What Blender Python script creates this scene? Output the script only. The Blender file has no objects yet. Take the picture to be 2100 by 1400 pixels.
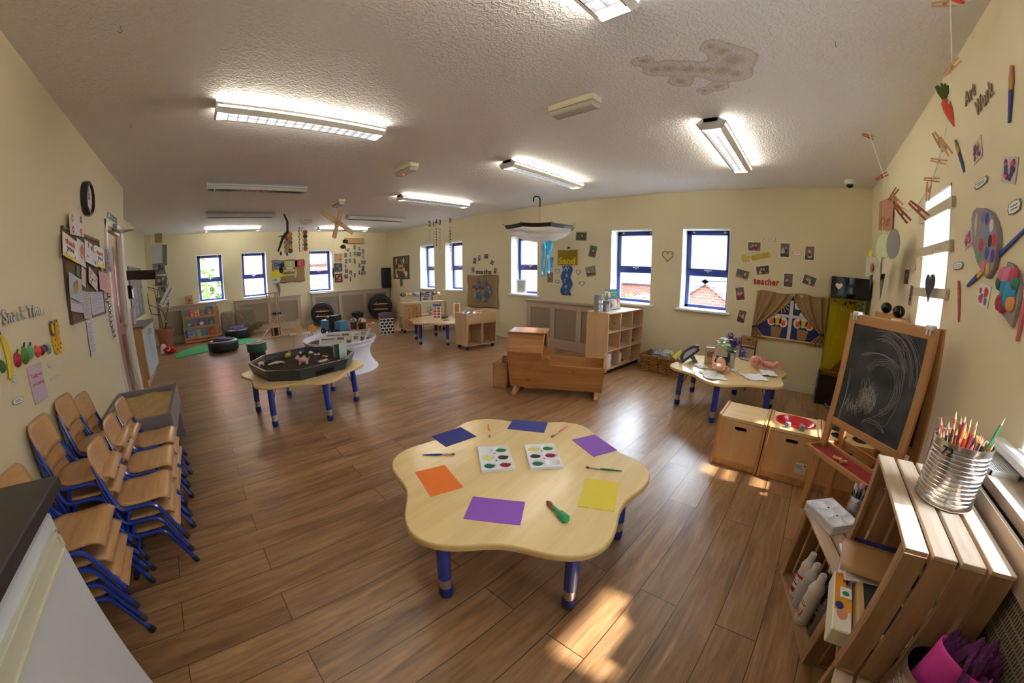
SKY_STR,SUN_STR,EXPO=9.0,5.0,1.62
LAMP=6.5
import bpy, math, random
from mathutils import Vector, Matrix
random.seed(7)
SC = bpy.context.scene
COL = SC.collection
pi = math.pi
CAMH = 1.40
XW, YF, XL, YA, ZC = 5.25, 10.437, -0.95, -0.793, 2.586
XR = -1.365            # recessed left wall beyond the door
YR = 5.37              # where the recess begins
FPX, K3 = 741.9, -0.0642
YAW, PITCH, ROLL = 0.8047, -0.1991, 0.0039
_fw = Vector((math.sin(YAW)*math.cos(PITCH), math.cos(YAW)*math.cos(PITCH), math.sin(PITCH)))
_rt = Vector((math.cos(YAW), -math.sin(YAW), 0)); _up = _rt.cross(_fw)
_r2 = _rt*math.cos(ROLL)+_up*math.sin(ROLL); _u2 = -_rt*math.sin(ROLL)+_up*math.cos(ROLL)
cd = bpy.data.cameras.new('camera'); cam = bpy.data.objects.new('camera', cd); COL.objects.link(cam)
cam.matrix_world = Matrix(((_r2.x,_u2.x,-_fw.x,0),(_r2.y,_u2.y,-_fw.y,0),(_r2.z,_u2.z,-_fw.z,CAMH),(0,0,0,1)))
cd.type = 'PANO'; cd.sensor_width = 36; cd.clip_start = 0.02
cy_ = cd.cycles if hasattr(cd,"cycles") else cd
cy_.panorama_type = 'FISHEYE_LENS_POLYNOMIAL'
cy_.fisheye_fov = pi
k1 = (2100/36)/FPX
cy_.fisheye_polynomial_k0 = 0; cy_.fisheye_polynomial_k1 = -k1; cy_.fisheye_polynomial_k2 = 0
cy_.fisheye_polynomial_k3 = -K3*k1**3; cy_.fisheye_polynomial_k4 = 0
SC.camera = cam
def ray(px, py):
    x, y = px-1050, 700-py
    r = math.hypot(x, y)/FPX; th = r*(1+K3*r*r); s = math.sin(th)/max(r*FPX, 1e-9)
    return _r2*(x*s)+_u2*(y*s)+_fw*math.cos(th)
def flr(px, py, z=0.0):
    d = ray(px, py); t = (z-CAMH)/d.z; return Vector((d.x*t, d.y*t, z))
WALLS = {'R': (0, XW, Vector((0,-1,0)), Vector((-1,0,0))), 'F': (1, YF, Vector((1,0,0)), Vector((0,-1,0))),
         'L': (0, XL, Vector((0,1,0)), Vector((1,0,0))), 'A': (1, YA, Vector((-1,0,0)), Vector((0,1,0)))}
def onwall(w, px, py, off=0.0):
    ax, val, u, n = WALLS[w]
    val = val + n[ax]*off
    d = ray(px, py); t = val/d[ax]
    return Vector((d.x*t, d.y*t, d.z*t+CAMH))
def wallM(w, p):
    ax, val, u, n = WALLS[w]
    M = Matrix(((u.x,0,n.x,p[0]),(u.y,0,n.y,p[1]),(0,1,0,p[2]),(0,0,0,1)))
    return M
def fit(w, pts, off=0.0):
    """centre, width, height, tilt of a four cornered flat thing on a wall (corners: tl, tr, br, bl)"""
    ax, val, u, n = WALLS[w]
    P = [onwall(w, *p, off) for p in pts]
    c = sum(P, Vector((0,0,0)))/len(P)
    q = [Vector(((p-c).dot(u), p.z-c.z)) for p in P]
    ev = (q[1]-q[0]+q[2]-q[3])/2; uv = (q[0]-q[3]+q[1]-q[2])/2
    tilt = math.atan2(ev.y, ev.x)
    nv = Vector((-math.sin(tilt), math.cos(tilt)))
    return c, ev.length, abs(uv.dot(nv)), tilt
def T(x=0,y=0,z=0): return Matrix.Translation((x,y,z))
def RX(a): return Matrix.Rotation(a,4,'X')
def RY(a): return Matrix.Rotation(a,4,'Y')
def RZ(a): return Matrix.Rotation(a,4,'Z')
def SX(x,y,z): return Matrix.Diagonal((x,y,z,1))
class MB:
    def __init__(s): s.v=[]; s.f=[]; s.mi=[]; s.sm=[]; s.M=Matrix()
    def add(s, vs, fs, mi=0, smooth=False, M=None):
        A = s.M @ M if M is not None else s.M
        b = len(s.v)
        s.v += [tuple(A @ Vector(v)) for v in vs]
        fl = A.to_3x3().determinant() < 0
        for f in fs:
            f = [i+b for i in f]
            s.f.append(f[::-1] if fl else f); s.mi.append(mi); s.sm.append(smooth)
        return s
    def box(s, c, d, mi=0, M=None, b=0.0):
        hx,hy,hz = d[0]/2,d[1]/2,d[2]/2
        b = min(b, hx*.49, hy*.49, hz*.49)
        if b <= 0:
            vs=[(c[0]+i*hx,c[1]+j*hy,c[2]+k*hz) for i in(-1,1) for j in(-1,1) for k in(-1,1)]
            fs=[(0,1,3,2),(4,6,7,5),(0,4,5,1),(2,3,7,6),(0,2,6,4),(1,5,7,3)]
            return s.add(vs,fs,mi,False,M)
        vs=[];ix={}
        for i in(-1,1):
            for j in(-1,1):
                for k in(-1,1):
                    for a in range(3):
                        o=[hx,hy,hz]
                        p=[i*(o[0]-(b if a!=0 else 0)),j*(o[1]-(b if a!=1 else 0)),k*(o[2]-(b if a!=2 else 0))]
                        ix[(i,j,k,a)]=len(vs); vs.append((c[0]+p[0],c[1]+p[1],c[2]+p[2]))
        fs=[]
        for g in(-1,1):
            q=[ix[(g,-1,-1,0)],ix[(g,1,-1,0)],ix[(g,1,1,0)],ix[(g,-1,1,0)]]; fs.append(q if g>0 else q[::-1])
            q=[ix[(-1,g,-1,1)],ix[(1,g,-1,1)],ix[(1,g,1,1)],ix[(-1,g,1,1)]]; fs.append(q if g<0 else q[::-1])
            q=[ix[(-1,-1,g,2)],ix[(1,-1,g,2)],ix[(1,1,g,2)],ix[(-1,1,g,2)]]; fs.append(q if g>0 else q[::-1])
        for i in(-1,1):
            for j in(-1,1):
                q=[ix[(i,j,-1,0)],ix[(i,j,-1,1)],ix[(i,j,1,1)],ix[(i,j,1,0)]]; fs.append(q if i*j>0 else q[::-1])
                q=[ix[(i,-1,j,0)],ix[(i,-1,j,2)],ix[(i,1,j,2)],ix[(i,1,j,0)]]; fs.append(q if i*j<0 else q[::-1])
                q=[ix[(-1,i,j,1)],ix[(-1,i,j,2)],ix[(1,i,j,2)],ix[(1,i,j,1)]]; fs.append(q if i*j>0 else q[::-1])
        for i in(-1,1):
            for j in(-1,1):
                for k in(-1,1):
                    q=[ix[(i,j,k,0)],ix[(i,j,k,1)],ix[(i,j,k,2)]]; fs.append(q if i*j*k>0 else q[::-1])
        return s.add(vs,fs,mi,False,M)
    def bb(s, x0,x1,y0,y1,z0,z1, mi=0, b=0.0, M=None):
        return s.box(((x0+x1)/2,(y0+y1)/2,(z0+z1)/2),(abs(x1-x0),abs(y1-y0),abs(z1-z0)),mi,M,b)
    def prism(s, pts, z0, z1, mi=0, M=None, smooth=False, side=None):
        n=len(pts)
        ar=sum(pts[i][0]*pts[(i+1)%n][1]-pts[(i+1)%n][0]*pts[i][1] for i in range(n))
        if ar<0: pts=pts[::-1]
        vs=[(p[0],p[1],z0) for p in pts]+[(p[0],p[1],z1) for p in pts]
        s.add(vs,[tuple(range(n-1,-1,-1)),tuple(range(n,2*n))],mi,False,M)
        s.add(vs,[(i,(i+1)%n,n+(i+1)%n,n+i) for i in range(n)],mi if side is None else side,smooth,M)
        return s
    def tube(s, path, r, n=8, mi=0, M=None, closed=False, caps=True):
        P=[Vector(p) for p in path]; m=len(P)
        rs = r if isinstance(r,(list,tuple)) else [r]*m
        t0=(P[1]-P[0]).normalized(); a=Vector((0,0,1)) if abs(t0.z)<.9 else Vector((1,0,0))
        nx=t0.cross(a).normalized(); vs=[]
        for i in range(m):
            if closed: t=(P[(i+1)%m]-P[i-1])
            else: t=P[min(i+1,m-1)]-P[max(i-1,0)]
            t.normalize()
            nx=(nx-t*nx.dot(t)).normalized(); ny=t.cross(nx)
            for j in range(n):
                an=2*pi*j/n; vs.append(P[i]+(nx*math.cos(an)+ny*math.sin(an))*rs[i])
        fs=[]
        for i in range(m if closed else m-1):
            k=(i+1)%m
            for j in range(n):
                l=(j+1)%n; fs.append((i*n+j,i*n+l,k*n+l,k*n+j))
        s.add(vs,fs,mi,True,M)
        if caps and not closed:
            s.add(vs[:n],[tuple(range(n-1,-1,-1))],mi,False,M); s.add(vs[-n:],[tuple(range(n))],mi,False,M)
        return s
    def cyl(s, p0, p1, r0, r1=None, n=12, mi=0, M=None): return s.tube([p0,p1],[r0,r0 if r1 is None else r1],n,mi,M)
    def lathe(s, prof, n=24, mi=0, M=None, cap0=False, cap1=False):
        vs=[];fs=[];m=len(prof)
        for r,z in prof:
            for j in range(n): a=2*pi*j/n; vs.append((r*math.cos(a),r*math.sin(a),z))
        for i in range(m-1):
            for j in range(n):
                l=(j+1)%n; fs.append((i*n+j,i*n+l,(i+1)*n+l,(i+1)*n+j))
        s.add(vs,fs,mi,True,M)
        if cap0: s.add(vs[:n],[tuple(range(n-1,-1,-1))],mi,False,M)
        if cap1: s.add(vs[-n:],[tuple(range(n))],mi,False,M)
        return s
    def ell(s, c, r, n=10, m=7, mi=0, M=None):
        if not isinstance(r,(list,tuple)): r=(r,r,r)
        vs=[(c[0],c[1],c[2]-r[2])]
        for i in range(1,m):
            t=-pi/2+pi*i/m
            for j in range(n):
                a=2*pi*j/n; vs.append((c[0]+r[0]*math.cos(t)*math.cos(a),c[1]+r[1]*math.cos(t)*math.sin(a),c[2]+r[2]*math.sin(t)))
        vs.append((c[0],c[1],c[2]+r[2])); e=len(vs)-1; fs=[]
        for j in range(n):
            l=(j+1)%n
            fs.append((0,1+l,1+j)); fs.append((e,1+(m-2)*n+j,1+(m-2)*n+l))
            for i in range(m-2): fs.append((1+i*n+j,1+i*n+l,1+(i+1)*n+l,1+(i+1)*n+j))
        return s.add(vs,fs,mi,True,M)
    def grid(s, fn, nu, nv, mi=0, M=None, smooth=True):
        vs=[fn(i/nu,j/nv) for j in range(nv+1) for i in range(nu+1)]
        fs=[(j*(nu+1)+i,j*(nu+1)+i+1,(j+1)*(nu+1)+i+1,(j+1)*(nu+1)+i) for j in range(nv) for i in range(nu)]
        return s.add(vs,fs,mi,smooth,M)
    def flat(s, pts, z=0.0, mi=0, M=None):
        n=len(pts); ar=sum(pts[i][0]*pts[(i+1)%n][1]-pts[(i+1)%n][0]*pts[i][1] for i in range(n))
        if ar<0: pts=pts[::-1]
        return s.add([(p[0],p[1],z) for p in pts],[tuple(range(n))],mi,False,M)
    def build(s, name, mats, parent=None, M=None, solid=0, sub=0, ang=40):
        me=bpy.data.meshes.new(name); me.from_pydata(s.v,[],s.f)
        mats = mats if isinstance(mats,(list,tuple)) else [mats]
        for m in mats: me.materials.append(m)
        me.polygons.foreach_set('material_index',[min(i,len(mats)-1) for i in s.mi])
        me.polygons.foreach_set('use_smooth',s.sm); me.update()
        if any(s.sm): me.set_sharp_from_angle(angle=math.radians(ang))
        o=bpy.data.objects.new(name,me); COL.objects.link(o)
        if parent is not None: o.parent=parent
        if M is not None: o.matrix_local=M
        if solid:
            md=o.modifiers.new('solid','SOLIDIFY'); md.thickness=solid; md.offset=0
        if sub:
            md=o.modifiers.new('sub','SUBSURF'); md.levels=sub; md.render_levels=sub
        return o
def tag(o, label, cat, group=None, kind=None):
    if label: o['label']=label
    if cat: o['category']=cat
    if group: o['group']=group
    if kind: o['kind']=kind
    return o
def thing(name, label, cat, M=None, group=None):
    o=bpy.data.objects.new(name,None); o.empty_display_size=.05; COL.objects.link(o)
    if M is not None: o.matrix_world=M
    return tag(o,label,cat,group)
def dup(o, M=None, label=None, parent=None):
    c=o.copy(); COL.objects.link(c)
    if parent is not None:
        c.parent=parent
        for k in ('label',): pass
    if M is not None: c.matrix_world=M
    if label: c['label']=label
    for ch in CH.get(o.name,[]) or [x for x in o.children]:
        dup(ch,None,None,c)
    return c
CH={}
_fontcache={}
def text_geo(txt, size, depth=0.0, bold=0.0, align='CENTER'):
    """vertices and faces of lettering in its own xy plane"""
    k=(txt,size,depth,bold,align)
    if k in _fontcache: return _fontcache[k]
    cu=bpy.data.curves.new('lettering','FONT'); cu.body=txt; cu.size=size; cu.extrude=depth/2; cu.offset=bold
    cu.align_x=align; cu.align_y='CENTER'; cu.resolution_u=3
    ob=bpy.data.objects.new('lettering',cu); COL.objects.link(ob)
    dg=bpy.context.evaluated_depsgraph_get(); dg.update()
    me=bpy.data.meshes.new_from_object(ob.evaluated_get(dg))
    vs=[tuple(v.co) for v in me.vertices]; fs=[tuple(p.vertices) for p in me.polygons]
    bpy.data.objects.remove(ob); bpy.data.curves.remove(cu); bpy.data.meshes.remove(me)
    _fontcache[k]=(vs,fs); return vs,fs
def put_text(mb, txt, size, mi=0, M=None, depth=0.0, bold=0.0, align='CENTER', fitw=None):
    vs,fs=text_geo(txt,size,depth,bold,align)
    if not vs: return
    if fitw:
        w=max(v[0] for v in vs)-min(v[0] for v in vs); k=fitw/w
        M=(M if M is not None else Matrix())@SX(k,1,1)
    mb.add(vs,fs,mi,False,M)
def lin(c): return tuple((x/12.92 if x<=.04045 else ((x+.055)/1.055)**2.4) for x in c)
def rgb(r,g,b): return (*lin((r/255,g/255,b/255)),1)
def mat(name, col, rough=.55, metal=0, spec=.5, var=0, vscale=6, bump=0, bscale=40, emit=0, alpha=1, trans=0, coat=0, sheen=0, stretch=None):
    m=bpy.data.materials.new(name); m.use_nodes=True; nt=m.node_tree; N=nt.nodes; L=nt.links
    b=N['Principled BSDF']; c=rgb(*col)
    b.inputs['Base Color'].default_value=c; b.inputs['Roughness'].default_value=rough; b.inputs['Metallic'].default_value=metal
    b.inputs['Specular IOR Level'].default_value=spec
    if coat: b.inputs['Coat Weight'].default_value=coat; b.inputs['Coat Roughness'].default_value=.1
    if trans: b.inputs['Transmission Weight'].default_value=trans
    if alpha<1: b.inputs['Alpha'].default_value=alpha
    if sheen: b.inputs['Sheen Weight'].default_value=sheen
    if emit:
        b.inputs['Emission Color'].default_value=c; b.inputs['Emission Strength'].default_value=emit
    if var or bump:
        tc=N.new('ShaderNodeTexCoord'); mp=N.new('ShaderNodeMapping'); L.new(tc.outputs['Object'],mp.inputs['Vector'])
        if stretch: mp.inputs['Scale'].default_value=stretch
        if var:
            nz=N.new('ShaderNodeTexNoise'); nz.inputs['Scale'].default_value=vscale; nz.inputs['Detail'].default_value=3
            L.new(mp.outputs['Vector'],nz.inputs['Vector'])
            mx=N.new('ShaderNodeMix'); mx.data_type='RGBA'
            mx.inputs['A'].default_value=tuple(max(0,x*(1-var)) for x in c[:3])+(1,); mx.inputs['B'].default_value=tuple(min(1,x*(1+var)) for x in c[:3])+(1,)
            L.new(nz.outputs['Fac'],mx.inputs['Factor']); L.new(mx.outputs['Result'],b.inputs['Base Color'])
        if bump:
            n2=N.new('ShaderNodeTexNoise'); n2.inputs['Scale'].default_value=bscale; n2.inputs['Detail'].default_value=2
            L.new(mp.outputs['Vector'],n2.inputs['Vector'])
            bp=N.new('ShaderNodeBump'); bp.inputs['Strength'].default_value=bump; bp.inputs['Distance'].default_value=.01
            L.new(n2.outputs['Fac'],bp.inputs['Height']); L.new(bp.outputs['Normal'],b.inputs['Normal'])
    return m
def wood(name, c1, c2, rough=.45, axis='X', scale=1.0, coat=0, knots=0):
    """grain running along one object axis"""
    m=bpy.data.materials.new(name); m.use_nodes=True; nt=m.node_tree; N=nt.nodes; L=nt.links
    b=N['Principled BSDF']; b.inputs['Roughness'].default_value=rough
    if coat: b.inputs['Coat Weight'].default_value=coat; b.inputs['Coat Roughness'].default_value=.15
    tc=N.new('ShaderNodeTexCoord'); mp=N.new('ShaderNodeMapping'); L.new(tc.outputs['Object'],mp.inputs['Vector'])
    s=[26*scale]*3; s['XYZ'.index(axis)]=2.0*scale; mp.inputs['Scale'].default_value=s
    nz=N.new('ShaderNodeTexNoise'); nz.inputs['Scale'].default_value=1.0; nz.inputs['Detail'].default_value=4; nz.inputs['Roughness'].default_value=.6; nz.inputs['Distortion'].default_value=.6
    L.new(mp.outputs['Vector'],nz.inputs['Vector'])
    rp=N.new('ShaderNodeValToRGB'); rp.color_ramp.elements[0].position=.3; rp.color_ramp.elements[1].position=.72
    rp.color_ramp.elements[0].color=rgb(*c2); rp.color_ramp.elements[1].color=rgb(*c1)
    L.new(nz.outputs['Fac'],rp.inputs['Fac'])
    out=rp.outputs['Color']
    if knots:
        vo=N.new('ShaderNodeTexVoronoi'); vo.inputs['Scale'].default_value=knots
        mp2=N.new('ShaderNodeMapping'); s2=[1.0]*3; s2['XYZ'.index(axis)]=.6; mp2.inputs['Scale'].default_value=s2
        L.new(tc.outputs['Object'],mp2.inputs['Vector']); L.new(mp2.outputs['Vector'],vo.inputs['Vector'])
        r2=N.new('ShaderNodeValToRGB'); r2.color_ramp.elements[0].position=.03; r2.color_ramp.elements[1].position=.12
        r2.color_ramp.elements[0].color=(.25,.15,.1,1); r2.color_ramp.elements[1].color=(1,1,1,1)
        L.new(vo.outputs['Distance'],r2.inputs['Fac'])
        mx=N.new('ShaderNodeMix'); mx.data_type='RGBA'; mx.blend_type='MULTIPLY'; mx.inputs['Factor'].default_value=.8
        L.new(out,mx.inputs['A']); L.new(r2.outputs['Color'],mx.inputs['B']); out=mx.outputs['Result']
    L.new(out,b.inputs['Base Color'])
    return m
def glassmat(name, tint=(1,1,1), refl=.06):
    m=bpy.data.materials.new(name); m.use_nodes=True; nt=m.node_tree; N=nt.nodes; L=nt.links
    for n in list(N):
        if n.type!='OUTPUT_MATERIAL': N.remove(n)
    out=[n for n in N][0]
    t=N.new('ShaderNodeBsdfTransparent'); t.inputs['Color'].default_value=(*tint,1)
    g=N.new('ShaderNodeBsdfGlossy'); g.inputs['Roughness'].default_value=.03
    mx=N.new('ShaderNodeMixShader'); mx.inputs['Fac'].default_value=refl
    L.new(t.outputs[0],mx.inputs[1]); L.new(g.outputs[0],mx.inputs[2]); L.new(mx.outputs[0],out.inputs['Surface'])
    return m
M_={}
def C(name, col, **k):
    if name not in M_: M_[name]=mat(name,col,**k)
    return M_[name]
def floor_mat():
    m=bpy.data.materials.new('oak_vinyl_planks'); m.use_nodes=True; nt=m.node_tree; N=nt.nodes; L=nt.links
    b=N['Principled BSDF']
    tc=N.new('ShaderNodeTexCoord')
    br=N.new('ShaderNodeTexBrick'); br.offset=.37; br.offset_frequency=2; br.squash=1
    br.inputs['Scale'].default_value=1; br.inputs['Brick Width'].default_value=1.25; br.inputs['Row Height'].default_value=.185
    br.inputs['Mortar Size'].default_value=.0022; br.inputs['Mortar Smooth'].default_value=.3; br.inputs['Bias'].default_value=0
    br.inputs['Color1'].default_value=(0,0,0,1); br.inputs['Color2'].default_value=(1,1,1,1); br.inputs['Mortar'].default_value=(.5,.5,.5,1)
    L.new(tc.outputs['Object'],br.inputs['Vector'])
    sp=N.new('ShaderNodeSeparateColor'); L.new(br.outputs['Color'],sp.inputs['Color'])
    mul=N.new('ShaderNodeMath'); mul.operation='MULTIPLY'; mul.inputs[1].default_value=37; L.new(sp.outputs['Red'],mul.inputs[0])
    mp=N.new('ShaderNodeMapping'); mp.inputs['Scale'].default_value=(1.6,17,1); L.new(tc.outputs['Object'],mp.inputs['Vector'])
    nz=N.new('ShaderNodeTexNoise'); nz.noise_dimensions='4D'; nz.inputs['Scale'].default_value=1.3; nz.inputs['Detail'].default_value=6; nz.inputs['Roughness'].default_value=.62; nz.inputs['Distortion'].default_value=1.4
    L.new(mp.outputs['Vector'],nz.inputs['Vector']); L.new(mul.outputs[0],nz.inputs['W'])
    rp=N.new('ShaderNodeValToRGB'); e=rp.color_ramp.elements
    e[0].position=.28; e[0].color=rgb(122,86,52); e[1].position=.75; e[1].color=rgb(190,148,104)
    k=e.new(.5); k.color=rgb(160,120,82)
    L.new(nz.outputs['Fac'],rp.inputs['Fac'])
    hs=N.new('ShaderNodeHueSaturation'); L.new(rp.outputs['Color'],hs.inputs['Color'])
    mr=N.new('ShaderNodeMapRange'); mr.inputs['To Min'].default_value=.86; mr.inputs['To Max'].default_value=1.12
    L.new(sp.outputs['Red'],mr.inputs['Value']); L.new(mr.outputs['Result'],hs.inputs['Value'])
    mp3=N.new('ShaderNodeMapping'); mp3.inputs['Scale'].default_value=(1.1,5.5,1); L.new(tc.outputs['Object'],mp3.inputs['Vector'])
    n3=N.new('ShaderNodeTexNoise'); n3.noise_dimensions='4D'; n3.inputs['Scale'].default_value=1.6; n3.inputs['Detail'].default_value=1; L.new(mp3.outputs['Vector'],n3.inputs['Vector']); L.new(mul.outputs[0],n3.inputs['W'])
    r3=N.new('ShaderNodeValToRGB'); r3.color_ramp.elements[0].position=.30; r3.color_ramp.elements[0].color=(.58,.48,.40,1); r3.color_ramp.elements[1].position=.47; r3.color_ramp.elements[1].color=(1,1,1,1)
    L.new(n3.outputs['Fac'],r3.inputs['Fac'])
    mx=N.new('ShaderNodeMix'); mx.data_type='RGBA'; mx.blend_type='MULTIPLY'; mx.inputs['Factor'].default_value=.8
    L.new(hs.outputs['Color'],mx.inputs['A']); L.new(r3.outputs['Color'],mx.inputs['B'])
    m2=N.new('ShaderNodeMix'); m2.data_type='RGBA'; m2.inputs['B'].default_value=rgb(46,30,20)
    L.new(br.outputs['Fac'],m2.inputs['Factor']); L.new(mx.outputs['Result'],m2.inputs['A']); L.new(m2.outputs['Result'],b.inputs['Base Color'])
    rr=N.new('ShaderNodeMapRange'); rr.inputs['To Min'].default_value=.24; rr.inputs['To Max'].default_value=.42; L.new(nz.outputs['Fac'],rr.inputs['Value']); L.new(rr.outputs['Result'],b.inputs['Roughness'])
    b.inputs['Specular IOR Level'].default_value=.6; b.inputs['Coat Weight'].default_value=.25; b.inputs['Coat Roughness'].default_value=.28
    ad=N.new('ShaderNodeMath'); ad.operation='SUBTRACT'; L.new(nz.outputs['Fac'],ad.inputs[0]); L.new(br.outputs['Fac'],ad.inputs[1])
    bp=N.new('ShaderNodeBump'); bp.inputs['Strength'].default_value=.25; bp.inputs['Distance'].default_value=.004
    L.new(ad.outputs[0],bp.inputs['Height']); L.new(bp.outputs['Normal'],b.inputs['Normal'])
    return m
def ceil_mat():
    m=bpy.data.materials.new('stipple_ceiling_paint'); m.use_nodes=True; nt=m.node_tree; N=nt.nodes; L=nt.links
    b=N['Principled BSDF']; b.inputs['Roughness'].default_value=.7
    tc=N.new('ShaderNodeTexCoord')
    nz=N.new('ShaderNodeTexNoise'); nz.inputs['Scale'].default_value=48; nz.inputs['Detail'].default_value=1.5; nz.inputs['Distortion'].default_value=.8
    L.new(tc.outputs['Object'],nz.inputs['Vector'])
    rp=N.new('ShaderNodeValToRGB'); rp.color_ramp.elements[0].position=.42; rp.color_ramp.elements[1].position=.62
    L.new(nz.outputs['Fac'],rp.inputs['Fac'])
    bp=N.new('ShaderNodeBump'); bp.inputs['Strength'].default_value=.6; bp.inputs['Distance'].default_value=.005
    L.new(rp.outputs['Color'],bp.inputs['Height']); L.new(bp.outputs['Normal'],b.inputs['Normal'])
    n2=N.new('ShaderNodeTexNoise'); n2.inputs['Scale'].default_value=9; n2.inputs['Detail'].default_value=4; L.new(tc.outputs['Object'],n2.inputs['Vector'])
    vm=N.new('ShaderNodeVectorMath'); vm.operation='MULTIPLY_ADD'; vm.inputs[1].default_value=(.05,.05,0); L.new(n2.outputs['Color'],vm.inputs[0]); L.new(tc.outputs['Object'],vm.inputs[2])
    cur=None
    for x,y,r in [(850,495,40),(945,555,48),(1060,545,62),(1200,550,62),(1340,560,58),(1480,560,85),(1570,480,90),(1480,410,62),(1400,368,42),(1590,590,62),(1450,690,40),(1340,728,30),(1150,650,45)]:
        p=flr(1100+x/3.888,y/3.888,ZC); q=flr(1100+(x+r)/3.888,y/3.888,ZC); rr=max((q-p).length,.02)*2.3
        v2=N.new('ShaderNodeVectorMath'); v2.operation='SUBTRACT'; v2.inputs[1].default_value=(p.x+.025,p.y+.025,ZC); L.new(vm.outputs[0],v2.inputs[0])
        ln=N.new('ShaderNodeVectorMath'); ln.operation='LENGTH'; L.new(v2.outputs[0],ln.inputs[0])
        dv=N.new('ShaderNodeMath'); dv.operation='DIVIDE'; dv.inputs[1].default_value=rr; L.new(ln.outputs['Value'],dv.inputs[0])
        if cur is None: cur=dv.outputs[0]
        else:
            mn=N.new('ShaderNodeMath'); mn.operation='SMOOTH_MIN'; mn.inputs[2].default_value=.5; L.new(cur,mn.inputs[0]); L.new(dv.outputs[0],mn.inputs[1]); cur=mn.outputs[0]
    r=N.new('ShaderNodeValToRGB'); e=r.color_ramp.elements; e[0].position=.15; e[0].color=(.95,.95,.95,1); e[1].position=1; e[1].color=(0,0,0,1)
    for q,c in ((.55,.38),(.82,.4),(.92,.75)): k=e.new(q); k.color=(c,c,c,1)
    L.new(cur,r.inputs['Fac']); cur=r.outputs['Color']
    mx=N.new('ShaderNodeMix'); mx.data_type='RGBA'; mx.inputs['A'].default_value=rgb(240,238,240); mx.inputs['B'].default_value=rgb(196,180,166)
    L.new(cur,mx.inputs['Factor']); L.new(mx.outputs['Result'],b.inputs['Base Color'])
    return m
WALLP=mat('magnolia_wall_paint',(226,215,180),rough=.6,var=.03,vscale=3,bump=.05,bscale=120)
CEILM=ceil_mat(); FLOORM=floor_mat()
WHITE=mat('white_gloss_paint',(236,236,232),rough=.35)
NAVY=mat('navy_window_frame',(38,54,124),rough=.35)
TAUPE=mat('taupe_mdf_paint',(188,168,148),rough=.5)
TAUPEG=mat('taupe_grille',(128,114,100),rough=.6)
GLASS=glassmat('window_glass',(.97,.99,1.0),.04)
mb=MB(); mb.bb(-2.2,XW+.5,YA-.5,YF+.5,-.2,0); f=mb.build('floor',FLOORM); tag(f,None,None,kind='structure')
mb=MB(); mb.bb(-2.2,XW+.5,YA-.5,YF+.5,ZC,ZC+.2); f=mb.build('ceiling',CEILM); tag(f,None,None,kind='structure')
def wall_with_holes(name, w, u0, u1, holes, th=.30, extra=None):
    """u measured along the wall (world x or y), holes (u0,u1,z0,z1)"""
    ax,val,u,n=WALLS[w]
    us=sorted({u0,u1,*[h[0] for h in holes],*[h[1] for h in holes]}); zs=sorted({0,ZC,*[h[2] for h in holes],*[h[3] for h in holes]})
    mb=MB()
    out=val-n[ax]*th
    for a,b2 in zip(us,us[1:]):
        run=None
        for c,d in zip(zs,zs[1:]):
            cu,cz=(a+b2)/2,(c+d)/2
            if any(h[0]<cu<h[1] and h[2]<cz<h[3] for h in holes): continue
            if ax==0: mb.bb(min(val,out),max(val,out),a,b2,c,d)
            else: mb.bb(a,b2,min(val,out),max(val,out),c,d)
    if extra: extra(mb)
    o=mb.build(name,WALLP); tag(o,None,None,kind='structure'); return o
ZT,ZS=2.06,.915
def opening(w, l, r):
    ax=WALLS[w][0]; o=1-ax
    a=onwall(w,*l)[o]; b2=onwall(w,*r)[o]; return min(a,b2),max(a,b2)
WR=[opening('R',(1397,550),(1495.5,550)),opening('R',(1252,545),(1337,545)),opening('R',(1047.8,540),(1103,540)),opening('R',(913.2,545),(949,545)),opening('R',(861.7,545),(891.2,545))]
WF=[opening('F',(405,570),(458,567)),opening('F',(496.3,562),(547.5,560)),opening('F',(634,556),(682,554))]
WA=[(2.44,2.96),(.80,1.39)]
wall_with_holes('wall_right','R',YA-.3,YF+.3,[(a,b2,ZS,ZT) for a,b2 in WR])
wall_with_holes('wall_far','F',-2.0,XW+.3,[(a,b2,ZS,ZT) for a,b2 in WF])
wall_with_holes('wall_near','A',XL-.3,XW+.3,[(a,b2,.98,2.0) for a,b2 in WA])
DY0,DY1=4.42,5.12
def rec(mb):
    mb.bb(XR-.3,XR,YR-.2,YF,0,ZC)                 # recessed stretch beyond the door
    mb.bb(XR-.3,XL-.3,YR-.2,YR,0,ZC)
wall_with_holes('wall_left','L',YA,YR,[(DY0,DY1,0,2.02)],th=.30,extra=rec)
mb=MB(); mb.bb(XR,XR+.16,YF-.12,YF,0,ZC); tag(mb.build('trim_1',WALLP),None,None,kind='structure')
SK=mat('cream_skirting_gloss',(226,220,196),rough=.3)
def skirt(name, segs):
    mb=MB()
    for s in segs: mb.bb(*s,0,.115,b=.006)
    tag(mb.build(name,SK),None,None,kind='structure')
skirt('baseboard_right',[(XW-.018,XW,YA,YF)])
skirt('baseboard_far',[(XR,XW,YF-.018,YF)])
skirt('baseboard_left',[(XL,XL+.018,YA,DY0-.1),(XR,XR+.018,YR,YF)])
skirt('baseboard_near',[(XL,XW,YA,YA+.018)])
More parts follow.
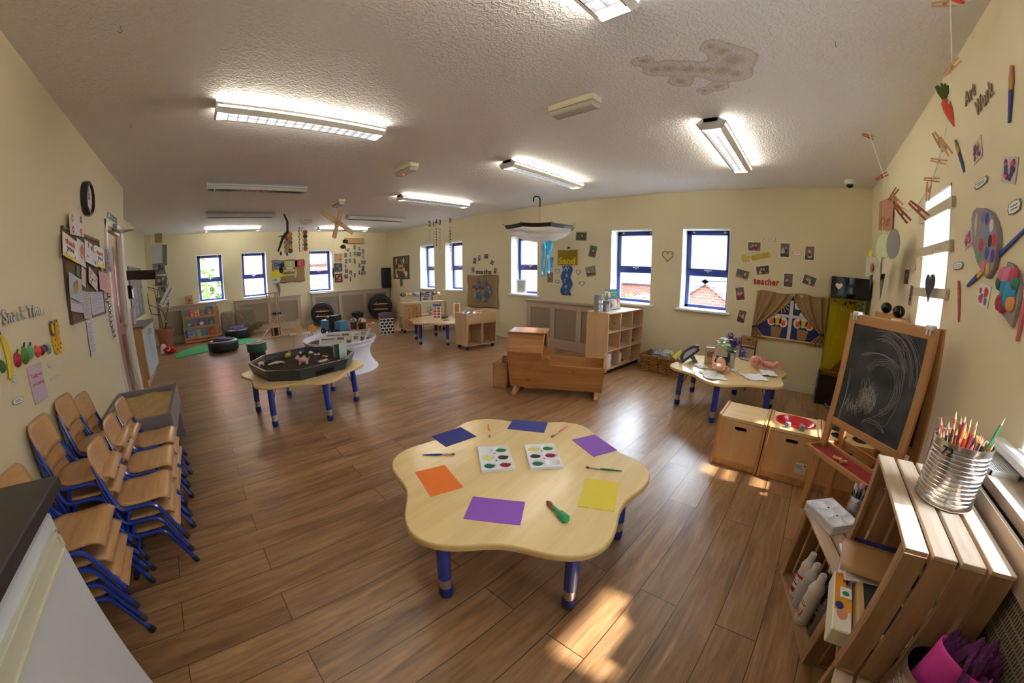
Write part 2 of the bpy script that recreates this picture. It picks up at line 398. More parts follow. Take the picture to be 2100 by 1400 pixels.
def window(idx, w, a, b2, z0=ZS, z1=ZT, mid=.445, dep=.22, sill=True, ov=.055):
    ax,val,u,n=WALLS[w]
    c=(a+b2)/2
    p=(val,c,z0) if ax==0 else (c,val,z0)
    root=thing(f'window_{idx}',None,None,wallM(w,p)); root['kind']='structure'
    W,H=b2-a,z1-z0; h=W/2
    m=MB()   # white plaster reveal lining
    t=.012
    m.bb(-h,-h+t,0,H,-.30,0.003); m.bb(h-t,h,0,H,-.30,.003); m.bb(-h,h,H-t,H,-.30,.003)
    m.build('reveal',WHITE,root)
    if sill:
        m=MB(); m.bb(-h-ov,h+ov,-.035,.0,0.0,.05,b=.008); m.bb(-h,h,-.02,.006,-.29,0.01)
        m.build('sill',WHITE,root)
    z=-dep; fw=.055
    m=MB()
    m.bb(-h+t,-h+t+fw,0,H-t,z-.06,z,b=.006); m.bb(h-t-fw,h-t,0,H-t,z-.06,z,b=.006)
    m.bb(-h+t,h-t,H-t-fw,H-t,z-.06,z,b=.006); m.bb(-h+t,h-t,0.006,fw*.9,z-.06,z,b=.006)
    m.build('frame',NAVY,root)
    ym=H*mid
    m=MB(); m.bb(-h+t+fw*.6,h-t-fw*.6,ym-.04,ym+.04,z-.055,z+.012,b=.008)
    tr=m.build('transom',NAVY,root)
    m=MB()   # opening upper sash
    x0,x1,y0,y1=-h+t+fw*.7,h-t-fw*.7,ym+.035,H-t-fw*.6
    s=.035
    m.bb(x0,x0+s,y0,y1,z-.03,z+.018,b=.005); m.bb(x1-s,x1,y0,y1,z-.03,z+.018,b=.005); m.bb(x0,x1,y1-s,y1,z-.03,z+.018,b=.005); m.bb(x0,x1,y0,y0+s,z-.03,z+.018,b=.005)
    sa=m.build('sash',NAVY,root)
    m=MB(); m.bb(-.055,.055,y0+.008,y0+.02,z+.018,z+.03,b=.003); m.bb(-.012,.012,y0-.02,y0+.012,z+.02,z+.034,b=.003)
    m.build('window_handle',C('chrome',(200,200,205),metal=1,rough=.2),sa)
    m=MB(); m.bb(x0+s*.5,x1-s*.5,y0+s*.5,y1-s*.5,z-.016,z-.010); m.bb(-h+t+fw*.6,h-t-fw*.6,fw*.6,ym-.02,z-.03,z-.024)
    m.build('pane',GLASS,root)
    m=MB()
    for sx in (-1,1): m.lathe([(0.006,0),(.017,.002),(.017,.012),(.008,.016)],8,0,T(sx*(W*.33),H-t-.03,z)@RX(0),cap1=True)
    m.build('sash_stay_stud',C('chrome',(200,200,205)),root)
    return root
i=1
for a,b2 in WF: window(i,'F',a,b2); i+=1
for a,b2 in WR[::-1]: window(i,'R',a,b2); i+=1
for a,b2 in WA: window(i,'A',a,b2,.98,2.0,mid=.5,sill=(a<2),ov=.11); i+=1
root=thing('door_1',None,None,wallM('L',(XL,(DY0+DY1)/2,0))); root['kind']='structure'
h=(DY1-DY0)/2
m=MB()
m.bb(-h-.06,-h,0,2.08,-.02,.018,b=.004); m.bb(h,h+.14,0,2.08,-.02,.018,b=.004); m.bb(-h-.06,h+.14,2.02,2.08,-.02,.018,b=.004)
m.bb(-h,-h+.03,0,2.02,-.30,0); m.bb(h-.03,h,0,2.02,-.30,0); m.bb(-h,h,1.99,2.02,-.30,0)
m.build('door_frame',C('cream_gloss_frame',(214,206,190),rough=.35),root)
OAKD=wood('door_veneer',(176,120,74),(140,88,50),axis='Y',rough=.4)
m=MB()
x0,x1=-h+.03,h-.03; v0,v1=.12,.24
m.bb(x0,x1,.01,1.99,-.075,-.03,b=.003)
m.build('door_leaf',OAKD,root)
m=MB(); m.bb(x1-.26,x1-.10,.14,.92,-.032,-.026,b=.002); m.bb(x1-.26,x1-.10,1.05,1.85,-.032,-.026,b=.002)
m.build('vision_panel',C('dark_red_glass',(92,46,40),rough=.2),root)
m=MB(); m.lathe([(.026,0),(.026,.008),(.01,.01),(.01,.045)],12,0,T(h-.075,1.0,-.03),cap1=True); m.cyl((h-.075,1.0,.012),(h-.19,1.0,.012),.009,n=8)
m.build('door_handle',C('chrome',(200,200,205)),root)
m=MB(); m.bb(-.1,.14,2.0,2.07,.018,.06,b=.006); m.tube([(0.1,2.03,.05),(.12,2.03,.20),(.28,2.03,.06)],.008,6)
m.build('door_closer',C('satin_grey_metal',(140,140,142),metal=.6,rough=.4),root)
w=bpy.data.worlds.new('sky'); SC.world=w; w.use_nodes=True
bg=w.node_tree.nodes['Background']; bg.inputs['Color'].default_value=(.78,.89,1,1); bg.inputs['Strength'].default_value=SKY_STR
sd=bpy.data.lights.new('sun','SUN'); sd.energy=SUN_STR; sd.angle=math.radians(2.0); sd.color=(1,.94,.84)
so=bpy.data.objects.new('sun',sd); COL.objects.link(so)
sv=Vector((-.08,.80,-1.0)).normalized(); so.rotation_euler=sv.to_track_quat('-Z','Y').to_euler()
SC.view_settings.view_transform='Standard'; SC.view_settings.look='None'; SC.view_settings.exposure=EXPO; SC.view_settings.gamma=1
SC.cycles.use_denoising=True; SC.cycles.max_bounces=7; SC.cycles.diffuse_bounces=5; SC.cycles.glossy_bounces=3; SC.cycles.transparent_max_bounces=8
SC.cycles.sample_clamp_indirect=6; SC.cycles.caustics_reflective=False; SC.cycles.caustics_refractive=False
def brick_mat(name,c1,c2,cm,sc=1):
    m=bpy.data.materials.new(name); m.use_nodes=True; nt=m.node_tree; N=nt.nodes; L=nt.links; b=N['Principled BSDF']
    tc=N.new('ShaderNodeTexCoord'); br=N.new('ShaderNodeTexBrick'); br.inputs['Scale'].default_value=1
    br.inputs['Brick Width'].default_value=.225*sc; br.inputs['Row Height'].default_value=.075*sc; br.inputs['Mortar Size'].default_value=.008*sc
    br.inputs['Color1'].default_value=rgb(*c1); br.inputs['Color2'].default_value=rgb(*c2); br.inputs['Mortar'].default_value=rgb(*cm)
    L.new(tc.outputs['Object'],br.inputs['Vector']); L.new(br.outputs['Color'],b.inputs['Base Color']); b.inputs['Roughness'].default_value=.9
    return m
BRICK=brick_mat('red_brick',(128,64,54),(146,80,66),(150,136,124)); TILE=brick_mat('grey_roof_tiles',(106,106,112),(92,94,102),(66,66,72),sc=2.2)
HEDGE=mat('hedge_leaves',(96,140,76),rough=.8,var=.5,vscale=9,bump=.6,bscale=14)
def house(name,label,M,W,H,D,ridge,gable=False):
    root=thing(name,label,'building',M)
    m=MB(); 
    m.bb(-W/2,W/2,0,H,-D,0)
    if gable: m.prism([(-W/2,H),(W/2,H),(0,H+ridge)],-D+.05,0)
    m.build('brick_wall',BRICK,root)
    m=MB()
    if gable:
        L_=math.hypot(W/2,ridge); a=math.atan2(ridge,W/2)
        for sx in (-1,1): m.box((0,0,0),(L_+.3,.12,D+.3),0,T(sx*W/4,H+ridge/2+.08,-D/2)@RZ(-sx*a))
    else:
        a=math.atan2(ridge,D/2); L_=math.hypot(D/2,ridge)
        for sz in (-1,1): m.box((0,0,0),(W+.4,.12,L_+.4),0,T(0,H+ridge/2+.05,-D/2+sz*D/4)@RX(sz*a))
    m.build('tiled_roof',TILE,root)
    return root
def outM(x,y,z,facing):
    d={'-X':(Vector((0,-1,0)),Vector((-1,0,0))),'-Y':(Vector((1,0,0)),Vector((0,-1,0)))}[facing]
    u,n=d; return Matrix(((u.x,0,n.x,x),(u.y,0,n.y,y),(0,1,0,z),(0,0,0,1)))
house('brick_house','red brick gable with grey tiled roof seen through the widest right window',outM(10.5,2.6,-3.7,'-X'),5.2,3.1,5,1.75,True)
house('long_house','long grey tiled roof behind the brick gable outside the window wall',outM(17,5.5,-2.6,'-X'),16,3.5,7,4.2)
house('neighbour_house','red brick side wall seen through the middle and far windows of the window wall',outM(9.2,12.6,-2.6,'-X'),8.8,8,6,2)
house('terrace_house','pale brick house behind the middle far window',outM(0.6,17.5,-2.6,'-Y'),4.6,7.5,6,2)
house('white_house','pale rendered house with grey roof behind the rightmost far window',outM(6.2,20,-2.6,'-Y'),5.5,4.6,6,3)
m=MB(); m.bb(-30,40,-30,50,-2.8,-2.6); tag(m.build('ground_outside',mat('outside_tarmac',(150,150,146),rough=.9)),None,None,kind='structure')
def bush(name,label,c,r,n,seed,mt):
    rnd=random.Random(seed); m=MB()
    root=thing(name,label,'shrub',T(*c))
    for _ in range(n):
        a,b3=rnd.uniform(0,2*pi),rnd.uniform(-.6,1.4)
        d=Vector((math.cos(a)*math.cos(b3)*r[0],math.sin(a)*math.cos(b3)*r[1],math.sin(b3)*r[2]+r[2]))*rnd.uniform(.6,1)
        s=rnd.uniform(.10,.22)
        m.add([(-s,0,0),(0,-s*.5,s*.2),(s,0,0),(0,s*.5,s*.2)],[(0,1,2,3)],0,False,T(*d)@Matrix.Rotation(rnd.uniform(0,6),4,Vector((rnd.uniform(-1,1),rnd.uniform(-1,1),rnd.uniform(-1,1))).normalized()))
    m.build('foliage',mt,root)
    m=MB(); m.tube([(0,0,0),(.05,0,r[2]*.7),(0,.05,r[2]*1.3)],[.06,.04,.02],6); m.build('stem',C('bark',(90,72,56),rough=.9),root)
LEAF=mat('pale_leaf',(84,112,56),rough=.6,var=.4,vscale=4)
bush('garden_shrub','green bushy shrub outside the second window from the near corner',(7.6,3.3,-2.6),(1.1,1.3,1.75),900,1,LEAF)
bush('garden_shrub','green shrub outside the window behind the umbrella',(7.4,6.3,-2.6),(.9,1.3,1.65),700,2,LEAF)
bush('garden_shrub','green shrub low outside the two far windows of the window wall',(7.2,10.2,-2.6),(.8,1.6,1.8),700,3,LEAF)
bush('garden_tree','leafy tree filling the leftmost far window',(-1.2,14.5,-2.6),(2.2,1.6,2.6),1600,4,LEAF)
LAMPW=mat('lamp_casing_white',(224,222,214),rough=.4)
def lit(name,strength,col=(255,250,240)):
    m=bpy.data.materials.new(name); m.use_nodes=True; nt=m.node_tree; b=nt.nodes['Principled BSDF']
    b.inputs['Base Color'].default_value=rgb(240,240,235); b.inputs['Emission Color'].default_value=rgb(*col); b.inputs['Emission Strength'].default_value=strength; return m
TUBEON=lit('fluorescent_glow',LAMP*.10); SLOTON=lit('fluorescent_slot_glow',LAMP*1.6,(255,247,226)); TUBEOFF=mat('fluorescent_unlit',(214,216,220),rough=.25,metal=.3)
LOUV=mat('louvre_aluminium',(205,208,212),rough=.2,metal=.9)
def luminaire(x0,x1,yc,on,label):
    W=.24; Lx=x1-x0
    root=thing('ceiling_light',label,'ceiling light',T((x0+x1)/2,yc,ZC),'fluorescent ceiling lights')
    h=Lx/2; m=MB()
    m.bb(-h,h,-.055,.055,-.03,0); 
    for s in (-1,1):
        m.prism([(-.06,0),(.06,0),(.12,-.04),(.09,-.085),(-.09,-.085),(-.12,-.04)],-.012,.0,0,T(s*h+ (0 if s<0 else .012),0,0)@RZ(pi/2)@RX(pi/2)) if False else None
        e=[(-.065,0),(.065,0),(.12,-.035),(.085,-.085),(-.085,-.085),(-.12,-.035)]
        x=s*h; a,b2=(x,x-.014*s)
        m.add([(a,p[0],p[1]) for p in e]+[(b2,p[0],p[1]) for p in e],[tuple(range(6)),tuple(range(11,5,-1))]+[(i,(i+1)%6,6+(i+1)%6,6+i) for i in range(6)])
        m.add([(-h,s*.120,-.033),(h,s*.120,-.033),(h,s*.112,-.048),(-h,s*.112,-.048),(-h,s*.116,-.031),(h,s*.116,-.031),(h,s*.108,-.046),(-h,s*.108,-.046)],[(0,1,2,3),(7,6,5,4),(0,4,5,1),(2,6,7,3),(0,3,7,4),(1,5,6,2)])
        m.add([(-h,s*.104,-.058),(h,s*.104,-.058),(h,s*.072,-.088),(-h,s*.072,-.088),(-h,s*.100,-.056),(h,s*.100,-.056),(h,s*.068,-.084),(-h,s*.068,-.084)],[(0,1,2,3),(7,6,5,4),(0,4,5,1),(2,6,7,3),(0,3,7,4),(1,5,6,2)])
    m.build('casing',LAMPW,root)
    m=MB()
    for k in range(-8,9):
        x=k*(h-.09)/8; m.bb(x-.0015,x+.0015,-.066,.066,-.083,-.058)
    m.bb(-h+.05,h-.05,-.0015,.0015,-.083,-.058)
    for s in (-1,1): m.bb(-h+.05,h-.05,s*.066-.002,s*.066+.002,-.086,-.05)
    m.build('louvre',LOUV,root)
    m=MB(); m.bb(-h+.05,h-.05,-.064,.064,-.054,-.048)
    for s in (-1,1):
        m.add([(-h+.02,s*.066,-.006),(h-.02,s*.066,-.006),(h-.02,s*.108,-.036),(-h+.02,s*.108,-.036)],[(0,1,2,3) if s>0 else (3,2,1,0)],1)
        m.add([(-h+.02,s*.110,-.049),(h-.02,s*.110,-.049),(h-.02,s*.105,-.056),(-h+.02,s*.105,-.056)],[(0,1,2,3) if s>0 else (3,2,1,0)],1)
    m.build('fluorescent_tube',[TUBEON,SLOTON] if on else TUBEOFF,root)
X1,X2=(0.06,1.32),(2.78,4.12)
rows=[(.66,1,1),(2.76,1,1),(5.10,0,1),(7.36,0,0),(9.45,1,1)]
nm=['nearest the camera, cut by the top edge','long and lit, second from the camera on the left','third on the left, unlit','fourth on the left, unlit and small','lit, farthest on the left near the far wall']
nr=['lit, seen end on above the play kitchen','lit, in front of the hanging umbrella','lit, third on the right','unlit, fourth on the right near the far corner','lit, behind the wooden cross by the far wall']
for (y,a,b2),la,lb in zip(rows,nm,nr):
    luminaire(*X1,y,a,'white fluorescent ceiling light '+la); luminaire(*X2,y,b2,'white fluorescent ceiling light '+lb)
CRE=mat('cream_plastic',(226,216,186),rough=.4); CLR=mat('ribbed_clear_cover',(196,192,184),rough=.25,spec=.6)
def emerg(x,y,label,red):
    root=thing('emergency_light',label,'emergency light',T(x,y,ZC),'emergency lights along the ceiling')
    m=MB(); m.bb(-.055,.055,-.19,.19,-.045,0,b=.006); m.build('body',CRE,root)
    m=MB(); m.bb(-.05,.05,-.18,.18,-.085,-.045,b=.016); m.build('clear_cover',CLR,root)
    if red:
        m=MB(); m.ell((.0,.05,-.086),(.012,.012,.006),8,5); m.build('indicator',mat('red_indicator',(220,60,50),emit=1.5),root)
emerg(2.06,1.40,'cream emergency light with clear cover near the ceiling stain',0)
emerg(2.07,3.65,'cream emergency light glowing red, between the ceiling rows',1)
emerg(2.10,5.97,'small cream emergency light above the wooden cross',0)
p=flr(625,456,ZC-.03)
o=thing('smoke_detector','cream smoke detector on the ceiling near the far wall','detector',T(p.x,p.y,ZC))
m=MB(); m.bb(-.14,.14,-.10,.10,-.05,0,b=.02); m.build('base',CRE,o); m=MB(); m.lathe([(.09,-.05),(.085,-.075),(.05,-.09)],16,0,None,cap1=True); m.build('sensor_head',CRE,o)
p=flr(1743,379,ZC-.05)
o=thing('security_camera','small white dome camera on the ceiling in the right corner','camera',T(p.x,p.y,ZC))
m=MB(); m.lathe([(.065,0),(.065,-.035),(.055,-.045),(.045,-.05)],18,0); m.build('housing',WHITE,o)
m=MB(); m.ell((0,0,-.052),(.042,.042,.035),14,8); m.build('dome',C('black_gloss',(12,12,14),rough=.08),o)
hk=[(246,62),(267,259),(1996,72),(1974,122),(1714,93)]
for i,(px,py) in enumerate(hk):
    p=flr(px,py,ZC-.02); m=MB()
    m.tube([(0,0,0),(0,0,-.014)]+[(.009*math.sin(t),0,-.023+.009*math.cos(t)) for t in [x*.5 for x in range(0,10)]],.0016,5)
    o=m.build('ceiling_hook',C('steel_wire',(150,150,150),metal=.8,rough=.35),None,T(p.x,p.y,ZC))
    tag(o,['bare cup hook in the ceiling above the left wall','bare cup hook in the ceiling above the clock','topmost cup hook by the near wall at the upper right','lower cup hook beside a clothes peg at the upper right','bare cup hook in the ceiling right of the brown stain'][i],'hook','cup hooks in the ceiling')
class PB(MB):
    def __init__(s): super().__init__(); s.mats=[]
    def c(s,col,**k):
        if not isinstance(col,tuple): m=col
        else:
            nm='paint_%02x%02x%02x'%tuple(int(x) for x in col)+''.join(sorted(k))
            m=C(nm,col,**({'rough':.6}|k))
        if m not in s.mats: s.mats.append(m)
        return s.mats.index(m)
    def done(s,name,parent=None,M=None,**k): return s.build(name,s.mats,parent,M,**k)
def ep(cx,cy,rx,ry=None,n=14,a0=0,a1=2*pi):
    ry=rx if ry is None else ry
    return [(cx+rx*math.cos(a0+(a1-a0)*i/n),cy+ry*math.sin(a0+(a1-a0)*i/n)) for i in range(n)]
def rp(x0,x1,y0,y1): return [(x0,y0),(x1,y0),(x1,y1),(x0,y1)]
def heart(cx,cy,s,n=24):
    return [(cx+s*(16*math.sin(t)**3)/16,cy+s*(13*math.cos(t)-5*math.cos(2*t)-2*math.cos(3*t)-math.cos(4*t))/16) for t in [2*pi*i/n for i in range(n)]]
def rrect(w,h,r,n=4):
    out=[]
    for sx,sy,a in ((1,1,0),(-1,1,pi/2),(-1,-1,pi),(1,-1,3*pi/2)):
        for i in range(n+1):
            t=a+pi/2*i/n; out.append((sx*(w/2-r)+r*math.cos(t),sy*(h/2-r)+r*math.sin(t)))
    return out
def flatthing(name,label,cat,w,pts,paint,off=.004,th=.002,group=None,base=(240,240,236)):
    c,W,H,t=fit(w,pts,off)
    pb=PB(); i0=pb.c(base)
    pb.bb(-W/2,W/2,-H/2,H/2,-th,0,i0)
    if paint: paint(pb,W,H)
    o=pb.done(name,None,wallM(w,c)@RZ(t)); return tag(o,label,cat,group)
ZI=.0006
def photo_paint(seed,frame=None,sky=None):
    def fn(pb,W,H):
        r=random.Random(seed); b=.07*min(W,H)
        if frame: pb.flat(rp(-W/2,W/2,-H/2,H/2),ZI,pb.c(frame)); b=.11*min(W,H)
        bgc=r.choice([(96,88,84),(120,104,92),(70,66,72),(140,130,118),(110,96,100),(86,92,84)])
        w,h=W/2-b,H/2-b
        pb.flat(rp(-w,w,-h,h),ZI*2,pb.c(bgc))
        pb.flat(rp(-w,w,-h,-h*r.uniform(.2,.6)),ZI*3,pb.c(r.choice([(90,64,52),(150,120,96),(60,58,66),(128,70,60)])))
        for k in range(r.randint(2,3)):
            x=r.uniform(-.55,.55)*w; s=r.uniform(.26,.36)*min(w,h)*1.2; y=r.uniform(-.1,.35)*h; z=ZI*(4+k*4)
            body=r.choice([(44,46,66),(150,50,52),(190,184,182),(70,84,60),(110,60,90),(60,80,120)])
            pb.flat([(max(-w,min(w,p[0])),max(-h,min(h,p[1]))) for p in ep(x,y-1.7*s,s*1.25,s*1.15)],z,pb.c(body))
            pb.flat([(max(-w,min(w,p[0])),max(-h,min(h,p[1]))) for p in ep(x,y+.25*s,s*.85,s*.9)],z+ZI,pb.c(r.choice([(84,56,38),(50,36,30),(170,130,80)])))
            pb.flat([(max(-w,min(w,p[0])),max(-h,min(h,p[1]))) for p in ep(x,y,s*.66,s*.8)],z+2*ZI,pb.c((222,172,146)))
    return fn
def photo(w,pts,label,seed,frame=None,off=.004,group='children photographs on the wall',name='photograph'):
    return flatthing(name,label,'photograph',w,pts,photo_paint(seed,frame),off,group=group)
def box4(cx,cy,w,h,t=0):
    """pixel corners from a centre, width, height and tilt (degrees, clockwise on the photograph)"""
    t=math.radians(t); ca,sa=math.cos(t),math.sin(t)
    return [(cx+x*ca-y*sa,cy+x*sa+y*ca) for x,y in ((-w/2,-h/2),(w/2,-h/2),(w/2,h/2),(-w/2,h/2))]
def word(name,label,w,txt,p0,p1,hpx,mats,off=.004,depth=.004,bold=0.0,cat='lettering',letters=True):
    """cut-out letters along the line p0-p1 (pixel ends of the baseline middle), each letter a part"""
    a,b2=onwall(w,*p0,off),onwall(w,*p1,off); ax,val,u,n=WALLS[w]
    L_=(b2-a).length; c=(a+b2)/2; tilt=math.atan2((b2-a).z,(b2-a).dot(u))
    root=thing(name,label,cat,wallM(w,c)@RZ(tilt))
    top=onwall(w,(p0[0]+p1[0])/2+0,(p0[1]+p1[1])/2-hpx/2,off); bot=onwall(w,(p0[0]+p1[0])/2,(p0[1]+p1[1])/2+hpx/2,off)
    H=(top-bot).length; size=H*1.15
    ws=[]
    for ch in txt:
        if ch==' ': ws.append(size*.3); continue
        vs,_=text_geo(ch,size,depth,bold); ws.append(max(v[0] for v in vs)-min(v[0] for v in vs)+size*.07)
    k=L_/sum(ws); x=-L_/2
    for i,ch in enumerate(txt):
        wd=ws[i]*k
        if ch!=' ':
            m=MB(); put_text(m,ch,size,0,T(x+wd/2,0,depth/2)@SX(k,1,1),depth,bold)
            m.build('letter',mats[i%len(mats)] if isinstance(mats,list) else mats,root)
        x+=wd
    return root
def lp(x,y): return (x/4.665,580+y/4.665)      # measured on an enlarged view
def l6(x,y): return (100+x/5,420+y/5)
FOIL=mat('crinkled_silver_foil',(200,198,192),metal=.85,rough=.28,bump=.8,bscale=60)
word('snack_time_lettering','silver foil words "Snack Time" on the left wall','L','Snack Time',(3,652),(87,634),30,FOIL,depth=.006,bold=.003)
def fruit(name,label,px,col,prof,tilt=0,stem=None,extra=None,h=None):
    """shallow painted relief stuck on the wall; px = (x0,x1,y0,y1) on the enlarged view"""
    x0,x1,y0,y1=px; cx,cyy=(x0+x1)/2,(y0+y1)/2
    c=onwall('L',*lp(cx,cyy),.002); hh=(onwall('L',*lp(cx,y0))-onwall('L',*lp(cx,y1))).length/2; ww=(onwall('L',*lp(x0,cyy))-onwall('L',*lp(x1,cyy))).length/2
    root=thing(name,label,'wall fruit',wallM('L',c)@RZ(tilt),'painted fruit under the snack sign')
    m=MB(); n=20; ring=[]
    for k in range(n):
        a=2*pi*k/n; y=math.sin(a); x=math.cos(a)*prof(y); ring.append((x*ww,y*hh))
    vs=[];lev=5
    for j in range(lev):
        q=j/(lev-1); s=math.cos(q*pi/2*.96); vs+=[(p[0]*s,p[1]*s,.022*math.sin(q*pi/2)) for p in ring]
    fs=[(j*n+i,j*n+(i+1)%n,(j+1)*n+(i+1)%n,(j+1)*n+i) for j in range(lev-1) for i in range(n)]+[tuple(range((lev-1)*n,lev*n)),tuple(range(n-1,-1,-1))]
    m.add(vs,fs,0,True); m.build('flesh',C('fruit_%d_%d_%d'%col,col,rough=.4,var=.15,vscale=14),root)
    if stem:
        m=MB(); m.tube([(0,hh*.85,.008),(.004,hh*1.12,.010),(.012,hh*1.3,.010)],.004,6); m.build('stem',C('stem_brown',(60,44,30)),root)
    if extra: extra(root,ww,hh)
    return root
one=lambda y:1.0
pear=lambda y: 1.0 if y<0 else 1-.48*y
fruit('avocado','dark green avocado shape, first of the painted wall fruit',(-8,22,735,865),(58,110,48),pear)
c=onwall('L',*lp(50,705),.002); root=thing('banana','yellow banana shape beside the avocado on the left wall','wall fruit',wallM('L',c),'painted fruit under the snack sign')
m=MB(); m.tube([(-.035+.05*math.cos(t)-.0,.075*math.sin(t)*1.35,.012) for t in [-1.25+2.5*i/10 for i in range(11)]],[.006,.013,.017,.019,.02,.02,.02,.019,.016,.011,.005],8,0,SX(1,1,.6)); m.build('flesh',C('banana_yellow',(226,200,50),rough=.4),root)
m=MB(); m.cyl((-.02,.098,.008),(-.028,.118,.008),.004,n=6); m.build('stem',C('stem_brown',(60,44,30)),root)
fruit('apple','red apple shape on the left wall',(130,188,668,806),(176,36,56),one,stem=1)
fruit('pear','long green pear shape next to the red apple on the left wall',(200,256,608,778),(76,140,52),pear,stem=1)
fruit('green_apple','glossy pale green apple shape on the left wall',(258,306,600,730),(110,180,130),one,stem=1)
fruit('strawberry','orange red strawberry shape on the left wall',(325,372,600,714),(226,80,64),lambda y:1 if y>0 else 1+.4*y)
fruit('raspberry','dark crimson raspberry shape on the left wall',(374,412,602,692),(150,26,60),lambda y:1 if y>0 else 1+.45*y)
fruit('plum','small blue plum shape on the left wall',(408,434,590,662),(70,66,150),one)
fruit('cucumber','thin pale green cucumber shape, last of the wall fruit',(440,470,580,682),(150,190,140),one,tilt=.2)
c=onwall('L',*lp(530,522),.003); root=thing('butterfly_decoration','yellow spotted butterfly shape on the left wall','decoration',wallM('L',c))
pb=PB(); Y=pb.c((232,184,40))
for s in (-1,1):
    pb.prism([(s*p[0],p[1]) for p in ep(.036,-.035,.034,.06,16)],0,.008,Y); pb.prism([(s*p[0],p[1]) for p in ep(.04,.055,.03,.045,16)],0,.008,pb.c((90,84,30)))
    pb.prism([(s*p[0],p[1]) for p in ep(.04,.055,.02,.032,16)],.008,.0095,Y)
    for q in ((.03,-.01),(.046,-.04),(.03,-.065)): pb.prism([(s*p[0],p[1]) for p in ep(*q,.007,.007,8)],.008,.009,pb.c((60,44,30)))
pb.done('wings',root); pb=PB(); pb.tube([(0,-.05,.012),(0,.07,.012)],[.008,.011],8,pb.c((210,160,40))); pb.tube([(0,.07,.012),(-.015,.1,.012)],.0025,5,0); pb.tube([(0,.07,.012),(.015,.1,.012)],.0025,5,0); pb.done('body',root)
def sign_text(lines,col,size,ys,fitw=.8,bold=.0):
    def fn(pb,W,H):
        for t,y in zip(lines,ys):
            put_text(pb,t,H*size,pb.c(col),T(0,H*y,ZI*3),0,bold,fitw=W*fitw)
    return fn
flatthing('menu_sign','lilac card reading "Today we are having" on the left wall','sign','L',[lp(262,808),lp(392,755),lp(463,1088),lp(338,1172)],sign_text(['Today we','are having'],(200,60,70),.17,(.22,.0)),.004,base=(208,186,204))
def cloudlabel(label,w,pts,edge,txt=(90,90,160),off=.004,group='small cloud labels',name='cloud_label'):
    def fn(pb,W,H):
        def cl(k,z,ci):
            P=[]; n=30
            for i in range(n):
                a=2*pi*i/n; rr=1+.07*math.cos(a*8); P.append((W/2*k*rr*math.copysign(abs(math.cos(a))**.55,math.cos(a)),H/2*k*rr*math.copysign(abs(math.sin(a))**.55,math.sin(a))))
            pb.flat(P,z,ci)
        cl(.98,ZI,pb.c(edge)); cl(.84,ZI*2,pb.c((244,244,240)))
        for y in (.12,-.14):
            pb.flat(rp(-W*.28,W*.28,y*H-H*.045,y*H+H*.045),ZI*3,pb.c(txt))
    c,W,H,t=fit(w,pts,off); pb=PB(); fn(pb,W,H)
    o=pb.done(name,None,wallM(w,c)@RZ(t),solid=.001); return tag(o,label,'label',group)
LBL=(150,180,90)
cloudlabel('small white label left of the lilac menu card, upper one','L',[lp(118,895),lp(158,875),lp(160,945),lp(122,958)],LBL)
cloudlabel('wide white label left of the lilac menu card, lower one','L',[lp(118,1115),lp(222,1075),lp(226,1130),lp(122,1180)],LBL)
cloudlabel('small white label right of the lilac menu card, upper one','L',[lp(458,768),lp(496,760),lp(498,802),lp(462,815)],LBL)
cloudlabel('wide white label right of the lilac menu card, lower one','L',[lp(486,910),lp(566,875),lp(566,900),lp(490,942)],LBL)
c=onwall('L',173,406,0); root=thing('wall_clock','round dark wall clock with white face on the left wall','clock',wallM('L',(XL,3.67,2.135)))
m=MB(); m.lathe([(.135,0),(.14,.02),(.135,.045),(.12,.052),(.112,.045),(.11,.03)],32,0,cap0=True); m.build('rim',C('dark_plum_plastic',(48,40,48),rough=.15),root)
pb=PB(); pb.prism(ep(0,0,.112,.112,28),.02,.03,pb.c((232,230,224)))
for k in range(12):
    a=pi/2-2*pi*k/12; put_text(pb,str(k or 12),.032,pb.c((40,40,44)),T(.09*math.cos(a),.09*math.sin(a),.031))
pb.done('dial',root)
m=MB()
for a,l,wd in ((math.radians(75),.055,.005),(math.radians(100),.085,.0035)): m.box((l/2-.01,0,.034),(l,wd*2,.002),0,RZ(a))
m.lathe([(.008,.032),(.008,.038)],10,0,cap1=True); m.build('hands',C('black_ink',(20,20,22)),root)
def exitp(pb,W,H):
    put_text(pb,'Fire exit',H*.55,pb.c((235,240,235)),T(W*.12,0,ZI*2),fitw=W*.58)
    pb.flat(rp(-W*.42,-W*.27,-H*.3,H*.3),ZI*2,pb.c((235,240,235)))
flatthing('exit_sign','green fire exit sign above the door','sign','L',[l6(605,70),l6(700,142),l6(700,190),l6(603,128)],exitp,.004,base=(30,110,90))
c=Vector((XL,3.54,1.528)); W,H=.97,.615
root=thing('pinboard','brown fabric pinboard crowded with thank you cards on the left wall','pinboard',wallM('L',c))
m=MB(); m.bb(-W/2,W/2,-H/2,H/2,0,.014); m.build('felt',mat('brown_felt',(122,98,74),rough=.95,var=.12,vscale=40,bump=.2,bscale=200),root)
m=MB(); 
for q in ((-W/2-.012,-W/2+.012,-H/2-.012,H/2+.012),(W/2-.012,W/2+.012,-H/2-.012,H/2+.012),(-W/2,W/2,H/2-.012,H/2+.012),(-W/2,W/2,-H/2-.012,-H/2+.012)): m.bb(*q,0,.022,b=.004)
m.build('frame',C('dark_brown_frame',(92,70,52),rough=.5),root)
def card(label,pts,paint,base,off,name='greeting_card',cat='card',grp='cards on the pinboard'):
    return flatthing(name,label,cat,'L',[l6(*p) for p in pts],paint,off,.0015,grp,base)
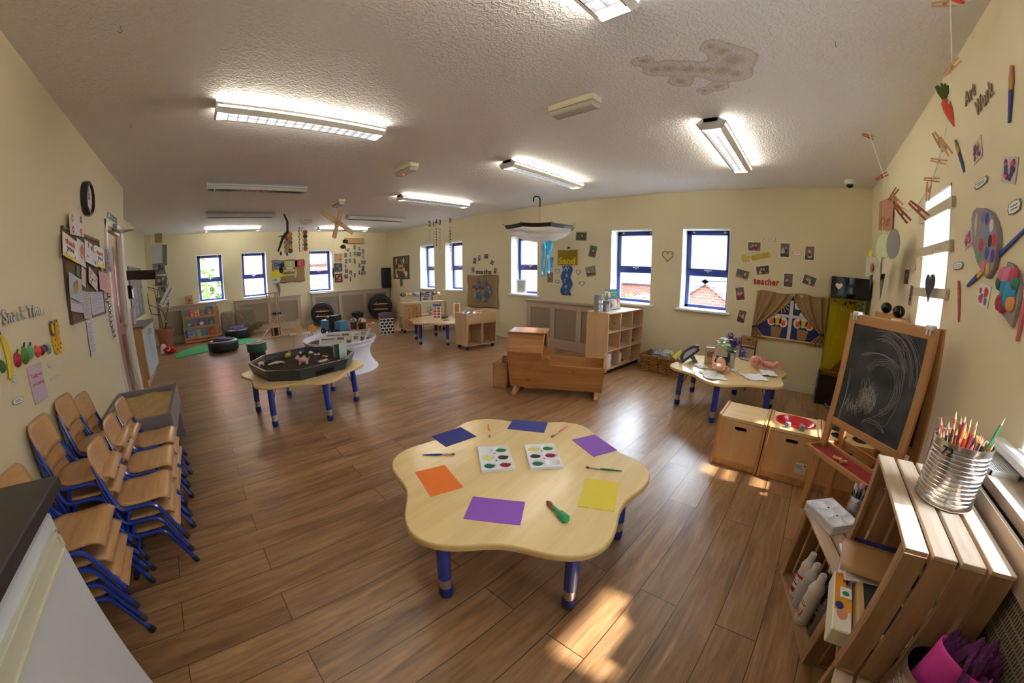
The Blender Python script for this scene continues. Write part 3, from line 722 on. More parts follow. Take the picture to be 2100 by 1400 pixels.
def thank(cols):
    def fn(pb,W,H):
        put_text(pb,'thank',H*.30,pb.c(cols[0]),T(0,H*.2,ZI*2),0,.002,fitw=W*.72); put_text(pb,'you',H*.30,pb.c(cols[1]),T(0,-H*.05,ZI*2),0,.002,fitw=W*.5)
        pb.flat(rp(-W/2,W/2,-H/2,-H*.36),ZI,pb.c((236,212,60)))
        r=random.Random(3)
        for k in range(26): pb.flat(ep(r.uniform(-.46,.46)*W,r.choice([r.uniform(.36,.47),r.uniform(-.33,-.2)])*H,H*.012,H*.012,5),ZI,pb.c(r.choice([(220,80,90),(60,110,130),(240,180,60)])))
        for x in (-.3,.3): pb.flat(ep(x*W,-H*.3,H*.06,H*.07,8),ZI*3,pb.c((214,50,90)))
    return fn
def donuts(pb,W,H):
    for x,y,c1 in ((-.3,.28,(232,140,90)),(.32,.36,(120,62,40)),(-.28,-.25,(190,70,150)),(.3,-.28,(222,70,120))):
        s=min(W,H)*.2; pb.flat(ep(x*W,y*H,s,s,16),ZI,pb.c((206,150,100))); pb.flat(ep(x*W,y*H,s*.85,s*.85,16),ZI*2,pb.c(c1)); pb.flat(ep(x*W,y*H,s*.28,s*.28,10),ZI*3,pb.c((244,240,236)))
    put_text(pb,'thank you',H*.07,pb.c((120,110,110)),T(0,.02*H,ZI*2))
def lines(n,col=(120,120,124),head=None):
    def fn(pb,W,H):
        for k in range(n):
            y=H*(.42-.84*k/n); pb.flat(rp(-W*.4,W*(.4-.16*((k*7)%3)),y-H*.008,y+H*.008),ZI,pb.c(col))
        if head: pb.flat(rp(-W*.45,W*.45,H*.38,H*.48),ZI*2,pb.c(head))
    return fn
def animal(c1,c2):
    def fn(pb,W,H):
        pb.flat(ep(0,.08*H,.2*W,.16*H),ZI,pb.c(c1)); pb.flat(ep(.08*W,.25*H,.12*W,.1*H),ZI*2,pb.c(c1)); pb.flat(ep(-.05*W,-.12*H,.15*W,.12*H),ZI*3,pb.c(c2))
        for x in (-.12,.12): pb.flat(ep((.08+x*.5)*W,.34*H,.03*W,.05*H,8),ZI*3,pb.c(c2))
    return fn
def patt(cols,n,seed):
    def fn(pb,W,H):
        r=random.Random(seed)
        for k in range(n): s=r.uniform(.06,.14)*min(W,H); pb.flat(ep(r.uniform(-.38,.38)*W,r.uniform(-.4,.4)*H,s,s*r.uniform(.6,1.2),9),ZI*(1+k*.3),pb.c(r.choice(cols)))
    return fn
card('white card with four ring doughnuts, topmost on the pinboard',[(225,80),(365,142),(348,325),(203,298)],donuts,(226,222,220),.03)
card('white thank you card with yellow base at the left of the pinboard',[(160,270),(302,398),(287,585),(128,515)],thank([(214,52,70),(60,64,80)]),(238,234,226),.036)
card('white card with an orange animal on the pinboard',[(300,340),(392,420),(362,632),(285,590)],animal((220,110,70),(226,140,90)),(226,222,222),.030)
card('white card with black and red drawing in the middle of the pinboard',[(380,360),(506,450),(482,636),(365,568)],patt([(60,50,56),(200,60,60),(230,140,80)],9,5),(228,224,226),.038)
card('second white thank you card with yellow base, right of the pinboard',[(465,408),(586,470),(562,655),(485,620)],thank([(200,60,80),(70,70,84)]),(240,238,228),.034)
card('salmon pink note card at the right of the pinboard',[(525,685),(640,752),(630,918),(515,850)],lines(6,(150,110,110)),(222,166,160),.040)
card('pale blue card with two gingerbread shapes at the lower left of the pinboard',[(216,690),(350,780),(336,1000),(208,938)],animal((196,130,76),(206,142,84)),(176,200,204),.036)
card('tilted white card with a patterned owl on the pinboard',[(430,645),(512,765),(490,872),(393,775)],patt([(190,140,90),(130,80,120),(220,190,90),(90,110,90)],14,8),(220,206,206),.033)
card('shiny white plastic wallet at the bottom of the pinboard',[(200,790),(350,900),(360,1085),(245,1118)],lines(3),(206,200,212),.024,'plastic_wallet')
card('printed list of names at the bottom middle of the pinboard',[(345,860),(425,912),(440,1150),(362,1182)],lines(14,(150,150,158)),(196,192,198),.026,'printed_list','paper')
card('printed list in a plastic sleeve at the bottom right of the pinboard',[(432,880),(562,898),(566,1095),(440,1150)],lines(12,(150,140,160)),(200,194,206),.022,'printed_list','paper')
card('long narrow white paper strip hanging below the pinboard',[(385,1180),(462,1190),(478,1530),(440,1560)],lines(20,(150,150,170)),(220,216,226),.010,'paper_strip','paper')
card('colourful photograph strip at the right edge of the pinboard',[(592,452),(636,460),(650,680),(575,700)],patt([(180,60,110),(70,130,140),(110,90,110),(60,60,80)],16,9),(150,160,160),.028,'photo_strip','photograph')
card('green paper strip behind the gingerbread card on the pinboard',[(285,610),(325,640),(318,750),(282,715)],None,(70,130,70),.020,'paper_strip','paper')
card('pale pink leaflet in the middle of the pinboard',[(330,630),(384,660),(375,860),(345,800)],lines(6,(190,170,170)),(214,190,196),.022,'leaflet','paper')
root=thing('beaded_hanging','string of shiny mirrored beads hanging beside the pinboard','decoration',T(*onwall('L',*l6(600,905),.03)))
m=MB(); r=random.Random(2)
for k in range(9): m.ell((r.uniform(-.01,.01),r.uniform(-.015,.015),-.02-k*.045),(.018,.024,.024),8,5)
m.build('bead',C('mirror_bead',(190,188,200),metal=.9,rough=.15),root); m=MB(); m.cyl((0,0,0.03),(0,0,-.42),.003,n=5); m.build('cord',C('black_ink',(20,20,22)),root)
PLY=wood('beech_plywood',(214,170,116),(190,142,90),axis='Y',rough=.3,coat=.3); BLUET=mat('blue_powder_coat',(34,62,160),rough=.25,coat=.4); RUB=mat('black_rubber',(26,26,30),rough=.6)
ch=thing('school_chair','x','chair')
def chair_parts(root):
    m=MB()     # seat: plywood shell with rounded back and a rolled front edge
    def sp(u,v):
        x=-.135+.29*u; hw=.150*(1-.55*max(0,(.30-u)/.30)**2.4); y=(v*2-1)*hw
        z=.262-.010*math.sin(pi*min(1,u*1.1))-(.030*max(0,(u-.82)/.18)**2); return (x,y,z)
    m.grid(sp,12,10); m.build('seat',PLY,root,solid=.010)
    m=MB()
    def bp_(u,v):
        a=(u*2-1); k=abs(v*2-1); hw=.142*(1-.20*max(0,(k-.5)/.5)**2.5); y=a*hw
        z=.385+.160*v; return (-.118-.22*(z-.365)-.020*(1-a*a),y,z)
    m.grid(bp_,10,8); m.build('backrest',PLY,root,solid=.010)
    def arc(pts,n=5):
        out=[Vector(pts[0])]
        for i in range(1,len(pts)-1):
            a,b2,c=Vector(pts[i-1]),Vector(pts[i]),Vector(pts[i+1]); r=.045
            p=b2+(a-b2).normalized()*r; q=b2+(c-b2).normalized()*r
            for k in range(n+1):
                t=k/n; out.append((p*(1-t)+b2*t)*(1-t)+(b2*(1-t)+q*t)*t)
        out.append(Vector(pts[-1])); return out
    for s in (-1,1):
        y=s*.160
        m=MB(); m.tube(arc([(-.156,s*.128,.485),(-.100,y,.240),(.075,y,.240),(.165,s*.168,.012)]),.0115,8); m.build('side_frame',BLUET,root)
        m=MB(); m.tube([(-.055,s*.150,.240),(-.160,s*.158,.012)],.0115,8); m.build('leg',BLUET,root)
        for x,yy in ((.168,s*.168),(-.163,s*.158)):
            m=MB(); m.tube([(x-(.011 if x>0 else -.011),yy,.03),(x+.002*(1 if x>0 else -1),yy,0)],.0145,8); m.build('foot_cap',RUB,root)
    m=MB(); m.tube([(-.055,-.150,.236),(-.055,.150,.236)],.009,6); m.tube([(.06,-.150,.232),(.06,.150,.232)],.009,6); m.build('crossbar',BLUET,root)
chair_parts(ch)
ORD=['topmost','second from the top','third from the top','fourth from the top','bottom']
stacks=[(-.525,2.11,3,'nearest stack of the front row'),(-.525,2.48,3,'middle stack of the front row'),(-.525,2.85,3,'front row stack by the sand tray'),
        (-.765,1.72,4,'wall stack nearest the fridge'),(-.765,2.15,5,'second wall stack from the fridge'),(-.765,2.54,5,'third wall stack from the fridge'),(-.765,2.86,4,'wall stack farthest from the fridge')]
first=True; pitch=.078
for sx,sy,n,nm_ in stacks:
    for k in range(n):
        lab=f'blue school chair, {"bottom" if k==0 else ORD[n-1-k]} of the {nm_}'.replace('second wall stack from the fridge','second wall stack')
        M=T(sx,sy,k*pitch)@RZ(random.uniform(-.02,.02))
        if first: ch.matrix_world=M; ch['label']=lab; ch['group']='stacked school chairs'; first=False; CH[ch.name]=list(ch.children)
        else: dup(ch,M,lab)
root=thing('sand_tray','low grey trough of sand covered with clear film by the door','sand tray',T(-.665,3.52,0))
GREYL=mat('grey_laminate',(122,112,112),rough=.45)
m=MB(); a,b2=.275,.465
for q in ((-a,-a+.03,-b2,b2),(a-.03,a,-b2,b2),(-a+.03,a-.03,-b2,-b2+.03),(-a+.03,a-.03,b2-.03,b2)): m.bb(*q,.30,.49,b=.004)
m.bb(-a+.03,a-.03,-b2+.03,b2-.03,.30,.315); m.build('trough',GREYL,root)
for sy in (-1,1):
    m=MB(); m.bb(-a+.02,a-.02,sy*(b2-.06)-.02,sy*(b2-.06)+.02,0,.30); m.build('leg_panel',GREYL,root)
m=MB(); m.grid(lambda u,v:(-a+.03+(2*a-.06)*u,-b2+.03+(2*b2-.06)*v,.445+.008*math.sin(u*9)*math.sin(v*11)),20,26); tag(m.build('sand',mat('play_sand',(206,172,104),rough=.9,var=.1,vscale=20,bump=.4,bscale=90),root),None,None,kind='stuff')
m=MB(); r=random.Random(4); m.grid(lambda u,v:(-a+.032+(2*a-.064)*u,-b2+.032+(2*b2-.064)*v,.466+.010*math.sin(u*17+v*7)*math.sin(v*23)),24,40); m.build('clear_film',glassmat('cling_film',(.97,.97,.95),.12),root)
root=thing('fridge','white under counter fridge at the bottom left corner','fridge',T(-.74,.91,0))
WF_=mat('white_enamel',(222,228,232),rough=.25,coat=.3)
m=MB(); m.bb(-.18,.13,-.28,.28,.03,.86,b=.006); m.build('body',WF_,root)
m=MB(); m.bb(.13,.172,-.29,.29,.06,.845,b=.012); d=m.build('door',WF_,root)
m=MB(); m.bb(.166,.184,-.25,.25,.735,.80,b=.007); m.bb(.18,.19,-.25,.25,.786,.80,b=.003); m.bb(.18,.19,-.25,-.235,.735,.80,b=.003); m.bb(.18,.19,.235,.25,.735,.80,b=.003); m.bb(.18,.19,-.25,.25,.735,.748,b=.003)
m.build('handle',C('ivory_plastic',(214,212,186),rough=.35),d)
m=MB(); m.bb(.11,.165,.22,.275,.845,.866,b=.004); m.build('hinge',C('white_plastic',(230,230,230),rough=.3),root)
for sx in (-1,1):
    for sy in (-1,1): m=MB(); m.cyl((sx*.12,sy*.24,0),(sx*.12,sy*.24,.035),.018,n=10); m.build('foot',RUB,root)
m=MB(); m.bb(-.952+.74+.002,.20,-.34,.365,.868,.908,b=.004)
o=m.build('worktop',mat('dark_speckled_laminate',(52,50,50),rough=.4,var=.35,vscale=220),None,T(-.74,.91,0)); tag(o,'dark grey speckled worktop over the white fridge','worktop')
BEECHL=wood('pale_beech_laminate',(240,212,158),(230,198,138),axis='X',rough=.22,coat=.35,scale=.7); EDGE=mat('golden_table_edge',(212,176,108),rough=.3,coat=.3)
STEEL=mat('brushed_steel',(196,194,190),metal=.9,rough=.3); FOOTB=mat('blue_plastic_foot',(24,48,136),rough=.35)
tb=thing('activity_table','x','table')
def rr_(t): return .612+.052*math.cos(6*t)
prof=[]
def ring(sc,z,n=96): return [(sc+rr_(2*pi*i/n)) for i in range(n)]
m=MB(); n=96; levels=[(-.012,.398),(0,.404),(0,.424),(-.004,.429),(-.008,.430)]
vs=[];fs=[];ms=[]
for dr,z in levels:
    for i in range(n):
        t=2*pi*i/n; r=rr_(t)+dr; vs.append((r*math.cos(t),r*math.sin(t),z))
m.add(vs,[(j*n+i,j*n+(i+1)%n,(j+1)*n+(i+1)%n,(j+1)*n+i) for j in range(len(levels)-1) for i in range(n)],1,True)
m.add(vs[-n:],[tuple(range(n))],0); m.add(vs[:n],[tuple(range(n-1,-1,-1))],1)
m.build('tabletop',[BEECHL,EDGE],tb)
for k in range(6):
    a=k*pi/3; x,y=.545*math.cos(a),.545*math.sin(a)
    m=MB(); m.cyl((x,y,.115),(x*.975,y*.975,.398),.030,n=16); lg=m.build('leg',BLUET,tb)
    m=MB(); m.cyl((x,y,.05),(x,y,.118),.0265,n=16); m.build('leg_extension',STEEL,lg)
    m=MB(); m.lathe([(.026,0),(.031,.008),(.032,.045),(.029,.056)],16,0,T(x,y,0),cap0=True,cap1=True); m.build('foot',FOOTB,lg)
    m=MB(); m.tube([(x*.955,y*.955,.22),(x*.80,y*.80,.398)],.004,5); m.build('brace',RUB,lg)
CH[tb.name]=list(tb.children)
for c in tb.children: CH[c.name]=list(c.children)
TB=[((1.173,1.084),7.6,'lobed beech topped table set for painting, nearest the camera'),((.876,3.911),38.8,'lobed beech topped table under the black soil tray'),
    ((4.05,.655),-1,'lobed beech topped table holding the baby dolls'),((4.106,5.911),7.5,'lobed beech topped table beside the drawer trolley')]
for i,((x,y),a,lab) in enumerate(TB):
    M=T(x,y,0)@RZ(math.radians(a))
    if i==0: tb.matrix_world=M; tb['label']=lab; tb['group']='lobed activity tables'
    else: dup(tb,M,lab)
TZ=.4305
def sheet(label,pts,col,group,z=TZ,name='paper_sheet'):
    P=[flr(*p,z) for p in pts]; c=sum(P,Vector((0,0,0)))/4
    e=(P[1]-P[0]+P[2]-P[3])/2; f=(P[1]-P[2]+P[0]-P[3])/2; t=math.atan2(e.y,e.x)
    W=e.length; H=abs(f.x*-math.sin(t)+f.y*math.cos(t))
    m=MB(); m.bb(-W/2,W/2,-H/2,H/2,0,.0012)
    o=m.build(name,C('paper_%d_%d_%d'%col,col,rough=.75),None,T(c.x,c.y,z)@RZ(t)); return tag(o,label,'paper',group)
G='coloured paper sheets on the painting table'
sheet('navy blue paper sheet beside the blue handled brush on the painting table',[(883,894),(944,877),(978,893),(916,917)],(46,54,132),G)
sheet('navy blue paper sheet between the orange and pink brushes on the painting table',[(1053,860),(1125,867),(1114,887),(1039,879)],(52,60,142),G)
sheet('purple paper sheet at the right back of the painting table',[(1173,901),(1220,891),(1266,923),(1217,937)],(140,84,186),G)
sheet('orange paper sheet on the painting table',[(849,968),(911,954),(951,998),(886,1018)],(240,122,40),G)
sheet('purple paper sheet at the front edge of the painting table',[(972,1018),(1078,1029),(1066,1077),(948,1063)],(146,88,194),G)
sheet('yellow paper sheet on the painting table',[(1203,981),(1271,990),(1258,1049),(1182,1037)],(228,204,64),G)
BRIST=mat('paint_stained_bristle',(150,96,70),rough=.8); FERR=mat('ferrule_aluminium',(196,190,180),metal=.85,rough=.3)
def brush(label,p0,p1,hcol,r=.0045,bristle=.10,ferr=.30,fat=False,z=TZ):
    a,b2=flr(*p0,z),flr(*p1,z); d=b2-a; L_=d.length; t=math.atan2(d.y,d.x)
    root=thing('paint_brush',label,'paint brush',T(a.x,a.y,z+ (r if not fat else .012))@RZ(t),'paint brushes on the painting table')
    x1,x2=L_*(1-bristle-ferr),L_*(1-bristle)
    m=MB()
    if fat: m.tube([(0,0,0),(.012,0,0),(.05,0,0),(.07,0,-.002),(L_*.7,0,-.004),(x2,0,-.004)],[.010,.020,.017,.010,.010,.009],12)
    else: m.tube([(0,0,0),(L_*.1,0,0),(x1*.7,0,0),(x1,0,0)],[r*.5,r*.8,r*1.25,r],8)
    m.build('handle',C('brush_%d_%d_%d'%hcol,hcol,rough=.25),root)
    if not fat:
        m=MB(); m.tube([(x1,0,0),(x2,0,0)],[r*1.05,r*1.25],10); m.build('ferrule',FERR,root)
    m=MB(); q=r if not fat else .008; m.tube([(x2,0,0 if not fat else -.004),(x2+(L_-x2)*.6,0,0 if not fat else -.004),(L_,0,0 if not fat else -.004)],[q*1.2,q*1.5,q*.7],8); m.build('bristles',BRIST,root)
brush('blue handled paint brush at the left of the painting table',(866,934),(933,932),(40,60,160))
brush('orange handled paint brush at the back of the painting table',(1001,871),(1004,897),(236,130,60))
brush('pink handled paint brush at the back of the painting table',(1164,874),(1131,897),(238,130,160))
brush('green handled paint brush beside the yellow sheet',(1276,967),(1201,959),(30,130,90))
brush('chunky green bulb handled paint brush on the painting table',(1163,1072),(1122,1031),(40,164,100),r=.009,bristle=.28,ferr=0,fat=True)
WPL=mat('white_palette_plastic',(228,228,232),rough=.3)
def palette_parts(root,paints,W=.125,H=.165,th=.014):
    wells=[(sx*W*.24,y) for y in (H*.31,0,-H*.31) for sx in (-1,1)]; R=W*.185
    m=MB(); n=48
    def fn(u,v):
        x=(u-.5)*W; y=(v-.5)*H; z=th
        for wx,wy in wells:
            d=math.hypot((x-wx)/1.15,y-wy)
            if d<R: z=th-min(.011,th*.8)*(1-(d/R)**4)
        return (x,y,z)
    m.grid(fn,40,52); w,h=W/2,H/2
    m.add([(-w,-h,th),(w,-h,th),(w,h,th),(-w,h,th),(-w,-h,0),(w,-h,0),(w,h,0),(-w,h,0)],[(0,4,5,1),(1,5,6,2),(2,6,7,3),(3,7,4,0),(7,6,5,4)])
    m.build('tray',WPL,root)
    for (wx,wy),c in zip(wells,paints):
        if c is None: continue
        m=MB(); m.prism([(wx+p[0],wy+p[1]) for p in [(R*.85*(1+.12*math.sin(5*t))*math.cos(t)*1.05,R*.7*(1+.15*math.cos(3*t))*math.sin(t)) for t in [2*pi*i/18 for i in range(18)]]],th-.0095,th-.0065)
        m.build('paint',C('wet_paint_%d_%d_%d'%c,c,rough=.15),root)
    for y in (H*.155,-H*.155): m=MB(); m.lathe([(.006,th+.0004),(.003,th+.0006)],10,0,T(0,y,0),cap1=True); m.build('brush_hole',C('brown_paint_stain',(96,66,40)),root)
def palette(label,pts,paints,z=TZ):
    P=[flr(*p,z+.01) for p in pts]; c=sum(P,Vector((0,0,0)))/4; e=(P[1]-P[0]+P[2]-P[3])/2; f=(P[0]-P[3]+P[1]-P[2])/2; t=math.atan2(e.y,e.x)
    root=thing('paint_palette',label,'paint palette',T(c.x,c.y,z)@RZ(t),'white six well palettes'); palette_parts(root,paints,e.length,abs(-f.x*math.sin(t)+f.y*math.cos(t))); return root
GR,YE,BR,RD,DG=(30,140,50),(222,224,110),(60,34,34),(150,24,50),(16,110,70)
palette('white six well paint palette on the left, one well left white',[(979,917),(1041,913),(1057,960),(988,966)],[(238,238,236),GR,YE,BR,DG,RD])
palette('white six well paint palette on the right, with a bare lower right well',[(1077,912),(1137,910),(1154,956),(1086,961)],[YE,GR,BR,RD,DG,None])
root=thing('soil_tray','black octagonal tray of dark soil on the table by the white drum','tray',T(.895,3.945,TZ))
TRAYB=mat('charcoal_plastic',(46,50,58),rough=.3,spec=.6)
def octo(a,b2,c): return [(-a+c,-b2),(a-c,-b2),(a,-b2+c),(a,b2-c),(a-c,b2),(-a+c,b2),(-a,b2-c),(-a,-b2+c)]
def ringpts(o,z): return [(p[0],p[1],z) for p in o]
A=RZ(math.radians(12))@SX(.92,.92,1)
m=MB()
lv=[(octo(.53,.50,.26),0),(octo(.565,.535,.27),.104),(octo(.565,.535,.27),.112),(octo(.545,.515,.262),.112),(octo(.52,.49,.25),.095),(octo(.50,.47,.245),.012)]
vs=[v for o,z in lv for v in ringpts(o,z)]
m.add(vs,[(j*8+i,j*8+(i+1)%8,(j+1)*8+(i+1)%8,(j+1)*8+i) for j in range(len(lv)-1) for i in range(8)],0,False,A)
m.add(vs[:8],[tuple(range(7,-1,-1))],0,False,A); m.add(vs[-8:],[tuple(range(8))],0,False,A)
m.build('tray',TRAYB,root)
m=MB(); m.bb(-.11,.11,-.535,-.525,.02,.055,b=.004,M=A); m.build('hand_grip',C('black_gloss',(12,12,14)),root)
m=MB(); o=octo(.515,.485,.25); r=random.Random(5); n=34
def soil(u,v):
    x,y=(u*2-1)*.512,(v*2-1)*.482; s=1.0
    k=abs(x)+abs(y); lim=.512+.482-.25
    if k>lim: x*=lim/k; y*=lim/k
    return (x,y,.055+.012*math.sin(x*21)*math.cos(y*17)+r.uniform(-.006,.006))
m.grid(soil,44,44,0,A); tag(m.build('soil',mat('dark_potting_soil',(62,40,28),rough=.95,var=.55,vscale=60,bump=.8,bscale=80),root),None,None,kind='stuff')
SZ=TZ+.058
def toy(name,label,px,build,cat='toy',group='toys buried in the soil tray',z=SZ,rot=0):
    p=flr(*px,z); o=build(); ob=o.done(name,None,T(p.x,p.y,z)@RZ(rot)); return tag(ob,label,cat,group)
def quadruped(c1,s=1,c2=None):
    def f():
        pb=PB(); i=pb.c(c1,rough=.4); j=pb.c(c2 or c1,rough=.4)
        pb.ell((0,0,.032*s),(.042*s,.022*s,.022*s),10,7,i); pb.ell((.045*s,0,.048*s),(.02*s,.016*s,.017*s),8,6,j); pb.ell((.062*s,0,.043*s),(.008*s,.008*s,.007*s),6,5,j)
        for x in (-.025,.025):
            for y in (-.013,.013): pb.cyl((x*s,y*s,.025*s),(x*1.1*s,y*s,0),.007*s,n=6,mi=i)
        for y in (-.01,.01): pb.ell((.042*s,y*s,.064*s),(.005*s,.004*s,.010*s),6,5,j)
        pb.tube([(-.04*s,0,.04*s),(-.055*s,0,.05*s),(-.05*s,.005*s,.058*s)],.003*s,5,i); return pb
    return f
toy('toy_pig','pale pink toy pig standing in the middle of the soil tray',(623,746),quadruped((222,176,168),1.35),rot=2.6)
toy('toy_dinosaur','small yellow and orange toy creature in the soil tray',(591,733),quadruped((206,180,50),1.0,(210,90,60)),rot=.8)
toy('toy_bird','small red and white toy half buried at the left of the soil tray',(536,750),quadruped((206,196,180),.9,(190,70,60)),rot=.3)
BONE=(226,214,194)
def bonehand():
    pb=PB(); i=pb.c((190,186,176),rough=.5); pb.tube([(-.09,0,.015),(-.02,0,.02),(.02,0,.018)],[.008,.013,.018],8,i)
    for k in range(4): a=-.5+.33*k; pb.tube([(.02,.006*(k-1.5),.018),(.05,.02*(k-1.5),.02),(.08+.01*(k%2),.03*(k-1.5),.008)],[.006,.005,.003],6,i)
    return pb
toy('toy_skeleton_hand','grey skeleton hand lying in the soil tray','' or (567,747),bonehand,rot=.15)
def ribs(n=5,s=1):
    def f():
        pb=PB(); i=pb.c(BONE,rough=.5); pb.tube([(-.05*s,0,.012),(.05*s,0,.014)],.005*s,6,i)
        for k in range(n):
            x=(-.04+.08*k/(n-1))*s; pb.tube([(x,-.022*s,.004),(x,-.012*s,.018*s),(x,0,.022*s),(x,.012*s,.018*s),(x,.022*s,.004)],.0028*s,5,i)
        return pb
    return f
def skull(s=1):
    def f():
        pb=PB(); i=pb.c(BONE,rough=.5); pb.ell((0,0,.014*s),(.026*s,.016*s,.016*s),9,6,i); pb.ell((.028*s,0,.008*s),(.018*s,.010*s,.007*s),8,5,i)
        for y in (-.009,.009): pb.ell((.012*s,y*s,.022*s),(.005*s,.004*s,.005*s),6,4,pb.c((40,30,26)))
        return pb
    return f
def bonex(s=1):
    def f():
        pb=PB(); i=pb.c(BONE,rough=.5)
        for a in (.5,2.2): pb.cyl((-.035*s*math.cos(a),-.035*s*math.sin(a),.010),(.035*s*math.cos(a),.035*s*math.sin(a),.012),.005*s,n=6,mi=i)
        for a in (.5,2.2,.5+pi,2.2+pi): pb.ell((.035*s*math.cos(a),.035*s*math.sin(a),.011),.008*s,6,5,i)
        return pb
    return f
for nm,lab,px,fn,rt in [('toy_bones','toy rib cage bones lying at the right front of the soil tray',(663,742),ribs(6,1.2),.3),('toy_bones','toy backbone pieces behind the pink pig in the soil tray',(623,733),ribs(4,.8),1.1),
    ('toy_skull','pale toy skull at the back middle of the soil tray',(637,725),skull(1.1),.4),('toy_bones','crossed toy bones right of the skull in the soil tray',(650,728),bonex(1.0),0),('toy_skull','small pale toy jaw at the back of the soil tray',(616,725),skull(.9),1.4),
    ('toy_bones','toy tail bones by the folded map in the soil tray',(667,732),ribs(3,.8),1.9)]: toy(nm,lab,px,fn,rot=rt)
p=flr(695,732,SZ); root=thing('folded_map','pale green folded leaflet standing in the soil tray','leaflet',T(p.x,p.y,SZ)@RZ(math.radians(-52)))
m=MB(); PG=mat('pale_green_print',(206,220,208),rough=.5,var=.08,vscale=10)
for k,(x,y) in enumerate([(-.085,.03),(-.03,-.03),(.0,.03),(.03,-.03)]):
    x2,y2=[(-.03,-.03),(.0,.03),(.03,-.03),(.09,.03)][k]
    m.add([(x,y,-.01),(x2,y2,-.01),(x2*1.05,y2,.145),(x*1.05,y,.145)],[(0,1,2,3)],0 if k in(0,3) else 1)
m.build('pages',[PG,C('dark_green_print',(78,96,90))],root,solid=.0015)
root=thing('white_drum','white waisted fabric drum holding newspapers behind the soil tray','stool',T(1.78,5.24,0))
m=MB(); R=.55; hgt=.46; pr=[(R,0),(R*1.0,.012)]+[(R*(1-.20*math.sin(pi*t)**.9),.012+(hgt-.03)*t) for t in [k/14 for k in range(1,14)]]+[(R*1.0,hgt-.018),(R*1.0,hgt),(R*.955,hgt),(R*.94,hgt-.08)]
m.lathe(pr,56,0); m.build('stretch_cover',mat('white_stretch_fabric',(222,218,228),rough=.75),root)
m=MB(); m.lathe([(R*.945,hgt-.075),(0.01,hgt-.07)],40,0); m.build('base_tray',mat('brown_soil_sheet',(110,80,64),rough=.9,var=.3,vscale=16),root)
dz=.39
def news(label,x,y,w,h,tilt,rot,paint,base=(222,216,206)):
    pb=PB(); i=pb.c(base); pb.bb(-w/2,w/2,-h/2,h/2,-.003,0,i); paint(pb,w,h)
    o=pb.done('newspaper',None,T(x,y,dz)@RZ(rot)@RX(tilt)@T(0,h/2,0)); tag(o,label,'newspaper','papers in the white drum')
V_=math.radians(-36)
def npaint(pb,W,H):
    pb.flat(rp(-W*.42,W*.1,H*.18,H*.3),ZI,pb.c((90,84,80)))
    for k in range(6): pb.flat(rp(-W*.42,W*(.42-.1*(k%2)),H*(.1-.08*k),H*(.13-.08*k)),ZI,pb.c((150,144,140)))
    pb.flat(rp(W*.16,W*.42,H*.12,H*.4),ZI*2,pb.c((120,96,84)))
news('newspaper standing at the front of the white drum',1.62,5.10,.40,.12,math.radians(62),V_+.12,npaint)
news('white card printed with a grey square in the white drum',1.95,5.02,.14,.15,math.radians(72),V_,lambda pb,W,H:(pb.flat(rp(-W*.25,W*.2,-H*.2,H*.15),ZI,pb.c((140,140,140))),pb.flat(rp(-W*.1,W*.3,H*.26,H*.34),ZI,pb.c((150,150,150)))),(232,230,224))
news('open white booklet at the right rim of the white drum',2.12,5.10,.06,.20,math.radians(58),V_-.9,lambda pb,W,H:None,(236,234,236))
news('newspaper lying at the back of the white drum',1.80,5.42,.42,.12,math.radians(50),V_+.05,npaint)
pb=PB(); pb.tube([(-.06,0,.0),(-.035,0,.055),(0,0,.07),(.035,0,.055),(.06,0,.0)],.008,6,pb.c((236,236,240))); o=pb.done('white_arch_toy',None,T(1.98,5.62,.395)@RZ(V_)); tag(o,'small white arched toy at the back of the white drum','toy')
root=thing('doll_cradle','hooded pine rocking cradle in the middle of the floor','cradle')
P0=Vector((2.838,2.75,0)); P1=Vector((3.335,1.862,0)); d=(P1-P0).normalized(); n_=Vector((-d.y,d.x,0))
root.matrix_world=Matrix(((d.x,n_.x,0,P0.x),(d.y,n_.y,0,P0.y),(0,0,1,0),(0,0,0,1)))
PINE=wood('orange_pine',(196,136,78),(156,98,50),axis='X',rough=.35,coat=.3,scale=.6,knots=5)
L_=1.02; zb,zt=.075,.365; wb,wt=.19,.245; yc=.22
hl=.36   # hood length
for s in (-1,1):   # long side with the scroll cut out where the hood ends
    out=[(0.0,zb),(L_,zb),(L_,zt),(hl+.10,zt+.0),(hl+.085,zt+.02)]+[(hl+.055+.038*math.cos(a),zt+.055+.038*math.sin(a)) for a in [-.9+.42*k for k in range(9)]]+[(hl+.005,zt+.06),(hl-.005,zt+.13),(0,zt+.13)]
    m=MB(); th=.02
    def P(x,z,o): k=(z-zb)/(zt-zb); return (x-(.02 if x<.01 else 0)*k+(.02 if x>L_-.01 else 0)*k,yc+s*(wb+(wt-wb)*min(k,1.0)-o),z)
    A_=[P(x,z,0) for x,z in out]; B_=[P(x,z,th) for x,z in out]; q=len(out)
    f=[tuple(range(q)),tuple(range(2*q-1,q-1,-1))]+[(i,q+i,q+(i+1)%q,(i+1)%q) for i in range(q)]
    m.add(A_+B_,[x[::-1] for x in f] if s<0 else f); m.build('side_panel',PINE,root)
m=MB(); 
def endp(x,xt,top,name):
    m=MB(); pts=[(-wb,zb),(wb,zb),(wt,zt)]+top+[(-wt,zt)]
    k=lambda z:(z-zb)/(zt-zb)
    A_=[(x+(xt-x)*k(z),yc+y,z) for y,z in pts]; B_=[(a+.02,b2,c) for a,b2,c in A_]; q=len(pts)
    m.add(A_+B_,[tuple(range(q-1,-1,-1)),tuple(range(q,2*q))]+[(i,(i+1)%q,q+(i+1)%q,q+i) for i in range(q)]); return m.build(name,PINE,root)
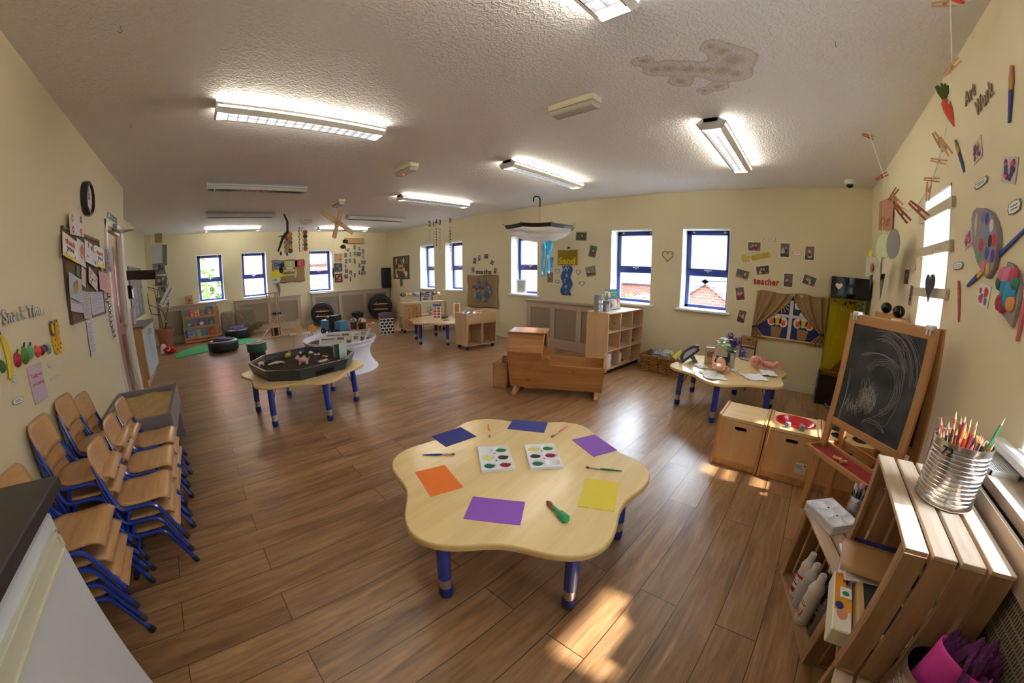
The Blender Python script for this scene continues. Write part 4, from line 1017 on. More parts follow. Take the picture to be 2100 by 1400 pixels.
endp(-.01,-.03,[(wt*.95,zt+.17),(.15,.70),(-.15,.70),(-wt*.95,zt+.17)],'headboard')
endp(L_-.01,L_+.01,[(wt*.8,zt+.03),(.12,zt+.05),(.06,zt+.10),(0,zt+.12),(-.06,zt+.10),(-.12,zt+.05),(-wt*.8,zt+.03)],'footboard')
hp=[(wt,zt+.13),(.15,.69)]
for s in (-1,1):
    m=MB(); y0,z0=s*wt,zt+.12; y1,z1=s*.150,.69
    m.add([(-.03,yc+y0,z0),(hl,yc+y0,z0),(hl-.01,yc+y1,z1),(-.03,yc+y1,z1)]+[(-.03,yc+y0*.93,z0),(hl,yc+y0*.93,z0),(hl-.01,yc+y1*.9,z1),(-.03,yc+y1*.9,z1)],[(0,1,2,3),(7,6,5,4),(0,4,5,1),(1,5,6,2),(2,6,7,3),(3,7,4,0)] if s<0 else [(3,2,1,0),(4,5,6,7),(1,5,4,0),(2,6,5,1),(3,7,6,2),(0,4,7,3)])
    m.build('hood_side',PINE,root)
m=MB(); m.bb(-.05,hl+.02,yc-.175,yc+.175,.69,.708,b=.004); m.build('hood_roof',PINE,root)
m=MB(); outer=[(wt*.97,zt+.12),(.152,.69),(-.152,.69),(-wt*.97,zt+.12)]; arch=[(.155*math.cos(t),zt+.12+.20*math.sin(t)) for t in [pi*k/14 for k in range(15)]]
ol=[outer[0],outer[1],outer[2],outer[3]]
pts=[outer[3]]+[(-p[0],p[1]) for p in arch][:0]+[]
poly=[(wt*.97,zt+.12),(.152,.69),(-.152,.69),(-wt*.97,zt+.12)]+[(-p[0],p[1]) for p in arch]
m.prism(poly,0,.018,0,Matrix(((0,0,1,hl-.018),(1,0,0,yc),(0,1,0,0),(0,0,0,1)))); m.build('hood_arch',PINE,root)
m=MB(); m.bb(.0,L_-.0,yc-wb+.01,yc+wb-.01,zb,zb+.02); m.build('cradle_floor',PINE,root)
PINEL=wood('pale_pine_end_grain',(206,160,110),(180,130,84),axis='Y',rough=.5)
for x in (.05,L_-.05):
    m=MB(); pts=[(-.30,.028),(-.29,.0),(-.20,.004),(0,-.0),(.20,.004),(.29,.0),(.30,.028),(.24,.05),(.2,.076),(-.2,.076),(-.24,.05)]
    m.prism(pts,-.02,.02,0,Matrix(((0,0,1,x),(1,0,0,yc),(0,1,0,0),(0,0,0,1)))); m.build('rocker',PINEL,root)
m=MB()
for q in ((-.09,.09,-.20,.20,0,.012),(-.09,.09,-.20,-.185,0,.31),(-.09,.09,.185,.20,0,.31),(-.09,-.075,-.20,.20,0,.31),(.075,.09,-.20,.20,0,.31)): m.bb(*q)
o=m.build('wooden_box',PINEL,None,root.matrix_world@T(-.16,.32,0)); tag(o,'pale open wooden box standing behind the head of the cradle','box')
BEECH=wood('beech_veneer',(216,180,138),(202,162,118),axis='Z',rough=.4,scale=.5); BEECHX=wood('beech_veneer_flat',(216,180,138),(202,162,118),axis='X',rough=.4,scale=.5)
def castors(root,x0,x1,y0,y1):
    for x in (x0,x1):
        for y in (y0,y1):
            m=MB(); m.lathe([(.0,-.014),(.028,-.014),(.03,-.008),(.03,.008),(.028,.014),(0,.014)],14,0,T(x,y,.030)@RX(pi/2)); m.bb(x-.012,x+.012,y-.012,y+.012,.045,.075); m.build('castor',RUB,root)
q0=Vector((3.837,4.767)); q1=Vector((4.472,4.699)); e=(q1-q0).normalized(); Wd=.64; Dd=.38
root=thing('tray_trolley','beech tray trolley with empty runners and metal bowls on top','trolley',Matrix(((e.x,-e.y,0,q0.x),(e.y,e.x,0,q0.y),(0,0,1,0),(0,0,0,1))))
m=MB(); z0,z1=.075,.645
m.bb(0,.018,0,Dd,z0,z1); m.build('side_panel',BEECH,root); m=MB(); m.bb(Wd-.018,Wd,0,Dd,z0,z1); m.build('side_panel',BEECH,root)
m=MB(); m.bb(Wd/2-.009,Wd/2+.009,0.004,Dd,z0+.018,z1-.18); m.build('divider',BEECH,root)
m=MB(); m.bb(.018,Wd-.018,0,Dd,z0,z0+.018); m.build('bottom_panel',BEECHX,root)
m=MB(); m.bb(.018,Wd-.018,Dd-.012,Dd,z0+.018,z1); m.build('back_panel',BEECHX,root)
m=MB(); m.bb(.018,Wd-.018,0,.018,z1-.18,z1); m.build('front_fascia',BEECHX,root)
m=MB(); m.bb(.018,Wd-.018,.018,Dd-.012,z1-.195,z1-.18); m.build('top_shelf',BEECHX,root)
m=MB(); m.bb(Wd*.55,Wd*.57,.018,Dd-.012,z1-.18,z1-.005); m.build('compartment_divider',BEECHX,root)
for bx in (.018,Wd/2+.009):
    w_=Wd/2-.027
    for k in range(4):
        z=z0+.07+k*.085
        for x in (bx,bx+w_-.01): 
            m=MB(); m.bb(x,x+.01,.01,Dd-.02,z,z+.012); m.build('tray_runner',BEECHX,root)
castors(root,.05,Wd-.05,.06,Dd-.06)
BOWL=mat('steel_bowl',(206,206,206),metal=.95,rough=.22)
for (x,y,z,s,ax,lab) in [(.17,.17,z1-.085,.135,0,'large upturned steel bowl on the tray trolley'),(.34,.14,z1-.085,.095,.5,'smaller tilted steel bowl on the tray trolley')]:
    m=MB(); m.lathe([(s,0),(s*.98,s*.25),(s*.85,s*.6),(s*.55,s*.86),(s*.3,s*.93),(0.002,s*.93)],26,0)
    o=m.build('steel_bowl',BOWL,None,root.matrix_world@T(x,y,z)@RX(-ax),solid=.003); tag(o,lab,'bowl','steel bowls on the trolley')
q0=Vector((4.225,2.30)); q1=Vector((5.235,2.245)); e=(q1-q0).normalized(); Wd=1.02; Dd=.35; H_=.85
root=thing('cubby_unit','beech nine cubby storage unit by the window wall','shelving unit',Matrix(((e.x,-e.y,0,q0.x),(e.y,e.x,0,q0.y),(0,0,1,0),(0,0,0,1))))
CUB=root.matrix_world.copy()
def cpanel(): return [(0,0),(Dd,0),(Dd,H_-.10)]+[(Dd-.05+.05*math.cos(t),H_-.09+.05*math.sin(t)) for t in [.3*k for k in range(6)]]+[(.05-.05*math.sin(t),H_-.09+.05*math.cos(t)) for t in [.3*k for k in range(6)]]
MY=lambda x: Matrix(((0,0,1,x),(1,0,0,0),(0,1,0,0),(0,0,0,1)))
for x in (0,Wd-.02):
    m=MB(); m.prism(cpanel(),0,.02,0,MY(x)@T(0,.03,0)); m.build('side_panel',BEECH,root)
zs=[.06,.315,.57]; 
for k,z in enumerate(zs): m=MB(); m.bb(.02,Wd-.02,0.0,Dd,z,z+.018); m.build('shelf',BEECHX,root)
m=MB(); m.bb(.0,Wd,0.0,Dd,.825,.845,b=.004); m.build('top_panel',BEECHX,root)
for x in (Wd/3,2*Wd/3): m=MB(); m.bb(x-.009,x+.009,.004,Dd,.078,.825); m.build('divider',BEECH,root)
m=MB(); m.bb(.02,Wd-.02,Dd-.012,Dd,.06,.825); m.build('back_panel',BEECHX,root)
m=MB(); m.bb(.03,Wd-.03,.03,Dd-.03,.0,.06); m.build('plinth',RUB,root)
def oncub(x,y,z): return CUB@T(x,y,z)
NAVYC=mat('navy_glaze',(34,38,84),rough=.2,coat=.4)
def tagged(o,lab,cat,grp=None): return tag(o,lab,cat,grp)
cx=[Wd/6,Wd/2,5*Wd/6]
root=thing('teapot','small navy teapot in the top middle cubby','teapot',oncub(cx[1]-.09,.10,.588))
m=MB(); m.lathe([(.03,0),(.05,.02),(.055,.05),(.045,.085),(.025,.10),(.008,.105),(.01,.12),(.002,.124)],18,0,cap0=True); m.build('pot',NAVYC,root)
m=MB(); m.tube([(.05,0,.085),(.085,0,.085),(.09,0,.05),(.05,0,.03)],.007,7); m.build('handle',NAVYC,root)
m=MB(); m.tube([(-.05,0,.04),(-.08,0,.06),(-.095,0,.095)],[.012,.009,.006],7); m.build('spout',NAVYC,root)
m=MB(); m.lathe([(.05,0),(.06,.03),(.062,.09),(.05,.12),(.03,.14),(.03,.16),(.034,.165)],18,0,cap0=True)
o=m.build('vase',NAVYC,None,oncub(cx[2]-.10,.10,.588)); tag(o,'blue pot bellied jar in the top right cubby','jar')
root=thing('black_tub','black tub of white cloths in the middle cubby','tub',oncub(cx[1]-.09,.10,.333))
m=MB(); m.lathe([(.05,0),(.062,.09),(.066,.095)],16,0,cap0=True); m.build('tub',C('black_gloss',(12,12,14)),root,solid=.003)
m=MB(); r=random.Random(3)
m.ell((0,0,.095),(.05,.05,.035),10,6); m.build('cloth',C('white_cloth',(226,224,222),rough=.85),root)
m=MB(); m.lathe([(.03,0),(.10,.018),(.125,.035)],24,0,cap0=True); o=m.build('grey_dish',C('slate_grey',(92,94,100),rough=.4),None,oncub(cx[2]-.04,.15,.333),solid=.004); tag(o,'shallow grey dish in the middle right cubby','dish')
root=thing('jug','white plastic jug kettle in the bottom left cubby','jug',oncub(cx[0]-.02,.08,.078))
m=MB(); m.lathe([(.052,0),(.055,.01),(.048,.15),(.044,.19),(.03,.2),(.002,.2)],18,0,cap0=True); m.build('body',C('white_plastic',(230,230,230)),root)
m=MB(); m.tube([(.045,0,.18),(.095,0,.185),(.10,0,.10),(.085,0,.04),(.05,0,.03)],.010,8); m.build('handle',C('white_plastic',(230,230,230)),root)
root=thing('canister','cream lidded canister in the bottom middle cubby','canister',oncub(cx[1]-.05,.10,.078))
m=MB(); m.lathe([(.05,0),(.058,.01),(.06,.12),(.055,.13)],18,0,cap0=True); m.build('body',C('cream_glaze',(222,216,196),rough=.3),root)
m=MB(); m.lathe([(.06,.13),(.058,.145),(.03,.155),(.01,.158),(.01,.17),(.002,.172)],18,0); m.build('lid',C('cream_glaze',(222,216,196)),root)
m=MB(); m.ell((0,0,.018),(.018,.018,.018),8,6); o=m.build('toy_berry',C('dark_red_plastic',(110,24,30),rough=.3),None,oncub(cx[1]+.08,.08,.078)); tag(o,'tiny dark red ball beside the cream canister','ball')
m=MB(); m.lathe([(.025,0),(.03,.05),(.018,.07),(.018,.08)],12,0,cap0=True,cap1=True); o=m.build('dark_jar',C('slate_grey',(92,94,100)),None,oncub(cx[0]-.04,.10,.333)); tag(o,'small dark jar in the middle left cubby','jar')
GALV=mat('galvanised_tin',(176,178,182),metal=.8,rough=.35,var=.12,vscale=20)
def tinc(lab,x,y,r_,h_,rings,name='tin'):
    m=MB(); p=[(r_,0),(r_*1.02,.004)]
    for k in range(rings): z=.02+(h_-.04)*k/rings; p+= [(r_,z),(r_*.975,z+.006),(r_,z+.012)]
    p+=[(r_,h_-.012),(r_*1.03,h_-.004),(r_,h_),(r_*.95,h_-.002),(r_*.94,.01)]
    m.lathe(p,26,0,cap0=True); root=m.build(name,GALV,None,oncub(x,y,.845)); tag(root,lab,'tin','tins on the cubby unit'); return root
tinc('tall ribbed metal tin on the cubby unit',.075,.22,.065,.235,3)
tinc('short metal mug on the cubby unit in front of the teal book',.20,.17,.055,.15,3,'metal_mug')
def bookcover(pb,W,H):
    pb.flat(rp(-W*.46,W*.46,-H*.46,H*.02),ZI,pb.c((200,190,178)))
    for x,y,s,c in ((-.25,-.2,.16,(120,70,60)),(-.1,-.1,.12,(226,190,160)),(.12,-.2,.14,(230,226,220)),(.3,-.05,.10,(214,70,50)),(-.3,.25,.12,(226,190,140)),(-.36,-.36,.12,(110,90,140))): pb.flat(ep(x*W,y*H,s*W*.8,s*W),ZI*2,pb.c(c))
    put_text(pb,'Our Favourite',H*.10,pb.c((200,226,226)),T(.05*W,.34*H,ZI*2)); put_text(pb,'stories',H*.10,pb.c((200,226,226)),T(.05*W,.22*H,ZI*2))
pb=PB(); i=pb.c((44,120,124)); W_,h_=.36,.30; pb.bb(-W_/2,W_/2,-h_/2,h_/2,-.012,0,i); bookcover(pb,W_,h_)
o=pb.done('picture_book',None,oncub(.46,.19,.845)@RX(math.radians(82))@T(0,h_/2,0)); tag(o,'large teal picture book standing on the cubby unit','book')
m=MB(); m.lathe([(.05,-.01),(.052,0),(.05,.01)],20,0,cap0=True,cap1=True); o=m.build('wooden_disc',C('pale_wood_plain',(214,176,120)),None,oncub(.285,.235,.845+.225)@RX(pi/2)); 
tag(o,'pale round wooden disc propped beside the teal book','disc')
m=MB(); m.cyl((0,0,-.215),(0,0,-.045),.006,n=6); m.build('stick',C('pale_wood_plain',(214,176,120)),o,RX(-pi/2)@T(0,0,0))
root=thing('wicker_basket','rectangular wicker basket by the window wall','basket',T(5.03,1.75,0))
def xy_brick(name,c1,c2,cm,bw,rh,ms,off=.5):
    m=brick_mat(name,c1,c2,cm); N=m.node_tree.nodes; bt=[n for n in N if n.type=='TEX_BRICK'][0]; bt.offset=off
    for k,v in (('Brick Width',bw),('Row Height',rh),('Mortar Size',ms)): bt.inputs[k].default_value=v
    tcn=[n for n in N if n.type=='TEX_COORD'][0]; sx=N.new('ShaderNodeSeparateXYZ'); ad=N.new('ShaderNodeMath'); cb=N.new('ShaderNodeCombineXYZ'); L=m.node_tree.links
    L.new(tcn.outputs['Object'],sx.inputs[0]); L.new(sx.outputs['X'],ad.inputs[0]); L.new(sx.outputs['Y'],ad.inputs[1]); L.new(ad.outputs[0],cb.inputs['X']); L.new(sx.outputs['Z'],cb.inputs['Y']); L.new(cb.outputs[0],bt.inputs['Vector']); return m
WICK=xy_brick('wicker_cane',(204,158,92),(172,124,66),(84,54,26),.05,.021,.0032)
a,b2=.19,.31
for k in range(10):
    z=.012+k*.021; s_=1+.012*k*.6
    m_path=[]
    N_=64
    for i in range(N_):
        t=i/N_; per=[(-a,-b2),(a,-b2),(a,b2),(-a,b2)]
        seg=int(t*4); f_=t*4-seg; p,q=per[seg],per[(seg+1)%4]; x=p[0]+(q[0]-p[0])*f_; y=p[1]+(q[1]-p[1])*f_
        w_=.010*(1 if (i+k)%2 else -1); nx,ny=[(0,-1),(1,0),(0,1),(-1,0)][seg]
        m_path.append(((x*s_+nx*w_),(y*s_+ny*w_),z))
    if k==0: mbk=MB()
    mbk.tube(m_path,.0085,6,0,None,closed=True)
tag(mbk.build('woven_side',WICK,root),None,None,kind='stuff')
m=MB(); m.tube([(-a*1.1,-b2*1.06,.225),(a*1.1,-b2*1.06,.225),(a*1.1,b2*1.06,.225),(-a*1.1,b2*1.06,.225)],.014,8,0,None,closed=True); m.build('rim',WICK,root)
m=MB(); m.bb(-a,a,-b2,b2,.004,.014); m.build('base',WICK,root)
def crumple(r_,seed,amp=.25,n=18,m_=10):
    rnd=random.Random(seed); ph=[rnd.uniform(0,6) for _ in range(6)]; mb=MB()
    mb.ell((0,0,0),(1,1,1),n,m_)
    out=[]
    for v in mb.v:
        k=1+amp*(math.sin(5*v[0]+ph[0])*math.cos(6*v[1]+ph[1])+.6*math.sin(9*v[2]+ph[2]+4*v[0]))
        out.append((v[0]*r_[0]*k,v[1]*r_[1]*k,v[2]*r_[2]*k))
    mb.v=out; return mb
for lab,x,y,c in [('crumpled pale blue doll clothes in the wicker basket',5.03,1.86,(170,182,206)),('crumpled white doll clothes in the wicker basket',5.07,1.74,(206,204,206))]:
    o=crumple((.10,.10,.07),int(y*100)).build('doll_clothes',C('cloth_%d'%c[0],c,rough=.9),None,T(x,y,.23)); tag(o,lab,'clothes','clothes in the wicker basket')
m=MB(); m.lathe([(.02,0),(.03,.01),(.08,.02),(.085,.03),(.05,.09),(.015,.16),(.0,.17)],20,0); o=m.build('yellow_funnel',C('yellow_plastic',(226,220,60),rough=.35),None,T(4.98,1.56,.20)@RX(.3)); tag(o,'translucent yellow cone toy in the wicker basket','toy')
m=MB(); m.bb(-.12,.12,-.12,.12,0,.12); o=m.build('storage_box',C('cardboard_brown',(150,112,76),rough=.85),None,T(5.03,1.70,.016)); tag(o,'brown box at the bottom of the wicker basket','box')
BIR=wood('birch_plywood_face',(220,180,128),(206,162,108),axis='Z',rough=.4,scale=.45); BIRX=wood('birch_plywood_top',(226,194,142),(214,178,124),axis='X',rough=.35,scale=.45); BIRE=wood('birch_edge',(206,156,102),(182,130,80),axis='Z',rough=.4)
def kunit(label,y0,y1,x0=2.69,D=.36,H_=.40,sink=False):
    """front faces the viewer's left (-X); local x runs along the front, local y into the unit"""
    W=y0-y1
    root=thing('play_kitchen_unit',label,'play kitchen',Matrix(((0,1,0,x0),(-1,0,0,y0),(0,0,1,0),(0,0,0,1))),'play kitchen units')
    for x in (0,W-.022):
        m=MB(); m.bb(x,x+.022,-.012,D,0,H_+.012,b=.008); m.build('side_panel',BIRE,root)
    m=MB()
    if not sink: m.bb(.022,W-.022,0,D,H_-.022,H_)
    else:
        n=20; cx,cy2=W/2,.20; e=[(cx+.140*math.cos(t),cy2+.115*math.sin(t)) for t in [pi*k/n for k in range(n+1)]]
        m.prism([(.022,cy2)]+[(cx-.140,cy2)]+e[::-1][1:-1]+[(cx+.140,cy2),(W-.022,cy2),(W-.022,D),(.022,D)],H_-.022,H_)
        e2=[(p[0],2*cy2-p[1]) for p in e]
        m.prism([(.022,cy2)]+[(cx-.140,cy2)]+e2[::-1][1:-1]+[(cx+.140,cy2),(W-.022,cy2),(W-.022,0),(.022,0)],H_-.022,H_)
    top=m.build('worktop',BIRX,root)
    m=MB(); sx,sz,rw,rh=W/2,H_-.075,.045,.014; n=10
    x0,x1,z0,z1=.022,W-.022,.056,H_-.026
    lo=[(sx+(rw-rh)+rh*math.cos(t),sz+rh*math.sin(t)) for t in [-pi/2*k/n for k in range(n+1)]]+[(sx-(rw-rh)+rh*math.cos(t),sz+rh*math.sin(t)) for t in [-pi/2-pi/2*k/n for k in range(n+1)]]
    up=[(p[0],2*sz-p[1]) for p in lo]
    MP=Matrix(((1,0,0,0),(0,0,-1,0),(0,1,0,0),(0,0,0,1)))
    m.prism([(x0,z0),(x1,z0),(x1,sz)]+lo+[(x0,sz)],-.014,0,0,MP); m.prism([(x0,z1),(x1,z1),(x1,sz)]+up+[(x0,sz)],-.014,0,0,MP)
    m.build('door',BIR,root)
    m=MB(); m.bb(.022,W-.022,D-.01,D,0.02,H_-.022); m.build('back_panel',BIRX,root); m=MB(); m.bb(.022,W-.022,.02,D-.01,.056,.068); m.build('inner_shelf',BIRX,root)
    m=MB(); m.bb(.022,W-.022,.004,.02,0.0,.056,b=.003); m.build('kick_board',BIRE,root)
    return root,W
r1,W1=kunit('plain birch play cabinet at the left of the play kitchen',.462,.100)
r2,W2=kunit('birch play sink unit with a red bowl',.094,-.285,sink=True)
r3,W3=kunit('birch play cooker unit with black hotplates behind the easel',-.291,-.66)
REDP=mat('red_plastic',(196,24,30),rough=.25,coat=.3); GREYK=mat('grey_knob',(126,134,142),rough=.4)
m=MB(); m.lathe([(.150,.400),(.152,.407),(.14,.408),(.132,.402),(.115,.375),(.08,.362),(.002,.36)],36,0,T(W2/2,.20,0)@SX(1,.82,1)); m.build('sink_bowl',REDP,r2)
for x in (W2*.36,W2*.63):
    m=MB(); m.lathe([(.021,.40),(.021,.432),(.018,.438),(.002,.44)],16,0,T(x,.055,0)); m.build('tap_knob',GREYK,r2)
pb=PB(); pb.bb(W2-.125,W2-.045,-.0032,-.0022,.10,.185,pb.c((226,226,222)))
for k in range(4): pb.bb(W2-.12,W2-.08+.01*(k%2),-.0038,-.0033,.165-.008*k,.168-.008*k,pb.c((120,120,120)))
put_text(pb,'CE',.016,pb.c((60,60,60)),T(W2-.066,-.0036,.125)@RX(pi/2)); pb.bb(W2-.062,W2-.05,-.0038,-.0033,.162,.174,pb.c((50,50,50)))
pb.done('rating_label',r2)
for (x,y) in ((.12,.11),(.12,.25),(.27,.11)):
    m=MB(); m.lathe([(.052,.4005),(.055,.404),(.045,.406),(.043,.403),(.03,.403),(.028,.405),(.002,.405)],24,0,T(x,y,0)); m.build('hotplate',C('black_enamel',(22,22,26),rough=.2),r3)
P=r3.matrix_world@Vector((.12,.25,.406)); root=thing('saucepan','black toy saucepan on the play cooker','saucepan',T(*P))
m=MB(); m.lathe([(.052,0),(.058,.008),(.06,.062),(.062,.066),(.056,.066),(.054,.01),(.002,.008)],26,0,cap0=True); m.build('pan',C('dark_steel_enamel',(48,50,58),rough=.2,coat=.4),root)
m=MB(); m.lathe([(.059,.064),(.064,.066),(.059,.069)],26,0); m.build('rim',C('chrome',(200,200,205)),root)
m=MB(); m.tube([(.05,.025,.055),(.085,.05,.062),(.13,.08,.085),(.19,.115,.105)],[.006,.010,.013,.010],8); m.build('handle',C('black_bakelite',(26,28,40),rough=.3),root)
OAK=wood('oak_easel_frame',(204,154,100),(178,128,78),axis='Z',rough=.4,scale=.8); OAKX=wood('oak_easel_rail',(204,154,100),(178,128,78),axis='X',rough=.4,scale=.8)
CB=bpy.data.materials.new('chalky_blackboard'); CB.use_nodes=True
def chalk(m):
    nt=m.node_tree; N=nt.nodes; L=nt.links; b=N['Principled BSDF']; b.inputs['Roughness'].default_value=.75
    tc=N.new('ShaderNodeTexCoord'); nz=N.new('ShaderNodeTexNoise'); nz.inputs['Scale'].default_value=7; nz.inputs['Detail'].default_value=6; L.new(tc.outputs['Object'],nz.inputs['Vector'])
    r=N.new('ShaderNodeValToRGB'); r.color_ramp.elements[0].position=.35; r.color_ramp.elements[0].color=rgb(40,42,46); r.color_ramp.elements[1].position=.8; r.color_ramp.elements[1].color=rgb(84,86,88)
    L.new(nz.outputs['Fac'],r.inputs['Fac']); L.new(r.outputs['Color'],b.inputs['Base Color'])
chalk(CB)
EX=Vector((-.751,-.661,0)); EY=Vector((.661,-.751,0)); E0=Vector((2.446,-.245,0)); EW=.56; EH=1.255
root=thing('easel','wooden double sided easel with a scribbled chalkboard and red tray','easel',Matrix(((EX.x,EY.x,0,E0.x),(EX.y,EY.y,0,E0.y),(0,0,1,0),(0,0,0,1))))
EM=root.matrix_world.copy()
ln=.075; bk0,bk1=.215,.125
def post(x,yb,yt,name,mt=OAK,w=.042,t=.022,z1=EH):
    m=MB(); h=w/2
    m.add([(x-h,yb-t/2,0),(x+h,yb-t/2,0),(x+h,yb+t/2,0),(x-h,yb+t/2,0),(x-h,yt-t/2,z1),(x+h,yt-t/2,z1),(x+h,yt+t/2,z1),(x-h,yt+t/2,z1)],[(3,2,1,0),(4,5,6,7),(0,1,5,4),(1,2,6,5),(2,3,7,6),(3,0,4,7)])
    return m.build(name,mt,root)
for x in (.021,EW-.021): post(x,0,ln,'front_leg'); post(x,bk0,bk1,'back_leg')
fy=lambda z: ln*z/EH
tilt=math.atan2(ln,EH)
def rail(z0,z1,name,y=None,back=False):
    m=MB(); zc=(z0+z1)/2; yy=fy(zc) if not back else bk0+(bk1-bk0)*zc/EH
    m.box((EW/2,yy,zc),(EW-.08,.018,z1-z0),0,None,.002); return m.build(name,OAKX,root)
rail(1.20,1.252,'top_rail'); rail(.60,.645,'bottom_rail'); rail(1.20,1.252,'top_rail',back=True); rail(.60,.645,'bottom_rail',back=True)
BM=T(EW/2,fy(.922)-.006,.922)@RX(-tilt)@RX(pi/2)
bw,bh=EW-.08,.56
pb=PB(); pb.box((0,0,-.004),(bw,bh,.008),pb.c(CB))
r=random.Random(11); CH_=C('chalk_white',(176,174,164),rough=.9); ci=pb.c(CH_); 
def stroke(pts,w):
    for (x0,y0),(x1,y1) in zip(pts,pts[1:]):
        dx,dy=x1-x0,y1-y0; l=math.hypot(dx,dy) or 1; nx,ny=-dy/l*w/2,dx/l*w/2
        pb.add([(x0-nx,y0-ny,.0006),(x1-nx,y1-ny,.0006),(x1+nx,y1+ny,.0006),(x0+nx,y0+ny,.0006)],[(0,1,2,3)],ci)
def arcpts(cx,cy,rx,ry,a0,a1,n=16,j=.004): return [(cx+rx*math.cos(a0+(a1-a0)*k/n)+r.uniform(-j,j),cy+ry*math.sin(a0+(a1-a0)*k/n)+r.uniform(-j,j)) for k in range(n+1)]
for k in range(16): stroke(arcpts(.0+r.uniform(-.02,.02),.02,.15+.006*k,.20+.006*k,1.8+r.uniform(-.3,.2),.2+r.uniform(-.3,.3),18,.002),.0011)
for k in range(4): stroke(arcpts(.02,-.02,.10+.01*k,.12+.01*k,2.6,-1.2,20,.003),.0013)
for k in range(40): 
    x=-.05+r.uniform(-.05,.05); y=-.09+r.uniform(-.06,.06); stroke([(x+.03*math.sin(q*1.3)+.012*q*.3,y+.05*math.cos(q*2.0+k)) for q in range(5)],.0010)
for k in range(14): x=-.16+r.uniform(-.03,.05); stroke([(x,-.20+r.uniform(-.03,.03)),(x+.015,-.15+r.uniform(-.02,.04)),(x+.03,-.21+r.uniform(-.02,.02))],.0013)
for k in range(5): stroke(arcpts(-.02,.05,.13+.012*k,.10,.6,2.4,14,.003),.0010)
for k in range(3): stroke(arcpts(.05,-.24,.08,.03+.01*k,2.9,.3,10,.003),.0015)
stroke(arcpts(-.1,-.02,.22,.2,.2,-1.1,14,.002),.0012); stroke(arcpts(.06,.0,.10,.24,1.2,-1.0,14,.002),.0012)
for k in range(5): stroke(arcpts(-.21,-.10-.02*k,.02,.14,1.2,-1.2,8,.003),.0012)
pb.done('chalkboard',root,BM)
m=MB(); m.box((0,0,0),(bw,bh,.006)); m.build('back_board',C('dark_brown_board',(96,62,46),rough=.6),root,T(EW/2,bk0+(bk1-bk0)*.922/EH+.006,.922)@RX(pi/2+ .05))
m=MB(); z0,z1=.43,.462; y0,y1=-.095,.225
m.bb(-.002,.014,y0,y1,z0,z1,b=.002); m.bb(EW-.014,EW+.002,y0,y1,z0,z1,b=.002); m.bb(.014,EW-.014,y0,y0+.016,z0,z1,b=.002); m.bb(.014,EW-.014,.07,.084,z0,z1,b=.002); m.bb(.014,EW-.014,y1-.014,y1,z0,z1,b=.002)
tr=m.build('tray_frame',OAKX,root)
m=MB(); m.bb(.014,EW-.014,y0+.016,.07,z0+.002,z0+.010); m.build('tray_base',mat('dusty_red_tray',(168,48,50),rough=.6,var=.25,vscale=30),root)
for x in (.05,EW-.04):
    for yy,nm in ((fy(1.23)-.012,'front'),):
        m=MB(); m.bb(x-.02,x+.02,yy-.012,yy+.03,EH-.01,EH+.012,b=.003); m.bb(x-.012,x-.006,yy-.012,yy-.008,EH-.035,EH); m.bb(x+.006,x+.012,yy-.012,yy-.008,EH-.035,EH); m.build('clip',C('white_plastic',(230,230,230)),root)
for k,(x,y,a,l) in enumerate([(.20,-.02,.5,.030),(.245,-.015,1.2,.024)]):
    m=MB(); m.tube([(-l,0,0),(-l*.85,0,0),(-l*.3,0,0),(0,0,0),(l*.3,0,0),(l*.85,0,0),(l,0,0)],[.003,.011,.010,.008,.010,.011,.003],10)
    o=m.build('toy_peanut',C('peanut_wood',(222,176,120),rough=.5),None,EM@T(x,y,z0+.022)@RZ(a)); tag(o,['longer peanut shaped wooden piece in the red easel tray','shorter peanut shaped wooden piece in the red easel tray'][k],'toy','wooden pieces in the easel tray')
CR=wood('rough_crate_pine',(196,160,122),(158,120,84),axis='X',rough=.75,scale=.7,knots=7); CRV=wood('rough_crate_pine_upright',(186,148,110),(148,110,78),axis='Z',rough=.75,scale=.7,knots=7); CRT=wood('pale_crate_top',(222,200,174),(190,160,134),axis='X',rough=.8,scale=.8,knots=6)
NAIL=C('nail_head',(70,58,52),metal=.6,rough=.5)
def crate(label,M,L_,D,H_,top=CRT,ntop=4):
    root=thing('wooden_crate',label,'crate',M,'wooden fruit crates')
    t=.013; rnd=random.Random(int(L_*1000+H_*100))
    def slats(n,span,gap):
        w=(span-gap*(n-1))/n; return [(k*(w+gap),k*(w+gap)+w) for k in range(n)]
    for (a,b2) in slats(ntop,D,.012): 
        m=MB(); j=rnd.uniform(-.003,.003); m.bb(0+j,L_+j,a,b2,H_-t,H_,b=.0015); m.build('top_slat',top,root)
    for (a,b2) in slats(4,D,.012): m=MB(); m.bb(0,L_,a,b2,0,t,b=.0015); m.build('bottom_slat',CR,root)
    for x0,x1 in ((0,t),(L_-t,L_)):
        for (a,b2) in slats(4,D,.010): m=MB(); m.bb(x0,x1,a,b2,t,H_-t,b=.0015); m.build('end_board',CRV,root)
    for (a,b2) in slats(3,H_-2*t,.03): m=MB(); m.bb(t,L_-t,D-t,D,t+a,t+b2,b=.0015); m.build('back_slat',CR,root)
    for x in (t,L_-t-.03):
        m=MB(); m.bb(x,x+.03,D-t-.03,D-t,t,H_-t); m.build('corner_post',CRV,root)
        m=MB(); m.bb(x,x+.03,.0,.014,t,H_-t); m.build('corner_post',CRV,root)
    return root
def frameM(p,ax,z): a,b2=ax; return Matrix(((a,-b2,0,p[0]),(b2,a,0,p[1]),(0,0,1,z),(0,0,0,1)))
AX=(-.9434,-.3316); AM=frameM((1.74,-.205),AX,0)
crate('wooden crate of paint bottles standing on the floor',AM,.54,.27,.40)
BMx=frameM((1.452,-.368),(-1,0),.402)
